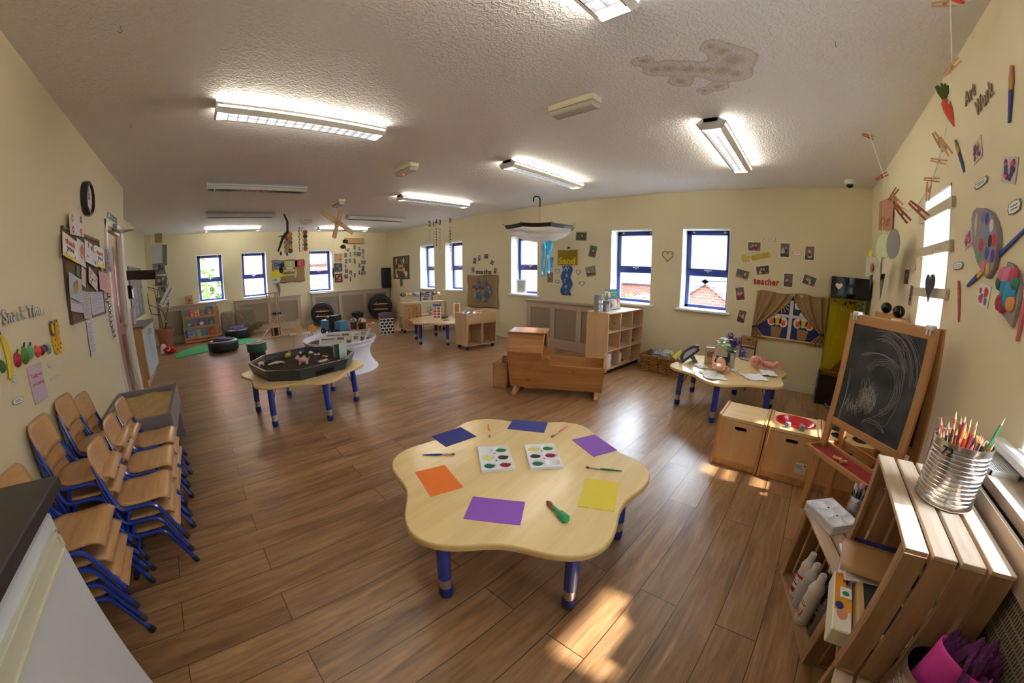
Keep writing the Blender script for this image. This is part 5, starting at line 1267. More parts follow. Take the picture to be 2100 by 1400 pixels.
crate('wooden crate carrying the big tin of pencils, holding chalkboards and folders',BMx,.545,.262,.445)
CMx=frameM((.985,-.385),(-.99,.14),0)
crate('lowest wooden crate at the bottom right edge, under the pencil crate',CMx,.50,.25,.40)
for x in (.02,.525):
    pass
for k in range(5):
    c_=flr(1715,1075,.402); root=thing('paint_palette','white paint palette, '+['bottom','second from the bottom','middle','second from the top','top'][k]+' of the stack on the bottle crate','paint palette',T(1.695,-.325,.402+.0075*k)@RZ(math.radians(-52+random.uniform(-2,2))),'white palettes stacked on the crate')
    palette_parts(root,[None]*6,.155,.205,.0045 if k<4 else .012)
def rtin(name,label,M,r_,h_,n,group=None,mt=None):
    m=MB(); p=[(r_*.97,0),(r_*1.02,.003),(r_*1.02,.007),(r_,.010)]
    z=h_*.12
    while z<h_*.86:
        p+=[(r_,z),(r_*.972,z+h_*.012),(r_*.972,z+h_*.02),(r_,z+h_*.032)]; z+=h_*.74/n
    p+=[(r_,h_*.93),(r_*1.02,h_-.004),(r_*1.025,h_),(r_*.985,h_),(r_*.975,h_-.006),(r_*.965,.006),(.002,.005)]
    m.lathe(p,40,0,cap0=True); o=m.build(name,mt or TINM,None,M); return tag(o,label,'tin',group)
TINM=mat('shiny_food_tin',(200,198,196),metal=.95,rough=.18,var=.08,vscale=12,bump=.03,bscale=30)
rtin('tin_can','small ribbed tin of brushes on the bottle crate beside the white palettes',T(1.775,-.43,.402),.038,.11,8,'food tins')
for k in range(6):
    a=k*1.1; root=thing('paint_brush','thin brush with a '+['pink','white','lilac','grey','cream','dark'][k]+' tip in the small tin','paint brush',T(1.775+.018*math.cos(a),-.43+.018*math.sin(a),.412),'brushes in the small tin')
    m=MB(); m.cyl((0,0,0),(.012*math.cos(a),.012*math.sin(a),.12),.0035,n=6); m.build('handle',C('grey_handle',(130,130,140)),root)
    cc=[(226,160,200),(232,230,230),(190,170,220),(160,160,166),(230,220,200),(60,56,66)][k]
    m=MB(); m.tube([(.012*math.cos(a),.012*math.sin(a),.12),(.014*math.cos(a),.014*math.sin(a),.135),(.015*math.cos(a),.015*math.sin(a),.148)],[.004,.008,.004],7); m.build('bristles',C('tip_%d'%k,cc,rough=.8),root)
def bottle(label,p,body,lab=None,cap=(226,226,224),h_=.255,r_=.034,hands=False,word_=None,clear=False):
    root=thing('paint_bottle',label,'paint bottle',T(p[0],p[1],.014)@RZ(math.radians(115)),'paint bottles in the crate')
    B=C('bottle_%d_%d_%d'%body,body,rough=.35,coat=.2)
    m=MB(); m.lathe([(r_*.9,0),(r_,.006),(r_,h_*.55),(r_*.93,h_*.62),(r_,h_*.68),(r_*.98,h_*.72),(r_*.6,h_*.84),(r_*.38,h_*.87),(r_*.38,h_*.9)],22,0,cap0=True,cap1=True); m.build('bottle',B,root)
    m=MB(); m.lathe([(r_*.50,h_*.855),(r_*.52,h_*.87),(r_*.46,h_*.985),(r_*.40,h_),(.002,h_)],18,0); m.build('cap',C('bottle_cap_%d'%cap[0],cap,rough=.4),root)
    if lab:
        pb=PB(); R=r_+.0008
        def band(z0,z1,a0,a1,ci,off=0):
            n=10; pb.add([((R+off)*math.cos(a0+(a1-a0)*i/n),(R+off)*math.sin(a0+(a1-a0)*i/n),z) for z in (z0,z1) for i in range(n+1)],[(i,i+1,n+2+i,n+1+i) for i in range(n)],ci,True)
        band(h_*.10,h_*.52,-1.2,1.2,pb.c(lab)); 
        if hands:
            for k,c in enumerate([(210,130,60),(120,60,90),(196,150,70),(160,40,50)]): 
                for q in range(4): band(h_*(.15+.03*q),h_*(.22+.035*q),-.6+.32*k+.05*q,-.5+.32*k+.05*q,pb.c(c),.0004)
            band(h_*.40,h_*.42,-.7,.7,pb.c((80,90,140)),.0004); band(h_*.45,h_*.465,-.5,.4,pb.c((80,90,140)),.0004)
        else:
            band(h_*.47,h_*.53,-1.2,1.2,pb.c((190,30,40)),.0004); band(h_*.12,h_*.22,-1.0,.6,pb.c((150,36,60)),.0004); band(h_*.30,h_*.33,-.8,.6,pb.c((70,70,80)),.0004); band(h_*.36,h_*.38,-.8,.2,pb.c((70,70,80)),.0004)
        pb.done('label',root)
    return root
bottle('white paint bottle with red banded label, leftmost in the crate',(1.600,-.300),(226,220,212),(232,228,222))
bottle('translucent grey white paint bottle behind the hand print bottle',(1.535,-.322),(186,186,188),None)
bottle('large white paint bottle printed with coloured hand prints at the front',(1.448,-.345),(226,220,208),(230,224,212),h_=.275,r_=.036,hands=True)
bottle('dark grey paint bottle with red banded label beside the hand print bottle',(1.480,-.412),(62,60,66),(206,200,200))
bottle('dusty brown grey paint bottle at the right front of the crate',(1.395,-.415),(104,88,90),None,cap=(120,106,108),h_=.26)
bottle('dark purple paint bottle at the back of the crate',(1.560,-.395),(70,58,66),None)
def bl(x,y,z): return BMx@T(x,y,z)
root=thing('game_box','yellow and white game box lying at the front of the pencil crate','box',bl(.34,-.005,.014))
pb=PB(); pb.bb(-.135,.135,-.04,.022,0,.062,pb.c((232,228,206)),b=.004); pb.flat(rp(-.128,.05,-.036,.020),.0625,pb.c((232,160,30)))
pb.flat(ep(.06,-.01,.03,.018),.0630,pb.c((226,150,100))); pb.flat(ep(.03,-.02,.018,.014),.0635,pb.c((40,60,140))); pb.flat(rp(-.06,-.01,-.02,.02),.0635,pb.c((236,236,232))); pb.flat(ep(-.03,0,.012,.012,8),.064,pb.c((60,150,90))); pb.flat(rp(-.11,-.07,.0,.016),.0635,pb.c((50,110,190))); pb.flat(rp(-.1,-.08,-.01,.008),.0635,pb.c((220,60,50))); pb.done('carton',root)
for k,(z,dx) in enumerate([(.044,0),(.059,.006),(.074,-.004)]):
    root=thing('mini_chalkboard',['bottom','middle','top'][k]+' small framed chalkboard in the pencil crate','chalkboard',bl(.325+dx,.115,z),'small chalkboards in the crate')
    w_,h_=.29,.17; pb=MB()
    for q in ((-w_/2,w_/2,-h_/2,-h_/2+.022),(-w_/2,w_/2,h_/2-.022,h_/2),(-w_/2,-w_/2+.022,-h_/2,h_/2),(w_/2-.022,w_/2,-h_/2,h_/2)): pb.bb(*q,0,.014,b=.002)
    pb.build('frame',wood('light_slate_frame',(222,184,130),(200,156,102),axis='X') if k==0 else bpy.data.materials['light_slate_frame'],root)
    m=MB(); m.bb(-w_/2+.02,w_/2-.02,-h_/2+.02,h_/2-.02,.003,.010); m.build('slate',CB,root)
for k in range(5):
    m=MB(); m.grid(lambda u,v:(.20*(u-.5),.24*(v-.5),.004*math.sin(u*5+k)),6,4)
    o=m.build('paper_pile_sheet',C('white_card',(228,228,234),rough=.7),None,bl(.135,.10,.05+.009*k)@RZ(.05*k-.08),solid=.006); tag(o,'white paper wad, '+['lowest','second lowest','middle','second highest','highest'][k]+' under the brown folder','paper','paper under the folder')
m=MB(); m.bb(-.11,.10,-.12,.13,0,.004); o=m.build('folder',C('navy_card',(44,46,112),rough=.6),None,bl(.118,.125,.102)@RZ(.02)); tag(o,'navy folder lying under the brown folder','folder')
m=MB(); m.grid(lambda u,v:(.19*(u-.5),.22*(v-.5),.006*math.sin(pi*u)),6,4); o=m.build('folder',C('manila_brown',(178,134,84),rough=.45),None,bl(.15,.075,.112)@RZ(-.06),solid=.004); tag(o,'brown card folder on top of the papers in the pencil crate','folder')
m=MB(); m.grid(lambda u,v:(.15*(u-.5),.11*(v-.5),0),2,2); o=m.build('white_pad',C('white_card',(228,228,234)),None,bl(.10,.20,.03)@RX(-.3),solid=.012); tag(o,'white pad at the back of the pencil crate','paper')
TP=Vector((1.215,-.532,.848)); PT=.083; HT=.185
rtin('tin_can','large ribbed food tin full of pencils on top of the crate',T(*TP),PT,HT,11,'food tins')
pb=PB(); put_text(pb,'72',.03,pb.c((60,56,54)),Matrix()); 
a0=math.radians(135)
for nm_,zz in (('x',0),):
    vs,fs=text_geo('72',.034,0,.0006); mm=MB()
    mm.add([((PT+.0012)*math.cos(a0-.0+v[0]/PT),(PT+.0012)*math.sin(a0+v[0]/PT),HT-.026+v[1]) for v in vs],fs); 
    mm.build('marker_writing',C('marker_black',(40,34,40)),None,T(*TP)); ob=COL.objects[-1]
tin_big=[o for o in COL.objects if o.type=='MESH' and o.get('label','').startswith('large ribbed food tin')][0]
ob=[o for o in COL.objects if o.name.startswith('marker_writing')][0]; ob.matrix_local=Matrix(); ob.parent=tin_big
PCOL=[(24,140,90),(206,40,40),(40,60,150),(230,120,40),(210,60,130),(236,190,60),(120,60,40),(20,90,70),(90,50,130),(230,90,60),(60,120,190),(196,160,110),(30,36,60),(226,140,110),(160,40,60),(240,240,236),(70,150,90),(220,80,160),(190,110,60),(50,50,56)]
PN=['green','red','navy','orange','magenta','yellow','brown','dark green','purple','vermilion','sky blue','natural wood','black','peach','crimson','white','grass green','pink','ochre','charcoal']
rnd=random.Random(21)
PMW=C('pencil_wood',(226,186,140),rough=.7)
for k in range(34):
    a=k*2.4; rr=PT*.82*math.sqrt((k+.5)/34); bx,by=rr*.55*math.cos(a),rr*.55*math.sin(a)
    tx,ty=min(PT*.86,rr*1.0+.01)*math.cos(a+.3),min(PT*.86,rr*1.0+.01)*math.sin(a+.3)
    L_=rnd.uniform(.175,.225)+(.05 if k in(3,9,14,20,27) else 0)
    ax=Vector((tx-bx,ty-by,.17)).normalized()
    c=PCOL[k%20]; lab=f'{PN[k%20]} coloured pencil in the big tin'
    if k>=20: lab=f'shorter {PN[k%20]} pencil in the big tin'
    root=thing('pencil',lab,'pencil',T(TP.x+bx,TP.y+by,TP.z+.008),'pencils in the big tin')
    m=MB(); m.tube([(0,0,0),tuple(ax*(L_-.022))],.0040,6); m.build('barrel',C('pencil_%d'%(k%20),c,rough=.3,coat=.2),root)
    m=MB(); m.tube([tuple(ax*(L_-.022)),tuple(ax*(L_-.006))],[.0040,.0016],6); m.build('sharpened_wood',PMW,root)
    m=MB(); m.tube([tuple(ax*(L_-.006)),tuple(ax*L_)],[.0016,.0003],5); m.build('lead',C('pencil_%d'%(k%20),c),root)
T2=Vector((.805,-.535,.402))
rtin('tin_can','food tin stuffed with pink and purple paper at the bottom right edge',T(*T2),.072,.215,12,'food tins')
PINKP=C('pink_sugar_paper',(222,66,170),rough=.75); PURT=mat('purple_tissue',(96,40,96),rough=.8,var=.2,vscale=8)
m=MB()
def roll(u,v):
    a=.6+3.6*u; r_=.046+.010*v+.005*math.sin(8*u)
    return (r_*math.cos(a)-.01*v,r_*math.sin(a)-.02*v,.03+.20*v+.012*math.sin(5*u)*v)
m.grid(roll,24,10); o=m.build('paper_roll',PINKP,None,T(T2.x+.004,T2.y-.006,T2.z+.06),solid=.0015); tag(o,'rolled bright pink paper sticking out of the tissue tin','paper')
def tissue(cx,cy,cz,sx,sy,sz,seed,name,label,mt,cat='tissue paper'):
    rnd=random.Random(seed); ph=[rnd.uniform(0,6) for _ in range(8)]
    m=MB()
    def fn(u,v):
        x,y=(u-.5)*2,(v-.5)*2
        z=.35*math.sin(4*x+ph[0]+2*y)+.28*math.sin(6*y+ph[1]-3*x)+.18*math.sin(11*x+ph[2])*math.cos(9*y+ph[3])+.1*math.sin(19*(x+y)+ph[4])
        k=1+.18*math.sin(5*math.atan2(y,x)+ph[5])
        return (cx+x*sx*k,cy+y*sy*k,cz+z*sz-.6*sz*(x*x+y*y)*.5)
    m.grid(fn,34,30,smooth=False); o=m.build(name,mt,None,None,solid=.0012); return tag(o,label,cat)
tissue(.80,-.590,T2.z+.285,.085,.050,.075,4,'tissue_sheet','crumpled dark purple tissue paper spilling from the tin at the lower right',PURT)
tissue(T2.x-.045,T2.y-.055,T2.z+.225,.035,.045,.03,9,'tissue_sheet','blue grey crumpled tissue in the tin at the lower right',C('blue_grey_tissue',(88,116,136),rough=.8))
tissue(T2.x-.07,T2.y-.06,T2.z+.215,.03,.03,.02,12,'tissue_sheet','dusty pink tissue scrap in the tin at the lower right',C('dusty_pink_tissue',(200,150,150),rough=.8))
def perf_mat():
    m=bpy.data.materials.new('perforated_taupe_sheet'); m.use_nodes=True; nt=m.node_tree; N=nt.nodes; L=nt.links; b=N['Principled BSDF']; b.inputs['Roughness'].default_value=.5
    tc=N.new('ShaderNodeTexCoord'); br=N.new('ShaderNodeTexBrick'); br.offset=0; br.inputs['Scale'].default_value=1; br.inputs['Brick Width'].default_value=.009; br.inputs['Row Height'].default_value=.026; br.inputs['Mortar Size'].default_value=.0032
    br.inputs['Color1'].default_value=rgb(26,22,20); br.inputs['Color2'].default_value=rgb(30,26,22); br.inputs['Mortar'].default_value=rgb(150,136,116)
    L.new(tc.outputs['Object'],br.inputs['Vector']); L.new(br.outputs['Color'],b.inputs['Base Color']); return m
root=thing('radiator_cover','taupe radiator cover with perforated front under the near window','radiator cover',T(0,0,0))
m=MB(); f_=-.645; m.prism([(1.90,YA+.004),(1.90,f_-.07),(1.86,f_-.03),(1.82,f_-.03)] [:0] or [(1.93,YA+.004),(1.84,f_-.025),(0.0,f_-.025),(0.0,YA+.004)],.885,.915); m.build('shelf_top',TAUPE,root)
m=MB(); m.bb(0,1.80,f_-.012,f_,.80,.885); m.bb(1.72,1.80,f_-.012,f_,0,.80); m.bb(0,1.80,f_-.012,f_,0,.12); m.build('frame',TAUPE,root)
m=MB(); m.bb(1.785,1.80,YA+.004,f_-.012,0,.885); m.build('end_panel',TAUPE,root)
m=MB(); m.box((0,0,0),(1.70,.68,.004)); m.build('perforated_panel',perf_mat(),root,T(.87,f_-.014,.46)@RX(pi/2))
root=thing('vent_grille','white slotted vent grille set in the shelf under the near window','vent',T(1.47,-.725,.915)@RZ(0))
m=MB()
for k in range(2):
    m.bb(-.17,.17,-.045+.086*k,-.041+.086*k,0,.016)
for x in (-.17,0,.166): m.bb(x,x+.004,-.045,.045,0,.016)
for k in range(9): m.bb(-.168,.168,-.040+.0092*k,-.0365+.0092*k,.004,.015)
m.build('grille',C('white_plastic',(230,230,230)),root); m=MB(); m.bb(-.165,.165,-.042,.042,.0,.002); m.build('dark_slot',C('black_enamel',(22,22,26)),root)
def z4(x,y): return (1800+x/4,350+y/4)
def z35(x,y): return (1800+x/3.5,50+y/3.5)
BRONZE=mat('bronze_card',(140,122,96),rough=.5,metal=.3)
word('art_lettering','bronze cut-out word "Art" high on the near wall','A','Art',(1979,208),(2000,180),34,BRONZE,bold=.003)
word('work_lettering','bronze cut-out word "Work" below the word Art on the near wall','A','Work',(2001,228),(2036,178),40,BRONZE,bold=.003)
def wallshape(name,label,cat,w,outline,paint,th=.015,off=.002,base=(150,140,146),group=None):
    ax,val,u,n=WALLS[w]; P=[onwall(w,*p,off) for p in outline]; c=sum(P,Vector((0,0,0)))/len(P)
    q=[((p-c).dot(u),p.z-c.z) for p in P]; W=max(a for a,b in q)-min(a for a,b in q); H=max(b for a,b in q)-min(b for a,b in q)
    pb=PB(); pb.prism(q,0,th,pb.c(base)); 
    loc=lambda px,py:(lambda p:((p-c).dot(u),p.z-c.z))(onwall(w,px,py,off))
    if paint: paint(pb,W,H,th,loc)
    o=pb.done(name,None,wallM(w,c)); return tag(o,label,cat,group)
def palp(pb,W,H,th,loc):
    hole=[(830,440),(845,360),(858,350),(850,480),(838,550)]
    pb.flat([loc(*z4(*p)) for p in hole],th+.0006,pb.c((206,196,150)))
    for k,(x,y,c) in enumerate([(905,385,(120,110,160)),(938,395,(40,60,160)),(975,455,(226,220,206)),(930,510,(110,150,206)),(963,580,(36,36,44)),(998,575,(214,60,50)),(885,615,(206,60,54)),(935,680,(56,80,170)),(985,705,(90,50,140)),(868,715,(90,160,80)),(902,790,(226,110,130)),(943,810,(200,180,60))]):
        a,b2=loc(*z4(x,y)); pb.flat([(a+p[0],b2+p[1]) for p in ep(0,0,.020,.026,12)],th+.0006+.0001*k,pb.c(c))
wallshape('cardboard_palette','large grey cardboard artist palette on the near wall','decoration','A',[z4(*p) for p in [(805,390),(818,340),(850,305),(905,310),(960,345),(995,410),(1020,500),(1022,600),(1008,700),(985,800),(930,888),(885,820),(850,750),(815,620)]],palp,.02,base=(148,138,148))
def bpaint(cols,seed):
    def fn(pb,W,H):
        r=random.Random(seed)
        for s in (-1,1):
            for k in range(7): pb.flat([(s*p[0],p[1]) for p in ep(r.uniform(.1,.3)*W,r.uniform(-.3,.3)*H,.13*W,.14*H,9)],ZI*(1+k*.4),pb.c(cols[k%len(cols)]))
    return fn
AG='butterfly blot paintings on the near wall'
flatthing('butterfly_painting','purple and yellow blot painting below the word Work','painting','A',[z35(*p) for p in [(672,860),(738,800),(748,935),(690,1015)]],bpaint([(110,70,120),(214,180,60),(90,50,100)],1),.004,.002,AG,(214,200,196))
flatthing('butterfly_painting','red topped dark purple blot painting at the right edge','painting','A',[z35(*p) for p in [(895,950),(1000,948),(992,1150),(892,1130)]],bpaint([(60,50,100),(60,40,80),(214,70,90)],2),.004,.002,AG,(206,190,196))
flatthing('butterfly_painting','red and navy blot painting left of the cardboard palette','painting','A',[z4(*p) for p in [(705,540),(768,455),(776,590),(716,650)]],bpaint([(206,60,80),(60,50,110),(190,50,90)],3),.004,.002,AG,(214,196,204))
flatthing('butterfly_painting','red blot painting on white paper below the cardboard palette','painting','A',[z4(*p) for p in [(833,915),(918,945),(903,1140),(812,1095)]],bpaint([(206,60,80),(196,50,76),(110,90,150)],4),.004,.002,AG,(226,220,216))
GE=(90,130,90)
cloudlabel('green edged cloud label between the two upper blot paintings','A',[z35(*p) for p in [(692,1148),(788,1075),(790,1128),(700,1195)]],GE,(110,110,130))
cloudlabel('green edged cloud label right of the cardboard palette','A',[z35(*p) for p in [(930,1285),(1030,1245),(1030,1320),(940,1385)]],GE,(110,120,140))
cloudlabel('green edged label left of the cardboard palette','A',[z4(*p) for p in [(620,758),(700,742),(700,798),(622,818)]],GE,(110,120,150))
def bigbrush(label,p0,p1,w,cols):
    """cardboard paintbrush shape: tip at p0, handle end at p1; w is half width in metres"""
    ax,val,u,n=WALLS['A']; a,b2=onwall('A',*p0,.004),onwall('A',*p1,.004); d=b2-a; L_=d.length; t=math.atan2(d.z,d.dot(u))
    root=thing('cardboard_brush',label,'decoration',wallM('A',a)@RZ(t),'cardboard paintbrushes on the near wall')
    m=MB(); m.prism([(0,-w*.5),(.22*L_,-w),(.22*L_,w),(0,w*.5)],0,.006); m.build('bristles',C('card_%d_%d_%d'%cols[0],cols[0],rough=.7),root)
    m=MB(); m.prism([(.22*L_,-w),(.42*L_,-w*.9),(.42*L_,w*.9),(.22*L_,w)],0,.006); m.build('ferrule',C('card_%d_%d_%d'%cols[1],cols[1],rough=.7),root)
    m=MB(); m.prism([(.42*L_,-w*.9),(L_,-w*.4),(L_,w*.4),(.42*L_,w*.9)],0,.006); m.build('handle',C('card_%d_%d_%d'%cols[2],cols[2],rough=.7),root)
BLU=(60,70,140); OCH=(196,150,60)
bigbrush('blue cardboard paintbrush with pink tip at the top right','' or (2076,134),(2071,252),.014,[(196,120,110),(190,140,70),BLU])
bigbrush('slim blue cardboard paintbrush beside the purple and yellow painting',(1960,288),(1978,352),.012,[(120,120,100),OCH,BLU])
bigbrush('blue cardboard paintbrush crossing behind the cardboard palette',(1985,586),(2104,470),.012,[BLU,(206,180,60),(50,80,160)])
bigbrush('red cardboard paintbrush left of the red blot painting',(1967,576),(1967,660),.010,[(190,90,80),(206,110,60),(186,80,80)])
bigbrush('pink red cardboard paintbrush at the right edge of the near wall',(2104,610),(2087,700),.012,[(206,110,120),(200,100,110),(196,90,100)])
def colp(pb,W,H,th,loc):
    for k,(x,y,s,c) in enumerate([(1060,860,.03,(214,120,150)),(1100,880,.035,(214,120,150)),(1040,920,.03,(40,110,90)),(1090,960,.045,(30,140,190)),(1120,990,.045,(40,150,196)),(1100,1060,.035,(40,150,190)),(1035,1085,.03,(170,40,60)),(1060,1110,.028,(160,40,56)),(1125,1090,.03,(220,150,80)),(1155,870,.03,(190,60,90)),(1165,930,.025,(60,130,110))]):
        a,b2=loc(*z4(x,y)); pb.ell((a,b2,th+.004),(s,s*1.1,.014),9,6,pb.c(c))
wallshape('tissue_collage','grey card collage with bright crumpled tissue at the right edge','collage','A',[z4(*p) for p in [(1090,750),(1140,775),(1180,860),(1195,940),(1185,1060),(1150,1200),(1125,1290),(1060,1200),(1005,1110),(1030,980),(1060,860)]],colp,.012,base=(150,142,140))
for k,z in enumerate((1.89,1.668,1.417)):
    m=MB(); m.bb(2.375-.0,3.04,YA+.001,YA+.022,z-.028,z+.028,b=.002); o=m.build('window_slat',C('cream_slat',(196,190,156),rough=.5)); tag(o,['top','middle','bottom'][k]+' cream slat across the narrow near wall window','slat','cream slats across the near wall window')
root=thing('slate_heart','dark slate heart hanging on string in front of the near wall window','decoration',T(2.555,YA+.055,1.455))
m=MB(); m.prism([(p[0],p[1]) for p in heart(0,0,.085,26)],-.004,.004,0,RX(pi/2)); m.build('heart',mat('dark_slate',(58,50,60),rough=.7,var=.3,vscale=30),root)
m=MB(); m.tube([(-.03,0,.07),(0,0,.20),(.03,0,.07)],.0015,5); m.build('string',C('pink_string',(206,130,140)),root)
m=MB(); m.bb(-.05,.05,-.03,-.024,.205,.212); m.build('pink_peg',C('pink_string',(206,130,140)),root)
root=thing('wooden_cabinet','small open wooden cabinet against the near wall behind the easel','cabinet',T(3.42,YA,0))
for q in ((-.34,-.28,.004,.14,.0,1.20),(.28,.34,.004,.14,.0,1.20),(-.34,.34,.004,.14,1.16,1.22)):
    m=MB(); m.bb(*q,b=.003); m.build('panel' if q[5]==1.20 else 'top_panel',OAK,root)
m=MB(); m.bb(-.28,.28,.004,.02,.0,1.16); m.build('back_panel',C('dull_green_back',(110,120,80),rough=.6),root)
for k,x in enumerate((-.26,.20)):
    m=MB(); m.ell((0,0,.045),(.05,.045,.045),14,9); o=m.build('black_ball',C('black_gloss',(12,12,14)),None,T(3.42+x,YA+.075,1.22)); tag(o,['glossy black ball on the wooden cabinet, nearer the window','glossy black ball on the wooden cabinet, farther from the window'][k],'ornament','black ornaments on the wooden cabinet')
photo('A',[z4(222,800),z4(260,800),z4(254,942),z4(214,938)][:4],'brown toned photograph on the near wall above the wooden cabinet',31,group='photographs on the near wall')
photo('A',[z4(268,925),z4(290,940),z4(272,1120),z4(252,1105)],'narrow tilted photograph on the near wall beside the window',32,group='photographs on the near wall')
cloudlabel('small pink edged label on the near wall beside the brown photograph','A',[z4(275,795),z4(312,780),z4(312,808),z4(280,822)],(206,150,140))
def ourp(pb,W,H):
    put_text(pb,'Our',H*.42,pb.c((150,84,52)),T(.02*W,-H*.22,ZI),0,.006,fitw=W*.75)
o=flatthing('our_sign','brown card sign reading "Our" high in the right corner','sign','A',[(1802,412),(1830,405),(1830,470),(1803,474)],ourp,.02,.006,base=(186,134,100))
root=thing('paper_mobile','grey and green paper creatures hanging on thread in the right corner','mobile',T(3.55,-.62,0))
m=MB(); 
for x in (.0,-.12): m.cyl((x,0,1.80),(x,0,ZC),.0012,n=4)
m.build('thread',C('thread_white',(206,202,190)),root)
def piece(nm,pts,x,z,y,c,rot=0): 
    m=MB(); m.prism(pts,-.002,.002,0,T(x,y,z)@RZ(rot)@RX(pi/2)); m.build(nm,C('mobile_%d_%d_%d'%c,c,rough=.7),root)
piece('paper_disc',ep(0,0,.13,.10),-.08,1.74,.0,(186,196,146),.3)
piece('paper_disc',ep(0,0,.10,.11),-.30,1.74,-.03,(130,126,124),.3)
piece('paper_fish',[(-.2,.03),(-.05,.10),(.12,.08),(.2,.14),(.18,0),(.2,-.12),(.1,-.07),(-.08,-.08)],-.10,1.56,.01,(160,164,176),-.2)
piece('paper_fish',[(-.15,.03),(-.05,.08),(.1,.07),(.17,.12),(.15,-.1),(-.05,-.07)],.28,1.60,.02,(176,180,160),.2)
piece('paper_triangle',[(-.07,.08),(.07,.08),(0,-.13)],-.02,1.45,-.02,(110,106,110),.1)
piece('paper_triangle',[(-.06,.09),(.06,.07),(0,-.12)],.42,1.52,.0,(96,100,110),.2)
piece('orange_spot',ep(0,0,.045,.04),-.12,1.57,.02,(206,104,56),-.2)
piece('orange_spot',ep(0,0,.03,.04),.25,1.58,.03,(206,90,60),.2)
piece('tissue_patch',ep(0,0,.05,.04),.36,1.70,.03,(214,200,70),.2)
HA,HB=Vector((1.66,-.575,2.50)),Vector((3.10,-.44,2.52))
def onpl(px,py):
    d=ray(px,py); n=Vector((-(HB-HA).y,(HB-HA).x,0)); t=(n.dot(Vector((HA.x,HA.y,0))))/(n.dot(d)); return Vector((d.x*t,d.y*t,d.z*t+CAMH))
SP=[(1949,-12),(1950,60),(1952,120),(1948,190),(1940,262),(1924,330),(1908,380),(1884,418),(1862,434),(1842,425),(1825,393),(1808,348),(1795,310),(1783,275)]
SPW=[onpl(*p) for p in SP]
SPW=[Vector((p.x,p.y,min(p.z,ZC-.01))) for p in SPW]
m=MB(); m.tube([(p.x,p.y,p.z) for p in SPW],.0028,6); o=m.build('peg_string',C('white_string',(226,222,214),rough=.8)); tag(o,'white string looping down from the ceiling at the upper right','string')
PEG=wood('peg_wood',(216,170,122),(186,136,92),axis='X',rough=.6); PEGR=wood('red_peg_wood',(190,96,66),(150,66,46),axis='X',rough=.6)
def peg(label,px,ang,size=.075,mt=None,yaw=0):
    p=onpl(*px); d0=ray(*px).normalized()
    right=Vector((d0.y,-d0.x,0)).normalized(); upv=right.cross(d0)
    a=math.radians(ang); X=(right*math.cos(a)+upv*math.sin(a)); Z=-d0; 
    Z=(Z*math.cos(yaw)+X.cross(Z)*0*1).normalized(); Y=Z.cross(X).normalized(); Z=X.cross(Y)
    root=thing('clothes_peg',label,'clothes peg',Matrix(((X.x,Y.x,Z.x,p.x),(X.y,Y.y,Z.y,p.y),(X.z,Y.z,Z.z,p.z),(0,0,0,1))),'clothes pegs on the white string')
    for s in (-1,1):
        m=MB(); m.add([(-.5,s*.012,-.10),(.5,s*.06,-.10),(.5,s*.15,-.10),(.1,s*.145,-.10),(-.5,s*.10,-.10)]+[(-.5,s*.012,.10),(.5,s*.06,.10),(.5,s*.15,.10),(.1,s*.145,.10),(-.5,s*.10,.10)],[(4,3,2,1,0),(5,6,7,8,9)]+[(i,(i+1)%5,5+(i+1)%5,5+i) for i in range(5)] if s>0 else [(0,1,2,3,4),(9,8,7,6,5)]+[((i+1)%5,i,5+i,5+(i+1)%5) for i in range(5)],0,False,SX(size,size,size)); m.build('prong',mt or PEG,root)
    m=MB(); m.lathe([(.07,-.075),(.085,-.05),(.085,.05),(.07,.075)],10,0,T(.02*size,0,0)@SX(size,size,size),cap0=True,cap1=True); m.build('spring',C('steel_wire',(150,150,150)),root)
pegs=[('pale clothes peg at the very top of the white string',(1936,8),-14,.085,None),('clothes peg crossing the string above the carrot',(1952,138),38,.075,None),
('long clothes peg below the carrot on the string',(1926,290),-62,.085,None),('second long peg beside the string below the carrot',(1938,300),-60,.08,None),('flat clothes peg low on the string, above the window',(1925,330),-14,.065,None),
('pale clothes peg clipped sideways at the window top',(1911,368),-6,.065,None),('dark topped peg hanging upright at the window top',(1904,392),84,.08,None),('red brown peg with a dark tip at the window',(1884,430),-40,.11,PEGR),
('red brown peg at the bottom of the string loop',(1850,438),-48,.11,PEGR),('pale peg in the cluster at the bottom left of the string loop',(1838,410),-48,.09,None),('orange peg in the cluster left of the string loop',(1832,398),55,.08,PEGR),
('bent pale peg low in the cluster of the string loop',(1846,428),-30,.08,None),('red brown peg on the left end of the string',(1808,362),28,.085,PEGR),('red brown peg near the ceiling at the left end of the string',(1780,279),-22,.085,PEGR)]
for l,p,a,s,mt in pegs: peg(l,p,a,s,mt)
p=onpl(1940,212); root=thing('carrot_decoration','orange carrot with green top pegged to the white string','decoration',T(p.x,p.y,p.z))
dn=(onpl(1953,266)-onpl(1932,205)); dn.normalize(); 
m=MB(); m.tube([tuple(dn*(-.02)),tuple(dn*.0),tuple(dn*.04),tuple(dn*.09),tuple(dn*.125)],[.008,.019,.018,.010,.002],10); m.build('carrot',mat('carrot_orange',(206,72,40),rough=.6,var=.2,vscale=40),root)
m=MB(); r=random.Random(8)
for k in range(9):
    v=-dn+Vector((r.uniform(-.6,.6),r.uniform(-.3,.3),r.uniform(-.2,.3))); v.normalize(); m.tube([tuple(dn*-.015),tuple(dn*-.015+v*.04),tuple(dn*-.015+v*.07)],[.006,.010,.004],5)
m.build('leaves',C('felt_green',(84,96,40),rough=.9),root)
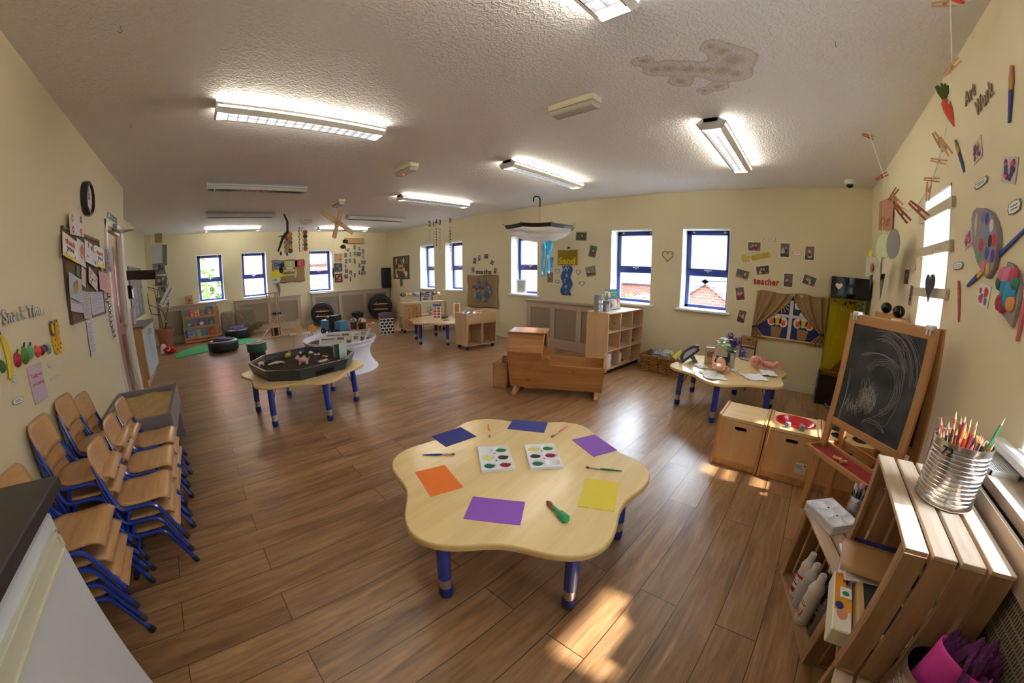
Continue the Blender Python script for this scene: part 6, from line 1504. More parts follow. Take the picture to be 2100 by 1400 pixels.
m=MB(); p=onpl(1965,2); dd=(onpl(1998,10)-onpl(1945,-5)).normalized(); m.tube([tuple(p-dd*.05),tuple(p),tuple(p+dd*.045)],[.004,.008,.005],8); o=m.build('red_pepper',C('felt_red',(206,50,30),rough=.6)); tag(o,'slim red pepper shape pegged at the top of the string','decoration')
root=thing('aquarium','tall column aquarium with yellow green water and black base in the right corner','aquarium',T(0,0,0))
ax0,ax1,ay0,ay1=4.885,5.235,-.775,-.335
m=MB(); m.bb(ax0-.01,ax1,ay0,ay1+.01,0,.355,b=.004); m.build('base_cabinet',C('black_satin',(20,18,18),rough=.35),root)
m=MB(); m.bb(ax0-.012,ax1,ay0,ay1+.012,1.268,1.505,b=.003); m.build('hood',C('black_gloss',(12,12,14)),root)
m=MB(); m.bb(ax0+.20,ax1-.01,ay0+.01,ay1-.01,.36,1.26); m.build('yellow_backing',mat('algae_yellow',(196,180,48),rough=.5,var=.25,vscale=5,stretch=(1,8,.6)),root)
m=MB(); m.bb(ax0+.012,ax1-.01,ay0+.012,ay1-.012,.36,.40); tag(m.build('gravel',mat('brown_gravel',(140,104,62),rough=.9,var=.7,vscale=70,bump=.8,bscale=90),root),None,None,kind='stuff')
m=MB()
for q in ((ax0,ax0+.008,ay0,ay1),(ax0,ax1,ay1-.008,ay1),(ax0,ax1,ay0,ay0+.008)): m.bb(*q,.355,1.268)
m.build('glass_wall',glassmat('green_aquarium_glass',(.93,.92,.62),.05),root)
m=MB(); r=random.Random(6)
for k in range(60):
    y=r.uniform(ay0+.05,ay1-.14) if k<40 else r.uniform(ay0+.02,ay1-.02); z=1.235-r.uniform(0,.09); s=r.uniform(.012,.028)
    m.add([(-s,0,0),(0,-s*.4,0),(s,0,0),(0,s*.4,0)],[(0,1,2,3)],0,False,T(ax0+.09+r.uniform(-.05,.07),y,z)@Matrix.Rotation(r.uniform(0,3),4,Vector((r.uniform(-1,1),r.uniform(-1,1),r.uniform(-1,1))).normalized()))
tag(m.build('floating_plants',C('dark_water_plant',(52,66,24),rough=.6),root),None,None,kind='stuff')
m=MB(); m.add([(ax0+.10,ay0+.06,.39),(ax0+.10,ay1-.10,.39),(ax0+.12,ay0+.20,.56),(ax0+.16,ay0+.10,.50)],[(0,1,2),(0,2,3)]); m.build('slate_rock',C('brown_rock',(96,64,30),rough=.9),root,solid=.02)
m=MB(); m.bb(0,.02,-.005,.005,0,.9); m.build('hood_sticker',C('pale_sticker',(226,216,196)),root) if False else None
pb=PB(); pb.flat(heart(0,0,.042),0,pb.c((226,214,190))); pb.done('paper_heart',root,Matrix(((0,0,-1,ax0-.0135),(-1,0,0,ay1-.075),(0,1,0,1.40),(0,0,0,1))))
import bmesh
def skin(name,nodes,edges,mt,parent,M=None,sub=2):
    me=bpy.data.meshes.new(name); bm=bmesh.new(); lay=bm.verts.layers.skin.verify(); vs=[]
    for i,(x,y,z,r) in enumerate(nodes):
        v=bm.verts.new((x,y,z)); v[lay].radius=(r,r); v[lay].use_root=(i==0); vs.append(v)
    for a,b2 in edges: bm.edges.new((vs[a],vs[b2]))
    bm.to_mesh(me); bm.free(); me.materials.append(mt)
    o=bpy.data.objects.new(name,me); COL.objects.link(o); o.parent=parent
    if M is not None: o.matrix_local=M
    md=o.modifiers.new('skin','SKIN'); md.use_smooth_shade=True
    md=o.modifiers.new('sub','SUBSURF'); md.levels=1; md.render_levels=sub
    return o
def baby(root,skinm,headc,lay):
    """doll lying on its back along +x (head at +x); nodes: pelvis first"""
    N=[(0,0,.040,.034),(.045,0,.044,.038),(.085,0,.048,.040),(.115,0,.050,.022),(.135,0,.052,.024)]
    E_=[(0,1),(1,2),(2,3),(3,4)]
    for s in (-1,1):
        k=lay['leg%+d'%s]; b=len(N)
        N+=[(k[0][0],k[0][1],k[0][2],.026),(k[1][0],k[1][1],k[1][2],.021),(k[2][0],k[2][1],k[2][2],.014),(k[3][0],k[3][1],k[3][2],.013)]
        E_+=[(0,b),(b,b+1),(b+1,b+2),(b+2,b+3)]
        k=lay['arm%+d'%s]; b=len(N)
        N+=[(k[0][0],k[0][1],k[0][2],.019),(k[1][0],k[1][1],k[1][2],.015),(k[2][0],k[2][1],k[2][2],.011),(k[3][0],k[3][1],k[3][2],.010)]
        E_+=[(2,b),(b,b+1),(b+1,b+2),(b+2,b+3)]
        hx,hy,hz=k[3]
        for q in range(4):   # small fingers
            a=-.6+.4*q; d=Vector(k[3])-Vector(k[2]); d.normalize(); sd=d.cross(Vector((0,0,1))); sd.normalize()
            t=Vector(k[3])+(d*math.cos(a)+sd*math.sin(a))*.018; N.append((t.x,t.y,t.z,.0045)); E_.append((b+3,len(N)-1))
    skin('body',N,E_,skinm,root)
def babyhead(root,c,r_,skinm,M):
    m=MB(); m.ell((0,0,0),(r_*1.05,r_*.95,r_),18,14)
    out=[]
    for v in m.v:   # x is up the head, z towards the face
        x,y,z=v[0]/r_,v[1]/r_,v[2]/r_
        k=1.0
        if z>0: k+=.07*math.exp(-((x+.12)**2+(y)**2)*30)          # nose
        if z>0: k-=.05*(math.exp(-((x-.12)**2+(y-.35)**2)*24)+math.exp(-((x-.12)**2+(y+.35)**2)*24))   # eye sockets
        if z>0: k+=.05*(math.exp(-((x+.35)**2+(y-.4)**2)*9)+math.exp(-((x+.35)**2+(y+.4)**2)*9))       # cheeks
        k+=.08*math.exp(-((x+.85)**2+y**2)*8) if z>0 else 0
        out.append((v[0]*k,v[1]*k,v[2]*k))
    m.v=out; h=m.build('head',skinm,root,M)
    for s in (-1,1):
        pb=PB(); pb.ell((r_*.12,s*r_*.33,r_*.86),(r_*.07,r_*.12,r_*.06),8,6,pb.c((70,46,40))); pb.done('eye',h)
        pb=PB(); pb.ell((0,s*r_*.95,0),(r_*.2,r_*.08,r_*.13),8,6,pb.c(skinm)); pb.done('ear',h)
    pb=PB(); pb.ell((-r_*.12,0,r_*1.02),(r_*.08,r_*.09,r_*.09),8,6,pb.c(skinm)); pb.done('nose',h)
    pb=PB(); pb.ell((-r_*.45,0,r_*.86),(r_*.05,r_*.16,r_*.07),8,6,pb.c((176,84,84))); pb.done('mouth',h); return h

SK1=C('doll_skin_tan',(222,164,124),rough=.4); SK2=C('doll_skin_pink',(220,150,138),rough=.35)
p=flr(1474,762,TZ+.02); q=flr(1482,738,TZ+.02); dv=(q-p); dv.z=0; an=math.atan2(dv.y,dv.x)
root=thing('baby_doll','dark haired baby doll lying on patterned cloths on the table','doll',T(p.x+.02*math.cos(an),p.y+.02*math.sin(an),TZ+.006)@RZ(an))
baby(root,SK1,None,{'leg-1':[(-.02,-.035,.045),(-.045,-.06,.085),(-.085,-.045,.05),(-.105,-.03,.06)],'leg+1':[(-.02,.035,.045),(-.04,.065,.09),(-.085,.05,.055),(-.105,.035,.065)],
 'arm-1':[(.10,-.055,.045),(.08,-.095,.035),(.045,-.10,.03),(.03,-.10,.028)],'arm+1':[(.105,.055,.05),(.14,.085,.075),(.17,.085,.11),(.18,.083,.125)]})
babyhead(root,None,.058,SK1,T(.185,0,.060)@RY(.1))
m=MB(); r=random.Random(3)
for k in range(70):
    a=r.uniform(0,2*pi); b2=r.uniform(-.4,1.4); c=Vector((.205+.045*math.cos(b2)*math.cos(a),.055*math.cos(b2)*math.sin(a),.06+.045*math.sin(b2)))
    if c.x<.185 and c.z>.07: continue
    e=c+Vector((r.uniform(-.02,.12),r.uniform(-.06,.06),r.uniform(-.05,.01))); e.z=max(.008,e.z); m.tube([tuple(c),tuple((c+e)/2+Vector((0,0,.012))),tuple(e)],[.012,.014,.006],5)
m.ell((.215,0,.055),(.062,.074,.066),12,8); m.build('hair',mat('black_doll_hair',(26,24,26),rough=.6,bump=.5,bscale=90),root)
p=flr(1604,756,TZ+.03); q=flr(1562,748,TZ+.04); dv=(q-p); dv.z=0; an=math.atan2(dv.y,dv.x); mid=(p+q)/2
root=thing('baby_doll','bald pink baby doll lying on its side at the right of the table','doll',T(mid.x,mid.y,TZ+.008)@RZ(an))
baby(root,SK2,None,{'leg-1':[(-.03,-.035,.045),(-.065,-.07,.075),(-.115,-.06,.045),(-.135,-.075,.04)],'leg+1':[(-.02,.035,.05),(-.05,.05,.095),(-.10,.04,.07),(-.125,.045,.055)],
 'arm-1':[(.10,-.05,.05),(.085,-.075,.085),(.12,-.085,.10),(.135,-.08,.105)],'arm+1':[(.105,.055,.05),(.10,.08,.07),(.13,.07,.10),(.14,.06,.115)]})
babyhead(root,None,.062,SK2,T(.190,-.005,.064)@RX(.75)@RY(.15))
def cloth(label,c,w,h_,seed,rot,mt,amp=.012,z=TZ):
    rnd=random.Random(seed); ph=[rnd.uniform(0,6) for _ in range(6)]
    m=MB()
    def fn(u,v):
        x,y=(u-.5),(v-.5); e=1+.10*math.sin(7*math.atan2(y,x)+ph[0])
        zz=.006+amp*(.5+.5*math.sin(9*x+ph[1]+5*y))*(.6+.4*math.sin(11*y+ph[2]))*(1-1.2*max(abs(x),abs(y))**2*2)
        return (x*w*e,y*h_*e,max(.003,zz))
    m.grid(fn,22,18); o=m.build('baby_clothes',mt,None,T(c.x,c.y,z)@RZ(rot),solid=.004); return tag(o,label,'clothes','doll clothes on the table')
def spotted(name,c1,c2,sc):
    m=bpy.data.materials.new(name); m.use_nodes=True; nt=m.node_tree; N=nt.nodes; L=nt.links; b=N['Principled BSDF']; b.inputs['Roughness'].default_value=.9
    tc=N.new('ShaderNodeTexCoord'); vo=N.new('ShaderNodeTexVoronoi'); vo.inputs['Scale'].default_value=sc; L.new(tc.outputs['Object'],vo.inputs['Vector'])
    r=N.new('ShaderNodeValToRGB'); r.color_ramp.elements[0].position=.16; r.color_ramp.elements[0].color=rgb(*c2); r.color_ramp.elements[1].position=.24; r.color_ramp.elements[1].color=rgb(*c1)
    L.new(vo.outputs['Distance'],r.inputs['Fac']); L.new(r.outputs['Color'],b.inputs['Base Color']); return m
PC=spotted('patterned_baby_cloth',(226,224,220),(120,120,128),34); WC_=mat('white_baby_cloth',(232,230,230),rough=.9,bump=.2,bscale=60)
cloth('patterned white baby clothes spread under the dark haired doll',flr(1462,770,TZ),.30,.22,1,.5,PC)
cloth('small patterned bib left of the dark haired doll',flr(1437,752,TZ),.16,.10,2,.9,PC)
cloth('patterned cloth beside the perforated pot',flr(1505,760,TZ),.12,.08,3,.2,PC)
cloth('white baby vest laid flat at the right of the doll table',flr(1548,774,TZ),.24,.24,4,.6,WC_,.008)
cloth('white baby suit overlapping the vest on the doll table',flr(1575,766,TZ+.008),.22,.16,5,.3,WC_,.010,TZ+.010)
p=flr(1411,741,TZ); q=math.atan2(-p.y,-p.x)
PH_=None
root=thing('telephone','black and grey desk telephone leaning on its stand on the doll table','telephone',T(p.x,p.y,TZ+.001)@RZ(math.radians(-52)))
DG_=C('phone_dark_grey',(50,52,58),rough=.35); LG=C('phone_mid_grey',(96,100,104),rough=.4)
PX=Matrix(((1,0,0,0),(0,0,-1,.075),(0,1,0,0),(0,0,0,1)))
m=MB(); m.prism([(-.105,0),(-.085,-.0),(.085,.135),(.095,.155),(.075,.165),(.06,.15),(-.11,.02)],0,.15,0,PX); ph=m.build('base',DG_,root)
m=MB(); m.prism([(.0,.065),(.035,.092),(.10,0),(.075,0)],.02,.13,0,PX); m.build('stand',LG,root)
m=MB(); m.tube([(-.095,-.04,.035),(-.10,-.04,.07),(-.07,-.04,.12),(-.02,-.04,.155),(.04,-.04,.185),(.085,-.04,.18),(.08,-.04,.155)],[.020,.019,.015,.015,.018,.021,.018],10); m.build('handset',DG_,ph)
m=MB(); m.prism([(.062,.157),(.078,.168),(.094,.158),(.088,.146)],.01,.14,0,PX); m.build('screen',LG,ph)
p=flr(1496,752,TZ); root=thing('utensil_pot','perforated steel pot on the doll table','pot',T(p.x,p.y,TZ+.0005))
def perfpot():
    m=bpy.data.materials.new('perforated_steel'); m.use_nodes=True; nt=m.node_tree; N=nt.nodes; L=nt.links; b=N['Principled BSDF']; b.inputs['Metallic'].default_value=.9; b.inputs['Roughness'].default_value=.25
    tc=N.new('ShaderNodeTexCoord'); sx=N.new('ShaderNodeSeparateXYZ'); L.new(tc.outputs['Object'],sx.inputs[0])
    at=N.new('ShaderNodeMath'); at.operation='ARCTAN2'; L.new(sx.outputs['Y'],at.inputs[0]); L.new(sx.outputs['X'],at.inputs[1])
    ml=N.new('ShaderNodeMath'); ml.operation='MULTIPLY'; ml.inputs[1].default_value=.05; L.new(at.outputs[0],ml.inputs[0])
    cb=N.new('ShaderNodeCombineXYZ'); L.new(ml.outputs[0],cb.inputs['X']); L.new(sx.outputs['Z'],cb.inputs['Y'])
    br=N.new('ShaderNodeTexBrick'); br.offset=0; br.inputs['Scale'].default_value=1; br.inputs['Brick Width'].default_value=.0135; br.inputs['Row Height'].default_value=.0125; br.inputs['Mortar Size'].default_value=.0035
    br.inputs['Color1'].default_value=(.03,.03,.03,1); br.inputs['Color2'].default_value=(.04,.04,.04,1); br.inputs['Mortar'].default_value=(.65,.65,.65,1)
    L.new(cb.outputs[0],br.inputs['Vector']); L.new(br.outputs['Color'],b.inputs['Base Color']); return m
m=MB(); m.lathe([(.048,0),(.050,.004),(.050,.165),(.053,.168),(.05,.172),(.046,.17),(.045,.01)],28,0,cap0=True); m.build('pot',perfpot(),root)
POT=root.matrix_world.copy()
def flower(label,dx,dy,dz,kind,col,group='artificial flowers in the steel pot'):
    dx,dy=dx*1.25,dy*1.25
    root=thing('artificial_flower',label,'flower',POT@T(0,0,.0),group)
    top=Vector((dx,dy,dz)); m=MB(); m.tube([(dx*.15,dy*.15,.02),(dx*.35,dy*.35,.16),(dx,dy,dz)],.0025,5); m.build('stem',C('flower_stem',(70,110,60)),root)
    r=random.Random(int(dx*1000+dz*777)); m=MB()
    if kind=='lily':
        for k in range(6):
            a=k*pi/3; d=Vector((math.cos(a),math.sin(a),.35)); 
            M=T(*top)@RZ(a)@RY(-.5); m.grid(lambda u,v:(.095*u,.034*(v-.5)*2*math.sin(pi*min(1,u*.9+.12)),.016*math.sin(pi*u)-.02*u*u),6,4,0,M)
        m.build('petals',C('flower_%d'%col[0],col,rough=.6),root,solid=.001)
        m=MB()
        for k in range(5): m.cyl(tuple(top),tuple(top+Vector((.012*math.cos(k*1.3),.012*math.sin(k*1.3),.03))),.0012,n=4)
        m.build('stamens',C('pollen_yellow',(206,190,80)),root)
    elif kind=='cluster':
        for k in range(42):
            c=top+Vector((r.uniform(-.035,.035),r.uniform(-.035,.035),r.uniform(-.05,.04)))
            for j in range(4): m.add([(0,0,0),(.012,-.009,.003),(.024,0,0),(.012,.009,.003)],[(0,1,2,3)],0,False,T(*c)@RZ(j*pi/2+k)@RY(-.4+r.uniform(-.6,.6)))
        m.build('petals',C('flower_%d_%d'%col[:2],col,rough=.6),root)
    else:
        for k in range(3): m.grid(lambda u,v:(.10*u,.036*(v-.5)*2*math.sin(pi*min(1,u*.95+.05)),.02*math.sin(pi*u)),6,4,0,T(*top)@RZ(k*2.1+dx*30)@RY(-.1))
        m.build('leaf',C('flower_leaf',(84,140,64),rough=.5),root,solid=.001)
PU=(104,56,150)
flower('large white artificial lily at the top left of the steel pot',-.02,.05,.275,'lily',(236,236,232))
flower('white artificial lily hanging low over the front of the steel pot',-.05,.06,.215,'lily',(234,236,226))
flower('purple flower cluster on the right of the steel pot',.035,-.035,.275,'cluster',PU)
flower('darker purple flower cluster behind the lily',-.00,.02,.315,'cluster',(80,46,120))
flower('purple flower cluster drooping at the far right of the steel pot',.05,-.095,.165,'cluster',(120,72,170))
flower('second purple cluster in the middle of the steel pot',.02,.0,.24,'cluster',(110,60,160))
flower('green leaves at the left of the steel pot',-.03,.09,.245,'leaf',(84,140,64))
flower('green leaves at the front rim of the steel pot',-.04,-.01,.195,'leaf',(84,140,64))
p=flr(1453,746,TZ); root=thing('gift_bag','pale gift bag printed with a brown biscuit figure on the doll table','bag',T(p.x,p.y,TZ)@RZ(math.radians(-60)))
pb=PB(); i=pb.c((196,160,120)); pb.bb(-.05,.05,-.02,.02,0,.19,i); 
FM=Matrix(((1,0,0,0),(0,0,-1,-.0208),(0,1,0,0),(0,0,0,1)))
pb.flat(rp(-.05,.05,.0,.06),.0,pb.c((206,178,132)),FM); pb.flat(ep(-.012,.115,.032,.036),.0008,pb.c((150,96,50)),FM); pb.flat(ep(.025,.13,.018,.016,8),.0012,pb.c((110,70,110)),FM); pb.flat(ep(.02,.095,.014,.016,8),.0012,pb.c((96,110,60)),FM)
pb.done('bag',root)
p=flr(1528,739,TZ); root=thing('doll_brush','small wooden doll hair brush on the doll table','brush',T(p.x,p.y,TZ+.006)@RZ(1.2))
m=MB(); m.tube([(-.05,0,0),(.02,0,0),(.03,0,0)],[.004,.005,.007],7); m.build('handle',C('stem_brown',(60,44,30)),root); m=MB(); m.bb(.03,.075,-.011,.011,-.004,.008,b=.003); m.build('brush_head',C('dark_olive',(90,76,40)),root)
root=thing('wooden_chair','small wooden chair with a slotted back standing by the burlap window display','chair',T(4.96,.63,0)@RZ(math.radians(170)))
WCH=wood('old_chair_wood',(176,132,84),(140,98,58),axis='Z',rough=.5); DRW=C('dark_red_wood',(96,50,40),rough=.5)
m=MB(); hw=.115
bk=rrect(.235,.115,.045,5); m.prism(bk,-.008,.008,0,Matrix(((0,0,1,-.105),(1,0,0,0),(0,1,0,.60),(0,0,0,1)))); m.build('backrest',WCH,root)
pb=PB(); pb.bb(-.096,-.0955,-.035,.035,.61,.622,pb.c((40,28,24))); pb.bb(-.1145,-.114,-.035,.035,.61,.622,0); pb.done('hand_slot',root)
m=MB(); m.box((0,0,.345),(.24,.24,.018),0,None,.006); m.build('seat',DRW,root)
for s in (-1,1):
    m=MB(); m.tube([(-.105,s*.10,.62),(-.10,s*.10,.36),(-.115,s*.105,0)],.010,8); m.build('back_leg',DRW,root)
    m=MB(); m.tube([(.10,s*.10,.34),(.115,s*.105,0)],.010,8); m.build('front_leg',DRW,root)
m=MB(); m.bb(-.112,-.098,-.10,.10,.50,.52); m.build('crossbar',DRW,root)
o=cloth('grey cloth draped on the little wooden chair seat',Vector((4.98,.63,0)),.18,.20,8,.2,C('grey_cloth',(150,160,176),rough=.9),.02,.356)
BUR=mat('burlap',(164,134,96),rough=.95,var=.22,vscale=60,bump=.5,bscale=260)
y0,y1,z0,z1=-.31,.585,.665,1.215      # world y runs right to left on the photograph
cy0=(y0+y1)/2; W,H=y1-y0,z1-z0
root=thing('window_display','navy felt window picture with burlap curtains on the window wall','wall display',wallM('R',(XW,cy0,(z0+z1)/2)))
pb=PB(); NV=pb.c((34,48,112)); pb.bb(-W/2,W/2,-H/2,H/2,0,.012,NV); pb.done('navy_board',root)
pb=PB(); wt=pb.c((206,206,212)); pb.bb(-.005,.040,-H/2,H/2-.05,.012,.018,wt); pb.bb(-W/2+.05,W/2-.04,.0,.038,.012,.0175,wt); pb.done('window_bars',root)
m=MB(); m.prism(ep(-.12,.19,.062,.062,20),.012,.017); m.build('sun',C('sun_yellow',(236,180,50),rough=.6),root)
pb=PB()
for k in range(9):
    a=-2.9+.36*k; pb.bb(.08,.145,-.0045,.0045,.0125,.0145,pb.c((232,206,130)),M=T(-.12,.19,0)@RZ(a))
pb.done('sun_ray',root)
m=MB(); m.prism([(.05,.19)]+ep(.11,.17,.06,.05,8,2.6,-.4)+ep(.2,.19,.06,.05,6,2.5,0)+[(.26,.10),(.06,.12)],.012,.0165); m.build('cloud',C('white_card',(228,228,234)),root)
m=MB(); m.prism([(.12,.04),(.14,.10),(.18,.13),(.24,.14),(.30,.10),(.38,.04)],.012,.0165); m.build('cloud',C('white_card',(228,228,234)),root)
def handpot(x,tilt):
    m=MB(); m.prism([(x-.075,-.13),(x+.072,-.14),(x+.05,-.262),(x-.06,-.262)],.012,.018); m.build('paper_pot',C('brown_card_pot',(160,126,84),rough=.8),root)
    for dx,dz,rr,col in ((-.075,-.06,.055,(226,90,60)),(.0,-.045,.055,(214,190,60)),(.078,-.065,.058,(232,96,60))):
        pb=PB(); pb.prism(ep(x+dx,dz,rr,rr*1.15,14),.018,.0195,pb.c((238,232,220))); pb.prism(ep(x+dx,dz-.016,rr*.5,rr*.55,10),.0195,.0205,pb.c(col))
        for q in range(5): a=2.4-.42*q; pb.prism([(x+dx+p_[0],dz-.01+p_[1]) for p_ in [(math.cos(a)*.018-math.sin(a)*.005,math.sin(a)*.018+math.cos(a)*.005),(math.cos(a)*.044-math.sin(a)*.004,math.sin(a)*.044+math.cos(a)*.004),(math.cos(a)*.044+math.sin(a)*.004,math.sin(a)*.044-math.cos(a)*.004),(math.cos(a)*.018+math.sin(a)*.005,math.sin(a)*.018-math.cos(a)*.005)]],.0195,.0206,pb.c(col))
        pb.done('handprint_flower',root)
    pb=PB(); 
    for dx in (-.03,.0,.03): pb.prism([(x+dx,-.10),(x+dx*.4,-.135),(x+dx*.4+.006,-.135),(x+dx+.008,-.10)],.0185,.0192,pb.c((120,170,70)))
    pb.done('paper_leaves',root)
handpot(-.15,0); handpot(.19,0)
m=MB(); m.cyl((-W/2-.02,-H/2-.008,.022),(W/2+.0,-H/2-.008,.022),.013,n=10); m.build('wooden_rail',C('pale_wood_plain',(214,176,120)),root)
def curtain(s):
    m=MB()
    xt0,xt1=(0.02,W/2+.03) if s>0 else (-W/2-.0,.04)
    def fn(u,v):
        xt=xt0+(xt1-xt0)*u; tx=(W/2-.01) if s>0 else (-W/2+.0)
        g=min(1,v/.70); k=g**1.5; edge=xt*(1-k)+(tx+ (u-.5)*.05)*k
        if v>.70: f=(v-.70)/.30; edge=tx+(u-.5)*(.05+.15*f)-s*.07*f*1.0*(1 if s>0 else 1.1)
        z=H/2+.035-.47*min(1,v/.70)-.15*max(0,(v-.7)/.3)
        z+=.012*math.sin(u*7)*(1-v) - .06*(1-abs(u*2-1))*0
        y=.030+.012*math.sin(u*34+v*3)*(1-.5*g)+.014*math.sin(u*19)
        return (edge,z,max(.021,y))
    m.grid(fn,36,20); m.build('burlap_curtain',BUR,root,solid=.003)
    m=MB(); tx=(W/2-.01) if s>0 else (-W/2); m.lathe([(.026,-.012),(.03,0),(.026,.012)],12,0,T(tx,H/2+.035-.47,.035)@RX(pi/2)@SX(1,.8,1)); m.build('tie',C('black_ribbon',(26,22,24),rough=.6),root)
curtain(-1); curtain(1)
for k,x in enumerate((.02,.13)):
    pb=PB(); o_=heart(0,0,.022); i_=heart(0,0,.012); n=len(o_)
    pb.add([(p_[0],p_[1],0) for p_ in o_]+[(p_[0],p_[1],.0) for p_ in i_],[(i,(i+1)%n,n+(i+1)%n,n+i) for i in range(n)],pb.c((236,228,210))); pb.done('shell_heart',root,T(x,H/2+.02,.062),solid=.004)
def w8(x,y): return (1300+x/4.375,380+y/4.375)
G8='photographs of people who help us'
for k,(pts,lab) in enumerate([([(1017,502),(1142,508),(1140,595),(1017,590)],'landscape photograph above the yellow word fireman'),([(1310,513),(1400,517),(1397,650),(1308,645)],'portrait photograph of a yellow hat, right of the pink label'),
    ([(1532,537),(1625,545),(1622,678),(1528,672)],'portrait photograph of a boy in dark clothes, uppermost at the right'),([(920,738),(1043,770),(1025,855),(908,818)],'tilted photograph left of and below the word fireman'),
    ([(1090,722),(1215,713),(1222,795),(1098,812)],'photograph of a face right above the red word teacher'),([(1340,782),(1432,788),(1427,917),(1338,912)],'portrait photograph of a child in a white hood, right of the word teacher'),
    ([(1530,788),(1648,830),(1620,920),(1500,875)],'strongly tilted photograph at the right of the group'),([(908,912),(992,905),(1000,1030),(912,1037)],'portrait photograph left of the burlap curtain, upper'),([(945,1107),(1022,1130),(985,1240),(913,1218)],'tilted photograph left of the burlap curtain, lower')]):
    photo('R',[w8(*p) for p in pts],lab,100+k,group=G8)
PK=(206,140,130)
cloudlabel('long pink edged cloud label at the top of the photograph group','R',box4(*w8(1222,486),24,7,2),PK,(190,120,120))
cloudlabel('pink edged cloud label between two portrait photographs','R',box4(*w8(1463,607),19,10,2),PK,(190,120,120))
YG=mat('yellow_glitter_card',(206,184,50),rough=.5,bump=.4,bscale=200)
word('fireman_lettering','yellow glitter word "fireman" on the window wall','R','fireman',(1520,532),(1580,520),17,YG,bold=.006)
word('teacher_lettering','red word "teacher" on the window wall','R','teacher',(1545,576),(1598,580),17,C('red_card_letter',(186,44,40),rough=.5),bold=.004)
p=onwall('R',1369,524,.012); root=thing('wire_heart','twig heart hanging between two windows of the window wall','decoration',wallM('R',p))
hh=heart(0,0,.085,26); m=MB(); m.tube([(a,b2,0) for a,b2 in hh],.006,6,0,None,closed=True); m.build('twig_heart',mat('grey_twig',(150,130,106),rough=.9,var=.3,vscale=50),root)
m=MB(); m.tube([(0,.03,0),(0,.20,0)],.0015,4); m.build('string',C('thread_white',(206,202,190)),root)
def w6(x,y): return (1000+x/4.667,380+y/4.667)
ax,val,u,n=WALLS['R']
c=onwall('R',*w6(765,690),.004); tl,br=onwall('R',*w6(670,618),.004),onwall('R',*w6(856,764),.004); W=abs(tl.y-br.y); H=abs(tl.z-br.z)
root=thing('sand_sign','mustard sandcastle sign reading "Sand" on the window wall','sign',wallM('R',c))
w,h=W/2,H/2; MUS=mat('sand_glitter_card',(150,128,22),rough=.85,var=.15,vscale=60,bump=.4,bscale=200)
m=MB(); m.prism([(-w,-h),(w,-h),(w*1.0,h),(w*.15,h*.96),(w*.12,h*.84),(0,h*.80),(-w*.1,h*.86),(-w*.15,h*.96),(-w,h)],0,.008); m.build('castle',MUS,root)
m=MB(); put_text(m,'Sand',H*.62,0,T(-.02*W,-H*.24,.010),.006,.004,fitw=W*.86); m.build('lettering',C('yellow_letter',(216,192,40),rough=.6),root)
m=MB(); m.bb(.0,.006,h*.80,h*1.42,.002,.006); m.build('flag_pole',C('dark_teal_card',(30,76,90)),root); m=MB(); m.prism([(.006,h*1.42),(.075,h*1.24),(.006,h*1.08)],.002,.005); m.build('flag',C('dark_teal_card',(30,76,90)),root)
p0,p1=onwall('R',*w6(758,770),.006),onwall('R',*w6(757,1050),.006); L_=p0.z-p1.z; hw=abs(onwall('R',*w6(705,900)).y-onwall('R',*w6(805,900)).y)/2
root=thing('water_sign','wavy blue strip reading "Water" below the sand sign','sign',wallM('R',Vector((XW-.004,p0.y,p0.z))))
def waved(u,v): y=-L_*v; return (hw*(2*u-1)*.92+.025*math.sin(v*13),y,.006+.004*math.sin(v*16))
m=MB(); m.grid(waved,6,24); m.build('blue_strip',mat('blue_glitter_fabric',(30,84,156),rough=.5,var=.5,vscale=30),root,solid=.004)
for k,chh in enumerate('Water'):
    m=MB(); put_text(m,chh,.125,0,T(-.01+.02*math.sin(k*2.2),-L_*(.11+.195*k),.014)@RZ(-.15+.1*(k%3)),.002,.001); m.build('letter',C('pale_blue_letter',(170,205,232),rough=.5),root)
for k,(pts,lab) in enumerate([([(845,445),(950,447),(948,530),(845,527)],'green framed photograph above the sand sign'),([(985,570),(1053,585),(1030,693),(960,680)],'tilted photograph right of the sand sign'),([(935,785),(1025,768),(1042,860),(945,878)],'tilted photograph lower right of the sand sign'),
   ([(590,680),(632,690),(612,790),(572,775)],'photograph behind the blue ribbons, upper'),([(575,832),(628,832),(625,928),(568,928)],'green framed photograph behind the blue ribbons, lower')]):
    photo('R',[w6(*p) for p in pts],lab,200+k,frame=(110,140,90),group='photographs around the sand sign')
for x,y,lab in ((665,820,'upper left heart shaped label beside the water strip'),(868,832,'upper right heart shaped label beside the water strip'),(668,920,'lower left cloud label beside the water strip'),(902,940,'lower right heart shaped label beside the water strip')):
    p=onwall('R',*w6(x,y),.003); pb=PB(); pb.flat(heart(0,0,.052) if y!=920 else ep(0,0,.055,.03),0,pb.c((60,56,96))); pb.flat(heart(0,0,.040) if y!=920 else ep(0,0,.044,.021),.001,pb.c((232,230,232)))
    for q in (.012,-.006): pb.flat(rp(-.02,.02,q,q+.004),.0016,pb.c((150,150,170)))
    o=pb.done('heart_label',None,wallM('R',p),solid=.0008); tag(o,lab,'label','labels around the water strip')
def w5(x,y): return (750+x/4.667,450+y/4.667)
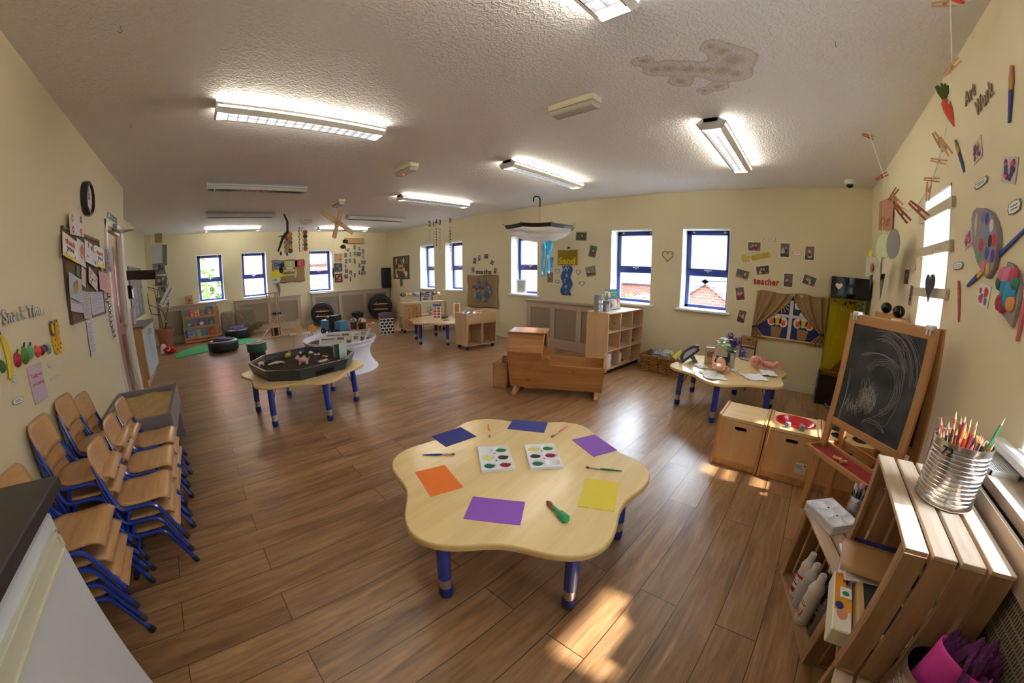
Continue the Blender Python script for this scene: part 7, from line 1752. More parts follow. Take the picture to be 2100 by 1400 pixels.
for k,(x,y,w_,h_,t,lab) in enumerate([(1043,395,32,62,8,'narrow photograph, leftmost of the arc above the word maths'),(1087,368,28,60,6,'narrow photograph, second from the left above the word maths'),(1152,352,42,50,-4,'dark photograph at the top of the arc above the word maths'),(1210,412,42,44,40,'diamond tilted photograph right above the word maths'),(1028,483,30,56,-6,'small photograph left of the word maths'),(1238,490,30,60,14,'small photograph right of the word maths')]):
    photo('R',box4(*w5(x,y),w_/4.667,h_/4.667,t),lab,300+k,group='photographs around the word maths')
word('maths_lettering','black word "maths" above the burlap butterfly hanging','R','maths',w5(1055,500),w5(1205,503),11,C('black_letter',(30,28,34),rough=.5),bold=.004)
pts=[(985,530),(1275,535),(1265,850),(975,835)]; c,W,H,t=fit('R',[w5(*p) for p in pts],.01)
root=thing('burlap_hanging','burlap hanging with a painted butterfly on the window wall','wall hanging',wallM('R',c))
m=MB(); m.grid(lambda u,v:(W*(u-.5)*(1+.03*math.sin(v*9)),H*(v-.5)-.015*math.sin(u*6),.012+.008*math.sin(u*13+v*3)*math.sin(v*7)),24,18); m.build('burlap',BUR,root,solid=.003)
r=random.Random(5); pb=PB(); BC=[(50,104,160),(80,150,190),(46,86,120),(190,160,70),(96,66,120),(76,140,120),(150,80,90)]
for s in (-1,1):
    for k in range(44):
        up=k%2; a=r.uniform(-.6,1.2) if up else r.uniform(-1.3,.1); d=r.uniform(.05,.30 if up else .24)
        x,y=s*(.02+d*math.cos(a)*.62*W/.7),(.04+d*math.sin(a)*.9 if up else -.05+d*math.sin(a)*.8); sz=r.uniform(.028,.055)
        pb.prism(ep(x,y,sz,sz*.7,8),.024,.0255+.0002*k,pb.c(BC[k%7]))
pb.done('painted_butterfly',root)
def wk(x,y): return (660+x/6.3625,420+y/6.3625)
c,W,H,t=fit('R',[wk(*p) for p in [(940,680),(1140,665),(1140,960),(945,962)]],.0)
root=thing('cork_board','brown notice board with white paper dolls at the far end of the window wall','pinboard',wallM('R',c))
m=MB(); m.bb(-W/2,W/2,-H/2,H/2,0,.012); m.build('cork',mat('dark_cork',(110,80,56),rough=.95,var=.25,vscale=40),root)
m=MB()
for q in ((-W/2,W/2,H/2-.02,H/2+.01),(-W/2,W/2,-H/2-.01,-H/2+.02),(-W/2-.01,-W/2+.02,-H/2,H/2),(W/2-.02,W/2+.01,-H/2,H/2)): m.bb(*q,0,.02)
m.build('frame',C('dark_brown_frame',(92,70,52)),root)
r=random.Random(9)
for k,(x,y) in enumerate([(-.3,.28),(.18,.28),(-.33,-.2),(.2,-.15)]):
    X,Y=x*W,y*H; s=.07; pb=PB()
    pb.prism(ep(X,Y+s*1.1,s*.4,s*.4,10),.013,.016,pb.c((226,222,216))); pb.prism([(X-s*.3,Y+s*.7),(X+s*.3,Y+s*.7),(X+s*.5,Y-s*1.2),(X,Y-s*.4),(X-s*.5,Y-s*1.2)],.013,.016,0)
    for q in (-1,1): pb.prism([(X+q*s*.25,Y+s*.6),(X+q*s*1.0,Y+s*(.9-.5*(k%2))),(X+q*s*1.0,Y+s*(.7-.5*(k%2))),(X+q*s*.25,Y+s*.3)],.013,.0155,0)
    pb.done('paper_doll',root)
for x,y,w_,h_,cl in ((.32,-.28,.16,.2,(226,224,220)),(.33,-.42,.16,.12,(70,170,160)),(.05,.3,.16,.2,(96,100,104)),(-.28,-.38,.14,.16,(220,210,200)),(.38,.3,.14,.3,(110,112,116))): pb=PB(); pb.prism(rp((x-w_/2)*W,(x+w_/2)*W,(y-h_/2)*H,(y+h_/2)*H),.013,.015,pb.c(cl)); pb.done('note',root)
m=MB(); put_text(m,'Small',.14,0,T(-.02*W,.08*H,.017),.004,.004); put_text(m,'World',.14,0,T(-.02*W,-.10*H,.017),.004,.004); m.build('lettering',C('pale_wood_plain',(214,176,120)),root)
m=MB()
for k in range(3): m.tube([(-.02+.03*k,-H/2+.05,.02),(-.03+.03*k,-H/2-.1-.03*k,.03),(-.02+.035*k,-H/2-.22,.03)],[.02,.018,.006],6)
m.build('tassel',C('slate_grey',(92,94,100)),root)
for k,(x,y,t) in enumerate([(970,600,-20),(1008,630,0),(1132,612,0)]): cloudlabel(['tiny label above the left of the cork board','tiny label above the middle of the cork board','tiny label above the right of the cork board'][k],'R',box4(*wk(x,y),5.5,3.2,t),(120,130,170))
def rcover(label,w,u0,u1,zt,panels,dep=.13,overh=.03):
    ax,val,uu,n=WALLS[w]; cc=(u0+u1)/2; p=(val,cc,0) if ax==0 else (cc,val,0); W=u1-u0
    root=thing('radiator_cover',label,'radiator cover',wallM(w,p),'taupe radiator covers')
    m=MB(); m.bb(-W/2-overh,W/2+overh,zt-.03,zt,.002,dep+.03,b=.005); m.build('shelf_top',TAUPE,root)
    m=MB(); b=.10
    m.bb(-W/2,W/2,zt-.03-b,zt-.03,dep-.018,dep); m.bb(-W/2,W/2,.0,.17,dep-.018,dep)
    pw=(W-b)/panels
    for k in range(panels+1): x=-W/2+k*pw; m.bb(x,x+b,.17,zt-.03-b,dep-.018,dep)
    for s in (-1,1): m.bb(s*W/2-(.018 if s>0 else 0),s*W/2+(0 if s>0 else .018),0,zt-.03,.002,dep-.018)
    m.build('frame',TAUPE,root)
    for k in range(panels):
        x0=-W/2+k*pw+b; x1=-W/2+(k+1)*pw; 
        m=MB(); m.bb(x0-.01,x1+.01,.16,zt-.12,dep-.026,dep-.018); m.build('grille_panel',GRL,root)
    return root
def mesh_mat():
    m=bpy.data.materials.new('fine_taupe_grille'); m.use_nodes=True; nt=m.node_tree; N=nt.nodes; L=nt.links; b=N['Principled BSDF']; b.inputs['Roughness'].default_value=.6
    tc=N.new('ShaderNodeTexCoord'); ck=N.new('ShaderNodeTexChecker'); ck.inputs['Scale'].default_value=70; ck.inputs['Color1'].default_value=rgb(172,154,132); ck.inputs['Color2'].default_value=rgb(132,118,102); L.new(tc.outputs['Object'],ck.inputs['Vector']); L.new(ck.outputs['Color'],b.inputs['Base Color']); return m
GRL=mesh_mat()
a=onwall('R',1078,640,.16).y; zt=onwall('R',1078,613,.14).z
rcover('taupe radiator cover between the drawer trolley and the cubby unit','R',2.75,a,zt,3)
p=onwall('R',1072,602,-.09); root=thing('framed_picture','white box frame leaning on the sill of the window behind the umbrella','picture frame',T(XW+.13,WR[2][1]-.17,ZS+.012)@RZ(math.radians(200))@Matrix(((0,0,1,0),(1,0,0,0),(0,1,0,0),(0,0,0,1))))
pb=PB(); i=pb.c((232,230,226)); w_,h_=.21,.27
for q in ((-w_/2,w_/2,0,.025),(-w_/2,w_/2,h_-.025,h_),(-w_/2,-w_/2+.025,0,h_),(w_/2-.025,w_/2,0,h_)): pb.bb(*q,-.015,.015,i)
pb.done('frame',root); pb=PB(); pb.bb(-w_/2+.02,w_/2-.02,.02,h_-.02,-.012,-.004,pb.c((176,172,164))); pb.flat(ep(.01,.13,.016,.012,8),-.003,pb.c((120,80,50))); pb.flat(rp(-.06,.05,.105,.11),-.003,pb.c((150,120,90))); pb.done('picture',root)
root=thing('umbrella','clear umbrella with black rim hung upside down with blue ribbons','umbrella',T(4.42,3.66,0))
ztip,zr,R=1.83,2.075,.565
m=MB(); n=8
def umb(k,v):   # rib k, v from tip to rim
    a=2*pi*k/n+.2; r_=R*math.sin(v*1.35)/math.sin(1.35); z=ztip+(zr-ztip)*(1-math.cos(v*1.35))/(1-math.cos(1.35)); return Vector((r_*math.cos(a),r_*math.sin(a),z))
cl=MB(); bd=MB(); S_=10; Q=6
for k in range(n):
    def pan(u,v):
        a,b2=umb(k,v),umb((k+1)%n,v); p=a*(1-u)+b2*u; sag=.03*math.sin(pi*u)*v; return (p.x,p.y,p.z-sag*.3)
    cl.grid(lambda u,v:pan(u,v*.86),Q,S_); bd.grid(lambda u,v:pan(u,.86+.14*v),Q,3)
def softclear():
    m=glassmat('clear_umbrella_vinyl',(1,1,1),.5); nt=m.node_tree; N=nt.nodes; g=[n for n in N if n.type=='BSDF_GLOSSY'][0]; mx=[n for n in N if n.type=='MIX_SHADER'][0]; mx.inputs['Fac'].default_value=.74
    t=N.new('ShaderNodeBsdfTranslucent'); t.inputs['Color'].default_value=(.95,.95,.94,1); d=N.new('ShaderNodeBsdfDiffuse'); d.inputs['Color'].default_value=(.85,.85,.84,1); m2=N.new('ShaderNodeMixShader'); m2.inputs['Fac'].default_value=.35
    nt.links.new(t.outputs[0],m2.inputs[1]); nt.links.new(d.outputs[0],m2.inputs[2]); nt.links.new(m2.outputs[0],mx.inputs[2]); N.remove(g); return m
cl.build('canopy',softclear(),root); bd.build('black_border',C('black_vinyl',(34,32,38),rough=.3),root)
m=MB()
for k in range(n): m.tube([tuple(umb(k,v/8)+Vector((0,0,.004))) for v in range(9)]+[tuple(umb(k,1)+Vector((.03*math.cos(2*pi*k/n+.2),.03*math.sin(2*pi*k/n+.2),.015)))],.0025,5)
tag(m.build('ribs',C('black_ink',(20,20,22)),root),None,None)
m=MB(); m.cyl((0,0,ztip-.02),(-.0,0,2.40),.006,n=8); m.build('shaft',C('brass_shaft',(196,170,110),metal=.6,rough=.3),root)
m=MB(); m.tube([(0,0,2.38),(0,0,2.50)]+[(-.045*(1-math.cos(t)),.0+.045*(1-math.cos(t))*.6,2.50+.048*math.sin(t)) for t in [k*.35 for k in range(1,10)]]+[(-.09,.054,2.46)],.011,8); m.build('handle',C('black_bakelite',(26,28,40)),root)
RIB=mat('blue_cellophane',(60,190,236),rough=.2,alpha=.9); r=random.Random(12)
for k in range(16):
    a=r.uniform(0,2*pi); d=r.uniform(.02,.12); x,y=d*math.cos(a)+.05,d*math.sin(a)-.10; ln_=r.uniform(.40,.60); w_=.028; m=MB(); ph=r.uniform(0,6)
    m.grid(lambda u,v:(x+(u-.5)*w_*math.cos(ph+v*2.4)+.012*math.sin(v*7+ph),y+(u-.5)*w_*math.sin(ph+v*2.4)+.012*math.cos(v*6+ph),ztip+.02-ln_*v),2,12); m.build('ribbon',RIB,root)
rcover('taupe radiator cover behind the book shelf on the far wall','F',XR+.20,.24,.90,2)
rcover('taupe radiator cover behind the wooden upright frame on the far wall','F',.70,2.45,.87,2)
rcover('long taupe radiator cover with a black tyre in front on the far wall','F',2.78,5.22,.88,3)
def fM(p0,p1):
    """front edge from p0 (left) to p1 (right) on the floor; y goes away from the viewer"""
    d=(Vector(p1)-Vector(p0)); d=Vector((d.x,d.y,0)).normalized(); return Matrix(((d.x,-d.y,0,p0[0]),(d.y,d.x,0,p0[1]),(0,0,1,0),(0,0,0,1)))
m=MB(); pts=[(-.72,8.16),(-.80,8.62),(-.35,9.35),(.80,9.58),(1.02,8.86)]; m.prism(pts,.0,.012); o=m.build('green_mat',mat('green_carpet_mat',(62,150,84),rough=.95,var=.12,vscale=50,bump=.3,bscale=200)); tag(o,'bright green floor mat in the book corner','mat')
BSM=fM((-.60,9.84),(.28,9.90)); root=thing('book_shelf','low wooden sloping book shelf under the leftmost far window','bookshelf',BSM)
W=.88; LSH=wood('orange_beech',(206,146,90),(186,124,70),axis='Z',rough=.4)
for x in (0,W-.02):
    m=MB(); m.prism([(0,0),(.30,0),(.30,.80),(.20,.80),(0,.10)],0,.02,0,Matrix(((0,0,1,x),(1,0,0,0),(0,1,0,0),(0,0,0,1)))); m.build('side_panel',LSH,root)
tiers=[(.10,.0),(.335,.085),(.57,.17)]
for z,y in tiers:
    m=MB(); m.bb(.02,W-.02,y,y+.09,z,z+.014); m.bb(.02,W-.02,y-.004,y+.010,z,z+.045); m.build('shelf',LSH,root)
    m=MB(); m.bb(.02,W-.02,y+.085,y+.093,z,z+.22); m.build('back_panel',LSH,root)
m=MB(); m.bb(.02,W-.02,.01,.03,.02,.08); m.build('kick_board',LSH,root)
def book(label,x,y,z,w,h,col,seed,cols,M=BSM,lean=.18,grp='picture books on the book shelf'):
    r=random.Random(seed); pb=PB(); pb.bb(-w/2,w/2,0,h,-.008,0,pb.c(col)); 
    pb.flat(ep(r.uniform(-.1,.1)*w,h*.42,w*.26,h*.22),ZI,pb.c(cols[0])); pb.flat(ep(r.uniform(-.15,.15)*w,h*.46,w*.13,h*.12),ZI*2,pb.c(cols[1])); pb.flat(rp(-w*.4,w*.4,h*.78,h*.9),ZI,pb.c(cols[2])); pb.flat(rp(-w*.5,w*.5,0,h*.14),ZI,pb.c(cols[0]))
    o=pb.done('picture_book',None,M@T(x,y,z)@RX(pi/2-lean)); return tag(o,label,'book',grp)
NV_,GN,CR_,WH=(60,70,130),(70,130,80),(196,60,60),(232,226,214)
for a in [('teal picture book with a red splash, first on the top shelf',.09,.21,.59,.13,.175,(80,140,160),1,(60,110,60),(206,60,40),(210,90,60)),('red picture book on the top shelf',.235,.21,.59,.11,.175,(214,70,66),2,WH,(206,60,60),(230,120,90)),
 ('cream picture book on the top shelf',.36,.21,.59,.11,.17,(222,206,186),3,(206,120,100),(190,70,60),(110,140,120)),('teal and red picture book next to the cream one on the top shelf',.49,.21,.59,.11,.15,(110,110,116),4,(206,70,70),(230,120,110),(90,150,140)),
 ('large blue grey picture book with an orange face on the top shelf',.66,.20,.59,.18,.23,(78,122,136),5,(226,140,50),(120,60,40),(90,110,120)),
 ('green picture book, first on the middle shelf',.12,.12,.355,.15,.19,(90,120,110),6,(90,160,90),(220,220,200),(90,100,150)),('lilac picture book on the middle shelf',.28,.12,.355,.12,.20,(110,96,130),7,(150,140,170),(90,80,120),(120,90,140)),
 ('purple and white picture book on the middle shelf',.45,.12,.355,.20,.20,(84,66,130),8,WH,(206,190,220),(110,90,150)),('dark teal picture book, last on the middle shelf',.67,.12,.355,.17,.20,(60,90,100),9,(140,160,160),(80,110,110),(60,90,90)),
 ('bright blue picture book with an orange shape, first on the bottom shelf',.17,.035,.12,.18,.21,(96,150,200),10,(226,140,50),(60,60,90),(70,110,190)),('grey green picture book on the bottom shelf',.34,.035,.12,.12,.19,(150,160,140),11,(206,196,160),(110,120,90),(190,180,120)),
 ('blue picture book, third on the bottom shelf',.48,.035,.12,.13,.19,(80,130,150),12,(110,160,180),(60,90,110),(90,140,170)),('red and orange picture book, last on the bottom shelf',.66,.035,.12,.18,.22,(150,70,50),13,(206,60,50),(226,150,60),(110,60,50))]:
    book(a[0],*a[1:6],a[6],a[7],a[8:11])
o=book('tan picture book standing on the radiator cover behind the book shelf',-.42,YF-.14,.902,.18,.20,(196,150,104),20,((170,110,70),(120,80,60),(206,170,120)),M=Matrix(),lean=.12,grp=None)
o=book('dark picture book lying face out at the far left of the bottom shelf',.045,.05,.12,.05,.2,(34,40,76),21,((50,56,100),(60,66,110),(40,46,90)))
TYR=mat('black_tyre_rubber',(34,36,40),rough=.45,bump=.25,bscale=60)
def tyre(mb,R,r_in,w,n=40,mi=0,M=None):
    prof=[(r_in,-w*.36),(r_in+.02,-w*.47),(R-.05,-w*.5),(R-.012,-w*.40),(R,-w*.2)]
    tr=[]
    for k in range(5): a=-w*.2+w*.4*k/5; tr+=[(R,a+.004),(R,a+w*.4/5-.006),(R-.006,a+w*.4/5-.004),(R-.006,a+w*.4/5)]
    prof+=tr+[(R,w*.2),(R-.012,w*.40),(R-.05,w*.5),(r_in+.02,w*.47),(r_in,w*.36)]
    mb.lathe(prof,n,mi,M)
PURC=mat('purple_seat_fabric',(96,76,110),rough=.9,var=.2,vscale=12,bump=.2,bscale=90)
def tyreseat(label,x,y,cush,seed):
    root=thing('tyre_pouffe',label,'seat',T(x,y,.012),'tyre seats in the book corner')
    m=MB(); tyre(m,.315,.19,.21,44,0,T(0,0,.105)); m.build('tyre',TYR,root)
    m=MB(); m.lathe([(.21,.03),(.21,.06),(.002,.06)],28,0); m.build('seat_base',C('black_ink',(20,20,22)),root)
    o=crumple((.21,.20,.065),seed,.18).build('seat_pad',PURC,root,T(0,0,.20)); return root
tyreseat('tyre seat with a crumpled purple cushion at the front of the green mat',.235,8.26,0,3)
tyreseat('tyre seat with a flat purple cushion against the beige back cushions',.66,9.84,0,5)
BEI=mat('beige_cushion_fabric',(136,124,106),rough=.9,bump=.3,bscale=20,stretch=(1,1,8))
def cushion(label,x,y,z,w,h,t,rz,lean):
    m=MB()
    def fn(u,v):
        a=2*pi*u; b2=pi*(v-.5); sx=lambda c: math.copysign(abs(c)**.42,c); return (w/2*sx(math.cos(a))*abs(math.cos(b2))**.5,t/2*math.sin(b2)*(1+.1*math.sin(a*5)),h/2*sx(math.sin(a))*abs(math.cos(b2))**.5)
    m.grid(fn,32,12); o=m.build('cushion',BEI,None,T(x,y,z)@RZ(rz)@RX(-lean)); return tag(o,label,'cushion','beige back cushions in the book corner')
cushion('beige pleated cushion leaning beside the book shelf',.47,10.13,.36,.34,.56,.12,.20,.06); cushion('wide beige cushion standing behind the back tyre seat',.92,10.20,.38,.52,.58,.11,-.05,.04)
TER=mat('terracotta',(166,100,78),rough=.8,var=.12,vscale=14)
root=thing('branch_pot','terracotta pot of bare twisted branches in the far left corner','plant pot',T(-1.03,9.80,0))
m=MB(); m.lathe([(.14,0),(.185,.36),(.21,.36),(.215,.44),(.19,.44),(.175,.37),(.002,.37)],28,0,cap0=True); m.build('pot',TER,root)
m=MB(); r=random.Random(4)
for k,(pp) in enumerate([[(0,0,.36),(.05,0,.62),(.16,-.02,.95),(.22,-.03,1.35),(.16,-.04,1.72)],[(-.02,0,.36),(-.05,.0,.7),(-.10,.02,1.05),(-.12,.0,1.30),(-.25,.0,1.34)],[(0,.02,.36),(.08,0,.6),(.0,.0,.85),(-.28,.0,1.02)],[(-.05,0,.75),(-.25,.0,.8),(-.28,.02,1.02),(-.29,.0,1.25)],[(-.10,.02,1.05),(-.05,0,1.32),(-.28,.02,1.40)]]):
    m.tube(pp,[.013,.011,.009,.007,.004][:len(pp)],6)
m.build('branch',mat('dark_twig',(84,66,50),rough=.9),root)
for k,(x,y,z) in enumerate([(.06,-.02,.60),(.17,-.03,.90),(.19,-.03,1.02)]): m=MB(); m.ell((x,y-.01,z),.018,8,6); m.build('white_bauble',C('white_plastic',(230,230,230)),root)
root=thing('soft_toy','red and white soft toy on the floor by the white cupboard','toy',T(-.90,8.95,.0)@RZ(-.5))
m=MB(); m.ell((0,0,.075),(.16,.10,.075),14,9); m.build('body',C('red_plush',(190,40,44),rough=.95),root); m=MB(); m.ell((-.15,.0,.11),(.07,.07,.10),10,8); m.ell((-.13,-.09,.04),(.05,.04,.04),8,6); m.build('head',C('cream_plush',(222,206,186),rough=.95),root); pb=PB(); pb.lathe([(.02,0),(.04,0),(.04,.006),(.02,.006),(.02,0)],14,pb.c((236,236,230)),T(.03,-.08,.10)@RX(.9)); pb.done('eye',root)
root=thing('cupboard','oak sided cupboard with white doors beyond the door','cupboard',T(-1.15,6.72,0)); OAKC=wood('oak_veneer_side',(190,146,98),(170,124,78),axis='Z',rough=.4,scale=.5)
m=MB(); m.bb(-.20,.18,-.60,.60,.12,.84); m.build('carcass',OAKC,root); m=MB(); m.bb(-.18,.14,-.56,.56,0,.12); m.build('plinth',OAKC,root)
for k in range(2):
    y0=-.585+.59*k; m=MB(); m.bb(.18,.20,y0,y0+.575,.14,.82,b=.003); dd=m.build('door',C('pale_grey_door',(206,214,222),rough=.35),root)
    m=MB(); yy=y0+(.50 if k==0 else .07); m.tube([(.20,yy,.77),(.222,yy,.77),(.222,yy,.70),(.20,yy,.70)],.005,6); m.build('door_handle',C('chrome',(200,200,205)),dd)
m=MB(); m.bb(-.21,.215,-.62,.62,.84,.875,b=.006); o=m.build('cupboard_top',mat('brown_laminate_top',(116,96,84),rough=.3),root)
for k,(x,y,s,c,lab) in enumerate([(-.06,-.45,(.16,.24,.14),(150,140,156),'grey lilac storage box at the front of the cupboard top'),(-.03,-.14,(.14,.20,.10),(170,160,176),'low pale box behind the front box on the cupboard top'),(-.05,.15,(.10,.12,.22),(186,180,196),'tall pale plastic bottle box on the cupboard top')]):
    m=MB(); m.box((0,0,s[2]/2),s,0,None,.012); o=m.build('storage_box',C('store_%d'%k,c,rough=.4),None,T(-1.15+x,6.72+y,.876)); tag(o,lab,'box','boxes on the cupboard')
root=thing('wallet_board','board of clear plastic wallets on the wall above the cupboard','notice board',wallM('L',(XR,8.6,1.32)))
m=MB(); m.bb(-.75,.75,-.47,.47,.001,.02); m.build('backing',C('grey_brown_backing',(130,122,116),rough=.6),root)
r=random.Random(2)
for k in range(12):
    pb=PB(); x,y=-.56+.375*(k%4),-.30+.29*(k//4); pb.bb(x-.15,x+.15,y-.12,y+.12,.022,.026,pb.c(r.choice([(206,206,214),(190,196,206),(200,186,186),(170,190,200)]),rough=.15)); pb.flat(rp(x-.1,x+.08,y-.02,y+.06),.0266,pb.c(r.choice([(150,120,110),(110,130,150),(160,150,120)]))); pb.done('plastic_wallet',root)
root=thing('fabric_roll','dark brown roll with a yellow end sticking out above the cupboard','roll',T(-1.35,7.3,1.62))
m=MB(); m.lathe([(.075,.02),(.078,.54),(.002,.54)],18,0,RY(pi/2+.06),cap0=True); m.build('roll',mat('dark_brown_cloth',(52,36,30),rough=.8),root); m=MB(); m.lathe([(.085,.0),(.09,.02),(.002,.025)],18,0,RY(pi/2+.06)@T(0,0,.02)); m.build('roll_end',C('mustard_yellow',(190,150,40)),root)
m=MB(); m.bb(-.02,.06,-.05,.05,0,.16,b=.01); o=m.build('door_entry_phone',C('black_gloss',(12,12,14)),None,T(XL-.01,YR+.03,1.28)); tag(o,'small black entry handset on the wall corner past the door','phone')
m=MB(); m.bb(-.012,.0,-.11,.11,-.15,.15,b=.002); o=m.build('wall_box',CRE,None,T(-1.19,YF-.122,2.40)); o.matrix_world=T(XR+.05,YF-.13,2.42)@RZ(pi/2); tag(o,'small cream box high in the far left corner','box')
root=thing('photo_streamer','long hanging strip of photographs and a white sign in the far left corner','photograph strip',T(-.96,9.55,0))
m=MB(); m.cyl((0,0,.95),(0,0,ZC),.002,n=4); m.build('string',C('thread_white',(206,202,190)),root)
for k,(x,z,w,h,c,t) in enumerate([(.0,2.42,.16,.20,(170,140,96),0),(-.04,2.08,.26,.40,(206,204,206),.05),(.12,2.05,.10,.44,(120,116,122),-.05),(-.02,1.76,.26,.24,(130,124,124),.06),(0,1.50,.26,.22,(120,92,86),-.1),(.05,1.28,.24,.24,(140,128,132),.2),(0,1.06,.22,.20,(110,96,100),.1)]):
    r=random.Random(k); pb=PB(); pb.bb(-w/2,w/2,-h/2,h/2,-.002,.002,pb.c(c)); 
    if k>2: 
        for q in range(5): pb.flat(ep(r.uniform(-.3,.3)*w,r.uniform(-.3,.3)*h,.03,.04,8),.0026+.0003*q,pb.c(r.choice([(70,60,66),(206,176,156),(180,176,180),(90,60,60)])))
    pb.done('print',root,T(x,-.012*k,z)@RX(pi/2)@RZ(t))
pb=PB(); pb.bb(-.24,.24,-.07,.07,-.002,.002,pb.c((232,230,226))); put_text(pb,'Our progression',.075,pb.c((30,30,34)),T(0,0,.003),0,.001,fitw=.42); pb.done('sign_strip',root,T(.10,-.12,1.16)@RX(pi/2)@RZ(1.0))
PL2=wood('pale_batten',(206,172,136),(184,146,108),axis='Z',rough=.6)
FM2=fM((1.10,8.86),(2.03,8.98)); root=thing('wooden_trestle','tall pale wooden upright frame with splayed braces in front of the far radiator cover','wooden frame',FM2)
def bar(a,b2,w=.03,nm='batten'):
    a,b2=Vector(a),Vector(b2); d=(b2-a); L_=d.length; z=d.normalized(); x=z.orthogonal().normalized() if abs(z.z)>.99 else Vector((z.y,-z.x,0)).normalized(); y=z.cross(x)
    m=MB(); m.box((0,0,L_/2),(w,w*.7,L_)); return m.build(nm,PL2,root,Matrix(((x.x,y.x,z.x,a.x),(x.y,y.y,z.y,a.y),(x.z,y.z,z.z,a.z),(0,0,0,1))))
for x in (.28,.34): bar((x,.12,.02),(x-.02,.12,1.04),nm='upright')
for x in (.46,.51): bar((x,.05,.02),(x-.02,.05,1.02),nm='upright')
bar((.24,.10,1.03),(.50,.06,1.03),.05,'top_bar'); bar((0,0,.015),(.46,.05,.48),nm='brace'); bar((.93,0.02,.015),(.52,.05,.46),nm='brace'); bar((.05,.02,.02),(.93,.02,.05),.035,'foot_bar'); bar((.2,.02,.25),(.72,.04,.25),nm='cross_bar'); bar((.28,.12,.55),(.62,.06,.48),.04,'small_shelf')
o=crumple((.11,.05,.035),6,.3).build('cloth_scraps',spotted('black_white_scraps',(40,38,44),(230,228,226),26),None,FM2@T(.45,.08,.555)); tag(o,'black and white fabric scraps on the ledge of the upright frame','fabric')
o=tissue(0,0,0,.30,.12,.10,15,'sacking','olive brown sacking draped behind the upright frame',mat('olive_sacking',(128,104,56),rough=.95,bump=.3,bscale=80),'fabric'); o.matrix_world=T(1.05,9.9,.18)@RY(-.5)
m=MB(); m.lathe([(.10,0),(.14,.18),(.145,.20),(.13,.20),(.12,.02)],18,0,cap0=True); o=m.build('dark_basket',C('dark_basket',(60,50,46),rough=.8),None,T(1.52,9.25,0)); tag(o,'dark basket under the braces of the upright frame','basket')
WB=C('pale_shelf_board',(226,214,190),rough=.5)
def tyreshelf(label,x,y,R,rz,seed):
    root=thing('tyre_shelf',label,'shelf',T(x,y,0)@RZ(rz),'tyres fitted with shelves'); m=MB(); tyre(m,R,R*.62,.20,44,0,T(0,0,R)@RX(pi/2)); m.build('tyre',TYR,root)
    r=random.Random(seed)
    for z in (R*.78,R*1.22):
        hw=math.sqrt(max(.01,(R*.64)**2-(z-R)**2)); m=MB(); m.bb(-hw,hw,-.10,.10,z-.008,z+.008); m.build('shelf',WB,root)
    m=MB(); m.lathe([(R*.66,.06),(.002,.06)],24,0,T(0,0,R)@RX(-pi/2)); m.build('back_disc',C('dark_brown_board',(96,62,46)),root)
    for j,z in enumerate((R*.78,R*1.22)):
        for k in range(4):
            c=r.choice([(150,70,60),(206,196,180),(120,90,70),(190,90,80),(110,110,110)]); pb=PB(); i=pb.c(c); pb.ell((0,0,.025),(.022,.018,.025),8,6,i); pb.ell((.012,-.005,.055),(.014,.013,.013),7,5,i)
            o=pb.done('small_figure',None,T(x,y,0)@RZ(rz)@T(-.13+.085*k,-.02,z+.008)); tag(o,f'tiny {["first","second","third","last"][k]} figure on the {["lower","upper"][j]} shelf of the {"left" if seed==1 else "right"} tyre','figure','tiny figures in the tyre shelves')
tyreshelf('black tyre fitted with two shelves, standing by the left end of the long radiator cover',2.98,10.08,.315,-.25,1)
tyreshelf('large black tyre fitted with shelves, standing behind the brick patterned box',4.75,10.02,.36,-.35,2)
root=thing('toy_tub','black tub full of mixed toys by the far radiator cover','tub',T(4.0,10.0,0)); m=MB(); m.lathe([(.15,0),(.175,.22),(.185,.25),(.165,.25),(.15,.03),(.002,.03)],24,0,cap0=True); m.build('tub',C('black_plastic_tub',(38,40,42),rough=.5),root)
r=random.Random(7)
for k in range(9):
    c=[(120,70,60),(70,90,70),(200,196,186),(60,66,90),(150,60,60),(90,110,80),(206,190,150),(80,80,86),(130,100,80)][k]; a=k*.7; o=crumple((.06,.035,.03),k,.2,10,7).build('toy_piece',C('toy_piece_%d'%k,c,rough=.5),None,T(4.0+.13*math.cos(a)*(k%3)/2,10.0+.13*math.sin(a)*(k%3)/2,.25+.02*(k%2))@RZ(a)); tag(o,['brown','dark green','white','navy','crimson','olive','cream','grey','tan'][k]+' toy piece heaped in the black tub','toy','toys heaped in the black tub')
for k,(x,y,w,cc,lab) in enumerate([(3.36,8.72,.085,(92,62,48),'small brown pot with a grey toy, left of the pair on the floor'),(3.52,8.55,.105,(84,54,42),'wider brown pot of twigs, right of the pair on the floor')]):
    root=thing('brown_pot',lab,'pot',T(x,y,0)); m=MB(); m.lathe([(w*.85,0),(w,.15),(w*1.05,.17),(w*.9,.17),(w*.8,.02)],18,0,cap0=True); m.build('pot',C('brown_pot_%d'%k,cc,rough=.6),root)
    crumple((w*.9,w*.9,.09),30+k,.3,12,8).build('contents',C('pot_fill_%d'%k,[(150,160,150),(190,170,130)][k],rough=.8),root,T(0,0,.19))
for k in range(12):
    c=[(206,70,50),(226,150,110),(230,206,180),(196,90,60)][k%4]; x,y=3.30+.12*(k%7)+r.uniform(-.05,.05),9.05-.08*(k//3)+r.uniform(-.08,.1); o=crumple((.05,.035,.035),50+k,.2,9,6).build('floor_toy',C('floor_toy_%d'%(k%4),c,rough=.5),None,T(x,y,.036)@RZ(k)); tag(o,['red','peach','cream','rust'][k%4]+' plastic toy in the loose heap beside the brown pots, '+['left','middle','right'][k//4]+' part','toy','loose toys by the brown pots')
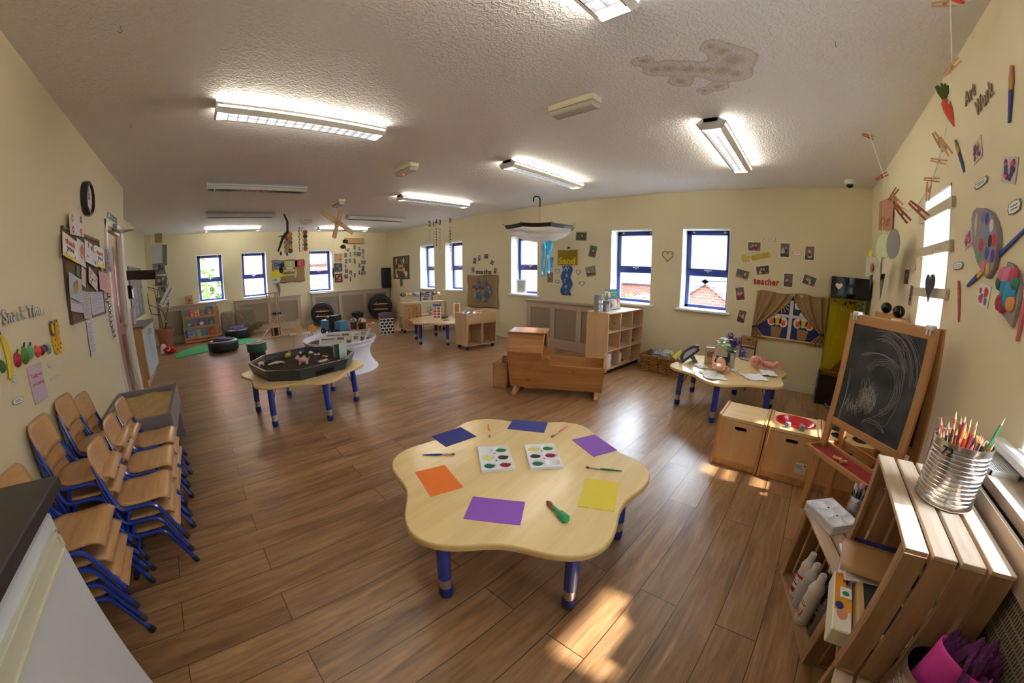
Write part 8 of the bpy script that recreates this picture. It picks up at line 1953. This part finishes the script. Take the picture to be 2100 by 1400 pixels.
BX=fM((3.50,7.42),(3.78,7.32)); root=thing('chimney_box','black and white brick patterned box with a furry purple lid','box',BX)
bm_=xy_brick('painted_black_bricks',(24,24,28),(30,28,32),(232,230,226),.088,.068,.012)
m=MB(); m.bb(0,.30,0,.42,0,.40); m.build('brick_sides',bm_,root)
m=MB(); m.grid(lambda u,v:(-.015+.33*u,-.015+.45*v,.42+.05*math.sin(pi*u)**.5*math.sin(pi*v)**.5+.006*math.sin(40*u)*math.sin(37*v)),26,30); m.add([(-.015,-.015,.36),(.315,-.015,.36),(.315,.435,.36),(-.015,.435,.36),(-.015,-.015,.42),(.315,-.015,.42),(.315,.435,.42),(-.015,.435,.42)],[(0,1,5,4),(1,2,6,5),(2,3,7,6),(3,0,4,7)]); m.build('furry_lid',mat('purple_grey_fur',(104,90,108),rough=1,var=.4,vscale=60,bump=.8,bscale=140),root)
root=thing('toy_truck','blue wooden ride-on lorry with a black cab on the floor','toy vehicle',T(2.72,8.32,0)@RZ(math.radians(-68))); BLT=mat('chalky_blue_paint',(74,122,156),rough=.5,var=.1,vscale=20)
m=MB(); m.bb(-.34,.34,-.11,.11,.07,.11); m.build('chassis',BLT,root)
m=MB(); m.bb(.14,.34,-.12,.12,.11,.32,b=.01); m.bb(.32,.40,-.13,.13,.05,.16,b=.012); m.build('bonnet',BLT,root); m=MB(); m.bb(-.02,.13,-.13,.13,.11,.44,b=.01); m.build('cab',C('black_satin',(20,18,18)),root); m=MB(); m.bb(-.34,-.04,-.13,.13,.11,.33,b=.01); m.build('load_box',BLT,root); m=MB(); m.bb(-.2,-.06,-.08,.08,.33,.40,b=.01); m.build('load',C('dark_red_wood',(96,50,40)),root)
for x in (-.24,.02,.26):
    for s in (-1,1): m=MB(); m.lathe([(.02,-.02),(.072,-.02),(.08,-.01),(.08,.01),(.072,.02),(.02,.02)],18,0,T(x,s*.14,.08)@RX(pi/2),cap0=True,cap1=True); w_=m.build('wheel',RUB,root); m=MB(); m.lathe([(.018,.0),(.014,.006),(.002,.008)],10,0,T(x,s*.162,.08)@RX(-s*pi/2)); m.build('hub',C('white_plastic',(230,230,230)),w_)
root=thing('wooden_bench','small pale wooden bench with a duck cut-out behind the soil tray','bench',T(1.66,7.25,0)@RZ(-.3)); PWD=C('pale_wood_plain',(214,176,120)); PNK=C('pale_pink_wood',(206,180,160),rough=.6)
m=MB(); m.bb(-.20,.20,-.10,.10,.27,.285); m.build('seat',PNK,root)
for sx in (-1,1): m=MB(); m.prism([(-.10,0),(-.06,0),(-.02,.22),(.02,.22),(.06,0),(.10,0),(.07,.27),(-.07,.27)],-.008,.008,0,Matrix(((0,0,1,sx*.16),(1,0,0,0),(0,1,0,0),(0,0,0,1)))); m.build('leg_panel',PNK,root)
root=thing('wooden_duck','flat wooden duck figure standing on the little bench','toy',T(1.64,7.22,.286)@RZ(-.3)); m=MB(); m.prism([(-.06,0),(.05,0),(.06,.10),(.03,.17),(.03,.26),(.0,.30),(-.035,.27),(-.03,.18),(-.065,.10)],-.008,.008,0,RX(pi/2)); m.build('body',PWD,root)
root=thing('orange_disc_stand','amber wooden disc on a stand beside the duck','toy',T(1.88,7.22,.0)); m=MB(); m.tube([(-.1,0,0),(0,0,.30),(.1,0,0)],.008,6); m.build('stand',C('dark_red_wood',(96,50,40)),root); m=MB(); m.lathe([(.002,-.012),(.085,-.012),(.09,0),(.085,.012),(.002,.012)],22,0,T(0,-.02,.37)@RX(pi/2)@SX(1,.7,1)); m.build('disc',C('amber_disc',(206,140,40),rough=.3),root)
root=thing('green_trough','half round green tub on a black base behind the soil tray','tub',T(.74,6.72,0)@RZ(.1)); hp=[(.17*math.cos(t),.17*math.sin(t)) for t in [pi+pi*k/14 for k in range(15)]]
GRT=C('dark_green_plastic',(46,96,66),rough=.4); m=MB(); nn=len(hp); m.add([(x,y,.18) for x,y in hp]+[(x,y,.32) for x,y in hp],[(i,(i+1)%nn,nn+(i+1)%nn,nn+i) for i in range(nn)]+[tuple(range(nn-1,-1,-1))],0); m.build('tub',GRT,root,solid=.008)
m=MB(); m.tube([(x,y,.325) for x,y in hp],.010,6,0,None,closed=True); m.build('white_rim',C('white_plastic',(230,230,230)),root); m=MB(); m.prism([(x*.85,y*.85) for x,y in hp],0,.178); m.build('base',C('black_satin',(20,18,18)),root)
UM=fM((3.92,7.15),(4.95,6.86)); root=thing('number_unit','beech play unit on castors with number trays, near the far corner','shelving unit',UM); W=1.05; D=.40
def post2(x,y,h): m=MB(); m.bb(x-.02,x+.02,y-.02,y+.02,.07,h); m.build('post',BEECH,root)
for x in (.02,W-.02): post2(x,.02,.68); post2(x,D-.02,.80)
for z,y0,y1,nm in ((.665,0,D*.6,'top_shelf'),(.79,D*.55,D,'upper_shelf'),(.36,0,D,'middle_shelf'),(.09,0,D,'bottom_shelf')): m=MB(); m.bb(0,W,y0,y1,z,z+.018); m.build(nm,BEECHX,root)
m=MB(); m.bb(0,.02,0,D,.09,.36) if False else m.bb(0,.018,.04,D-.04,.09,.20); m.build('side_rail',BEECH,root); castors(root,.06,W-.06,.06,D-.06)
pb=PB(); i=pb.c((196,148,96)); pb.bb(.06,.44,-.012,.012,.11,.64,i)
for k in range(6):
    x,z=.15+.18*(k%2),.53-.17*(k//2); pb.bb(x-.075,x+.075,-.02,-.012,z-.07,z+.07,pb.c((206,160,108))); put_text(pb,str(k+1),.11,pb.c((110,66,36)),T(x,-.0206,z)@RX(pi/2))
pb.done('number_board',root)
r=random.Random(3)
for k in range(10):
    c=[(60,90,80),(206,180,120),(230,190,150),(90,150,206),(206,206,214),(70,120,180),(196,120,90),(230,228,224),(90,90,100),(214,170,90)][k]; o=crumple((.055,.05,.04),70+k,.25,10,7).build('small_toy',C('unit_toy_%d'%k,c,rough=.5),None,UM@T(.09+.095*k,.31,.845)); tag(o,['dark green','tan','peach','sky blue','silver','blue','copper','white','charcoal','golden'][k]+' play piece on the top of the number unit','toy','play pieces on the number unit')
for k in range(7):
    pb=PB(); pb.bb(-.055,.055,-.05,.05,0,.004,pb.c((228,226,228))); pb.flat(ep(0,0,.03,.022,9),.0045,pb.c([(120,90,90),(90,110,150),(160,90,80),(110,130,90),(120,110,150),(60,80,130),(190,150,90)][k])); o=pb.done('picture_card',None,UM@T(.12+.135*k,.10,.684)@RZ(r.uniform(-.2,.2))); tag(o,['first','second','third','fourth','fifth','sixth','last'][k]+' white picture card from the left on the number unit','card','picture cards on the number unit')
root=thing('bead_frame','wooden bead counting frame on the number unit','abacus',UM@T(.62,.17,.684))
for x in (-.14,.14): m=MB(); m.bb(x-.012,x+.012,-.012,.012,0,.22); m.build('post',C('dark_bead_wood',(110,84,60),rough=.5),root)
for k,z in enumerate((.05,.10,.15,.20)): pb=PB(); pb.cyl((-.14,0,z),(.14,0,z),.003,n=5,mi=pb.c((150,150,150))); pb.done('wire',root); m=MB(); m.lathe([(.005,-.06),(.016,-.05),(.016,.05),(.005,.06)],10,0,T(-.02+.02*k,0,z)@RY(pi/2)); m.build('beads',C('beads_%d'%k,[(60,60,90),(90,110,160),(120,80,90),(80,60,110)][k],rough=.4),root)
p=flr(890,662,TZ); root=thing('menu_box','tall white carton printed with red pictures on the far lobed table','carton',T(3.98,5.86,TZ)@RZ(-.7))
pb=PB(); pb.bb(-.075,.075,-.03,.03,0,.30,pb.c((226,220,216))); A_=Matrix(((1,0,0,0),(0,0,-1,-.0306),(0,1,0,0),(0,0,0,1)))
for k in range(8): x,y=-.035+.07*(k%2),.06+.055*(k//2); pb.flat(rp(x-.028,x+.028,y-.02,y+.02),0,pb.c([(190,60,70),(160,50,70),(214,90,90),(120,70,90)][k%4]),A_)
pb.bb(-.0755,.0755,-.031,.031,.265,.302,pb.c((60,90,170))); pb.done('carton',root)
p=flr(906,653,TZ); m=MB(); m.lathe([(.07,0),(.09,.01),(.12,.035),(.125,.04),(.115,.038),(.08,.015),(.002,.012)],24,0,cap0=True); o=m.build('woven_bowl',mat('dark_woven_reed',(120,96,66),rough=.8,var=.4,vscale=60),None,T(4.20,5.98,TZ)); tag(o,'shallow woven bowl on the far lobed table','bowl')
pb=PB(); i=pb.c((40,40,46)); pb.tube([(-.07,0,.005),(0,.02,.008),(.07,0,.005)],.006,6,i); pb.tube([(-.03,.03,.005),(.05,-.03,.006)],.004,6,i); o=pb.done('dark_tongs',None,T(4.02,5.62,TZ)); tag(o,'dark tongs lying at the front of the far lobed table','tool')
root=thing('leafy_plant','green and white artificial leaves on the number unit','plant',UM@T(.66,.02,.378)); m=MB(); r=random.Random(8)
for k in range(40): m.grid(lambda u,v:(.07*u,.02*(v-.5)*math.sin(pi*min(1,u+.05)),.01*math.sin(pi*u)),3,2,k%2,T(r.uniform(-.1,.1),r.uniform(-.07,.03),.05+r.uniform(0,.12))@RZ(r.uniform(0,6))@RY(r.uniform(-.8,.3)))
m.build('leaves',[C('leaf_green_b',(70,120,60),rough=.5),C('leaf_pale',(190,186,180),rough=.5)],root); m=MB(); m.lathe([(.04,0),(.05,.06)],12,0,cap0=True); m.build('pot',C('white_plastic',(230,230,230)),root)
m=MB(); 
for q in ((-.07,.07,0,.022),(-.07,.07,.278,.30),(-.07,-.048,0,.30),(.048,.07,0,.30)): m.bb(q[0],q[1],-.015,.015,q[2],q[3])
m.bb(-.05,.05,.004,.008,.02,.28,mi=1); o=m.build('sand_timer_frame',[WB,C('amber_disc',(206,140,40))],None,T(4.42,5.80,TZ)@RZ(-.5)); tag(o,'small upright yellow panel in a pale frame behind the drawer trolley','panel')
m=MB(); m.box((0,0,.16),(.22,.24,.62),0,None,.012); o=m.build('speaker',mat('black_speaker_cloth',(36,36,38),rough=.8),None,T(5.12,YF-.14,.88+.15)); o.matrix_world=T(5.12,YF-.13,1.03); tag(o,'tall black loudspeaker on the radiator cover in the far right corner','speaker')
def f7(x,y): return (540+x/7.778,420+y/7.778)
c,W,H,t=fit('F',[f7(*p) for p in [(138,888),(655,860),(658,1225),(145,1250)]],.004); root=thing('weather_board','brown burlap board with "Date" and "Weather" cards on the far wall','notice board',wallM('F',c))
m=MB(); m.grid(lambda u,v:(W*(u-.5)*(1+.01*math.sin(v*20)),H*(v-.5)+.012*math.sin(u*14),.012+.006*math.sin(u*16+v*5)),26,16); m.build('burlap',BUR,root,solid=.003)
def lab(txt,x,y,w,h,bg,tc,nm='word_card'):
    pb=PB(); pb.bb(x*W-w/2,x*W+w/2,y*H-h/2,y*H+h/2,.022,.025,pb.c(bg)); put_text(pb,txt,h*.9,pb.c(tc),T(x*W,y*H,.0256),0,.003,fitw=w*.85); pb.done(nm,root)
lab('Date',-.29,.30,.30,.16,(120,150,206),(24,30,60)); lab('Weather',-.04,-.07,.52,.16,(214,206,110),(30,40,40))
for x,y,w,h,cl in ((.06,.31,.40,.16,(190,196,140)),(.36,.31,.28,.16,(214,70,90)),(-.28,.13,.16,.08,(150,140,120)),(.03,.14,.18,.08,(226,222,214)),(.20,-.22,.05,.10,(206,190,160))): pb=PB(); pb.bb(x*W-w/2,x*W+w/2,y*H-h/2,y*H+h/2,.022,.025,pb.c(cl)); pb.bb(x*W-w*.02,x*W+w*.02,y*H-h*.35,y*H+h*.35,.025,.0256,pb.c((240,236,226))); pb.done('picture_card',root)
pb=PB(); Yl=pb.c((230,210,50)); sx,sy=-.38*W,-.16*H; pb.prism([(sx+(.17 if k%2 else .12)*math.cos(2*pi*k/24),sy+(.17 if k%2 else .12)*math.sin(2*pi*k/24)) for k in range(24)],.026,.030,Yl); pb.done('paper_sun',root)
pb=PB(); pb.prism(ep(sx-.03,sy-.13,.12,.09,14),.031,.034,pb.c((206,216,206))); pb.flat(ep(sx-.04,sy-.12,.05,.035,12),.0345,pb.c((150,160,150))); pb.done('paper_cloud',root)
m=MB(); m.tube([(sx,sy-.2,.04),(sx+.05,sy-.36,.04),(sx+.03,sy-.62,.05)],[.04,.03,.008],6); m.build('tassel',C('tassel_grey',(120,124,130),rough=.8),root)
for k,(pts,lb,fr) in enumerate([([(1135,780),(1252,778),(1255,905),(1138,908)],'pale grey framed picture, top of the three beside the right far window',(196,190,196)),([(1130,935),(1252,932),(1252,1062),(1132,1066)],'black framed set of photographs, middle of the three beside the right far window',(34,38,60)),([(1138,1100),(1256,1098),(1258,1232),(1142,1238)],'black framed red photograph, lowest of the three beside the right far window',(40,30,36))]):
    c,Wd,H,t=fit('F',[f7(*p) for p in pts],.0); root=thing('framed_photograph',lb,'picture',wallM('F',c),'framed pictures on the far wall'); pb=PB(); i=pb.c(fr); b=.035
    for q in ((-Wd/2,Wd/2,-H/2,-H/2+b),(-Wd/2,Wd/2,H/2-b,H/2),(-Wd/2,-Wd/2+b,-H/2,H/2),(Wd/2-b,Wd/2,-H/2,H/2)): pb.bb(*q,.002,.022,i)
    pb.done('frame',root); pb=PB(); pb.bb(-Wd/2+b,Wd/2-b,-H/2+b,H/2-b,.002,.008,pb.c([(160,140,150),(206,210,212),(200,186,176)][k])); r=random.Random(k)
    for q in range(9): x,y=(-.25+.25*(q%3))*Wd*.8,(-.25+.25*(q//3))*H*.8; pb.flat(ep(x,y,.03,.035,8),.0086+.0002*q,pb.c(r.choice([[(190,60,50),(214,150,80)],[(60,64,70),(110,130,130)],[(196,50,40),(110,40,40),(230,190,160)]][k])))
    pb.done('picture',root)
def f6(x,y): return (660+x/6.3625,420+y/6.3625)
c,W,H,t=fit('F',[f6(*p) for p in [(292,432),(552,432),(552,497),(292,500)]],.10); pb=PB(); pb.bb(-W/2,W/2,-H/2,H/2,-.004,.004,pb.c((182,144,96))); o=pb.done('cardboard_strip',None,wallM('F',c)); tag(o,'plain cardboard strip hanging above the dangling photographs','cardboard')
HP=[(428,552,34,60),(490,567,32,50),(340,585,44,46),(308,560,18,60),(310,655,38,62),(372,648,20,70),(430,632,36,44),(482,640,60,60),(537,605,26,66),(540,680,22,50),(318,735,34,64),(368,728,36,56),(430,735,24,70),(543,748,66,54),(490,790,34,66),(537,830,44,70),(310,800,30,40),(322,862,48,60),(376,880,40,56),(318,935,58,66),(430,918,26,60),(488,880,24,56),(540,888,70,50),(374,970,14,60)]
for k,(x,y,w_,h_) in enumerate(HP):
    photo('F',box4(*f6(x,y),w_/6.3625,h_/6.3625,random.uniform(-8,8)),f'{["first","second","third","fourth","fifth","sixth"][k%6]} from the left in {["the top","the second","the third","the lowest"][k//6]} band of dangling photographs' if k!=13 else 'plain white card among the dangling photographs',400+k,off=.07+.004*(k%3),group='photographs dangling on the far wall')
for x in (312,368,430,488,540): 
    a=onwall('F',*f6(x,495),.085); z0=onwall('F',*f6(x,930),.085).z; m=MB(); m.cyl((a.x,a.y,a.z),(a.x,a.y,z0),.002,n=4); o=m.build('photo_string',C('thread_white',(206,202,190))); tag(o,['leftmost','second','middle','fourth','rightmost'][(312,368,430,488,540).index(x)]+' string of the dangling photographs','string','strings of the dangling photographs')
DW=mat('dark_driftwood',(64,44,36),rough=.85,var=.3,vscale=20)
root=thing('branch_mobile','dark driftwood branch with hanging cones under the far ceiling','mobile',T(1.45,7.3,0)); m=MB(); m.tube([(.02,0,2.56),(.09,0,2.42),(.09,0,2.22),(.0,0,2.12),(-.06,0,1.96),(-.10,0,1.86)],[.014,.022,.024,.028,.02,.016],8); m.tube([(.0,0,2.15),(-.08,.02,2.14)],.008,6); m.tube([(.04,0,2.16),(.08,-.03,2.05)],.010,6); m.build('branch',DW,root)
for x,z,s in ((-.05,1.82,.025),(.07,1.80,.022),(-.06,1.52,.05),(-.04,1.60,.035)): m=MB(); m.ell((x,0,z),(s*.8,s*.8,s*1.4),8,7); m.build('cone',DW,root)
m=MB(); m.cyl((.02,0,2.55),(.02,0,ZC),.002,n=4); m.build('string',C('thread_white',(206,202,190)),root); m=MB(); m.cyl((-.06,0,1.96),(-.06,0,1.55),.0015,n=4); m.build('thread',C('thread_white',(206,202,190)),root)
FRC=[(120,150,110),(206,110,80),(170,140,130),(190,140,80),(150,150,130),(190,110,50),(180,110,80),(90,130,90),(200,150,80),(110,80,60),(206,160,140),(70,90,70),(196,120,110),(90,80,60),(206,70,60)]
def discs(label,px,y,zs,cols,r_=.048):
    a=aty_(px,y); root=thing('disc_garland',label,'mobile',T(a,y,0),'strings of dried fruit discs'); m=MB(); m.cyl((0,0,min(zs)),(0,0,ZC),.0015,n=4); m.build('string',C('thread_white',(206,202,190)),root)
    for k,z in enumerate(zs): m=MB(); m.lathe([(.002,-.008),(r_*.9,-.007),(r_,0),(r_*.9,.007),(r_*.3,.010),(.002,.010)],16,0,T(0,-.008,z)@RX(pi/2)@RZ(k)); m.build('fruit_disc',C('disc_%d'%cols[k][0],cols[k],rough=.7,var=.3,vscale=30),root)
def aty_(px,y): d=ray(*px); return d.x*y/d.y
def zof(px,py,y): d=ray(px,py); return CAMH+d.z*y/d.y
yy=7.6
discs('left string of five dried fruit discs',(587,500),yy,[zof(587,420+q/7.778,yy) for q in (465,530,605,675,745)],FRC[0:5]); discs('middle string of five dried fruit discs',(595,500),yy+.1,[zof(595,420+q/7.778,yy) for q in (458,525,592,660,728)],FRC[5:10]); discs('right string of five dried fruit discs, apart from the other two',(626,500),yy,[zof(626,420+q/7.778,yy) for q in (437,500,568,632,698)],FRC[10:15])
for k,px in enumerate((614,620)):
    a=aty_((px,500),yy); z0,z1=zof(px,420+350/7.778,yy),zof(px,420+752/7.778,yy); root=thing('twig_garland',['darker','thinner pale'][k]+' vertical string of twig pieces between the fruit discs','mobile',T(a,yy,0),'strings of twigs'); m=MB(); m.cyl((0,0,z1),(0,0,ZC),.0015,n=4); m.build('string',C('thread_white',(206,202,190)),root)
    m=MB()
    for q in range(9): z=z1+(z0-z1)*q/9; m.tube([(0,0,z),(.006*(-1)**q,0,z+.03),(0,0,z+.055)],[.004,.012-.006*k,.004],6)
    m.build('twigs',[DW,C('grey_twig_b',(120,104,84),rough=.9)][k],root)
root=thing('wooden_cross','two pale planks nailed into a cross, hanging by the far lamp','decoration',T(2.42,6.9,2.36)); PK2=wood('pale_plank',(206,172,130),(180,142,100),axis='X',rough=.6)
for a in (-.45,1.25): m=MB(); m.box((0,0,0),(.80 if a<0 else .62,.02,.09)); m.build('plank',PK2,root,RZ(.3)@RY(-a if a>0 else .45))
m=MB(); m.cyl((0,0,.05),(0,0,ZC-2.36),.002,n=4); m.build('string',C('thread_white',(206,202,190)),root); m=MB(); m.cyl((-.10,0,-.2),(-.12,0,-.9),.0015,n=4); m.build('thread',C('thread_white',(206,202,190)),root); m=MB(); m.ell((-.12,0,-.95),(.02,.02,.10),8,7); m.build('feather',DW,root)
for x,z in ((.22,-.34),(.17,-.45)): m=MB(); m.ell((x,.2,z),(.06,.03,.04),8,6); m.build('leaf',C('black_satin',(20,18,18)),root)
for k,(px,py,chh,s) in enumerate([(881,459,'2',.17),(889,460,'1',.15),(895,455,'4',.16),(902,456,'3',.15),(923,452,'5',.13)]):
    a=onwall('R',px,py,.62); root=thing('hanging_number',f'black number {chh} of bent wire hanging near the far windows','mobile',Matrix(((0,0,-1,a.x),(-1,0,0,a.y),(0,1,0,a.z),(0,0,0,1))),'hanging numbers'); m=MB(); put_text(m,chh,s,0,T(0,0,0),.008,.004); m.build('number',C('black_letter',(30,28,34)),root)
    m=MB(); m.cyl((.0,ZC-a.z,0),(0,s*.35,0),.0015,n=4); m.cyl((0,s*.35,-.001),(0,-s*.3,-.001),.001,n=4); m.cyl((0,-s*.3,0),(0,-.55+.1*(k%3),0),.0015,n=4); m.build('string',C('thread_white',(206,202,190)),root)
    rr_n=5+k
    for q in range(rr_n): m=MB(); m.lathe([(.004,-.018),(.010,-.014),(.010,.014),(.004,.018)],7,0,T(.004*(-1)**q,-.16-.06*q,0)@RX(pi/2)); m.build('bead',C('bead_str_%d'%k,[(206,160,140),(206,150,130),(40,36,36),(170,150,150),(56,50,46)][k],rough=.6),root)

kids={}
for o in list(COL.objects):
    if o.parent: kids.setdefault(o.parent.name,[]).append(o)
for o in list(COL.objects):
    if o.type=='EMPTY' and o.parent is None and len(kids.get(o.name,[]))==1 and 'label' in o:
        c=kids[o.name][0]
        if kids.get(c.name): continue
        W_=o.matrix_basis@c.matrix_basis; nm=o.name; pr=dict(o.items())
        c.parent=None; c.matrix_world=W_
        for k in ('label','category','group'):
            if k in pr: c[k]=pr[k]
        bpy.data.objects.remove(o); c.name=nm
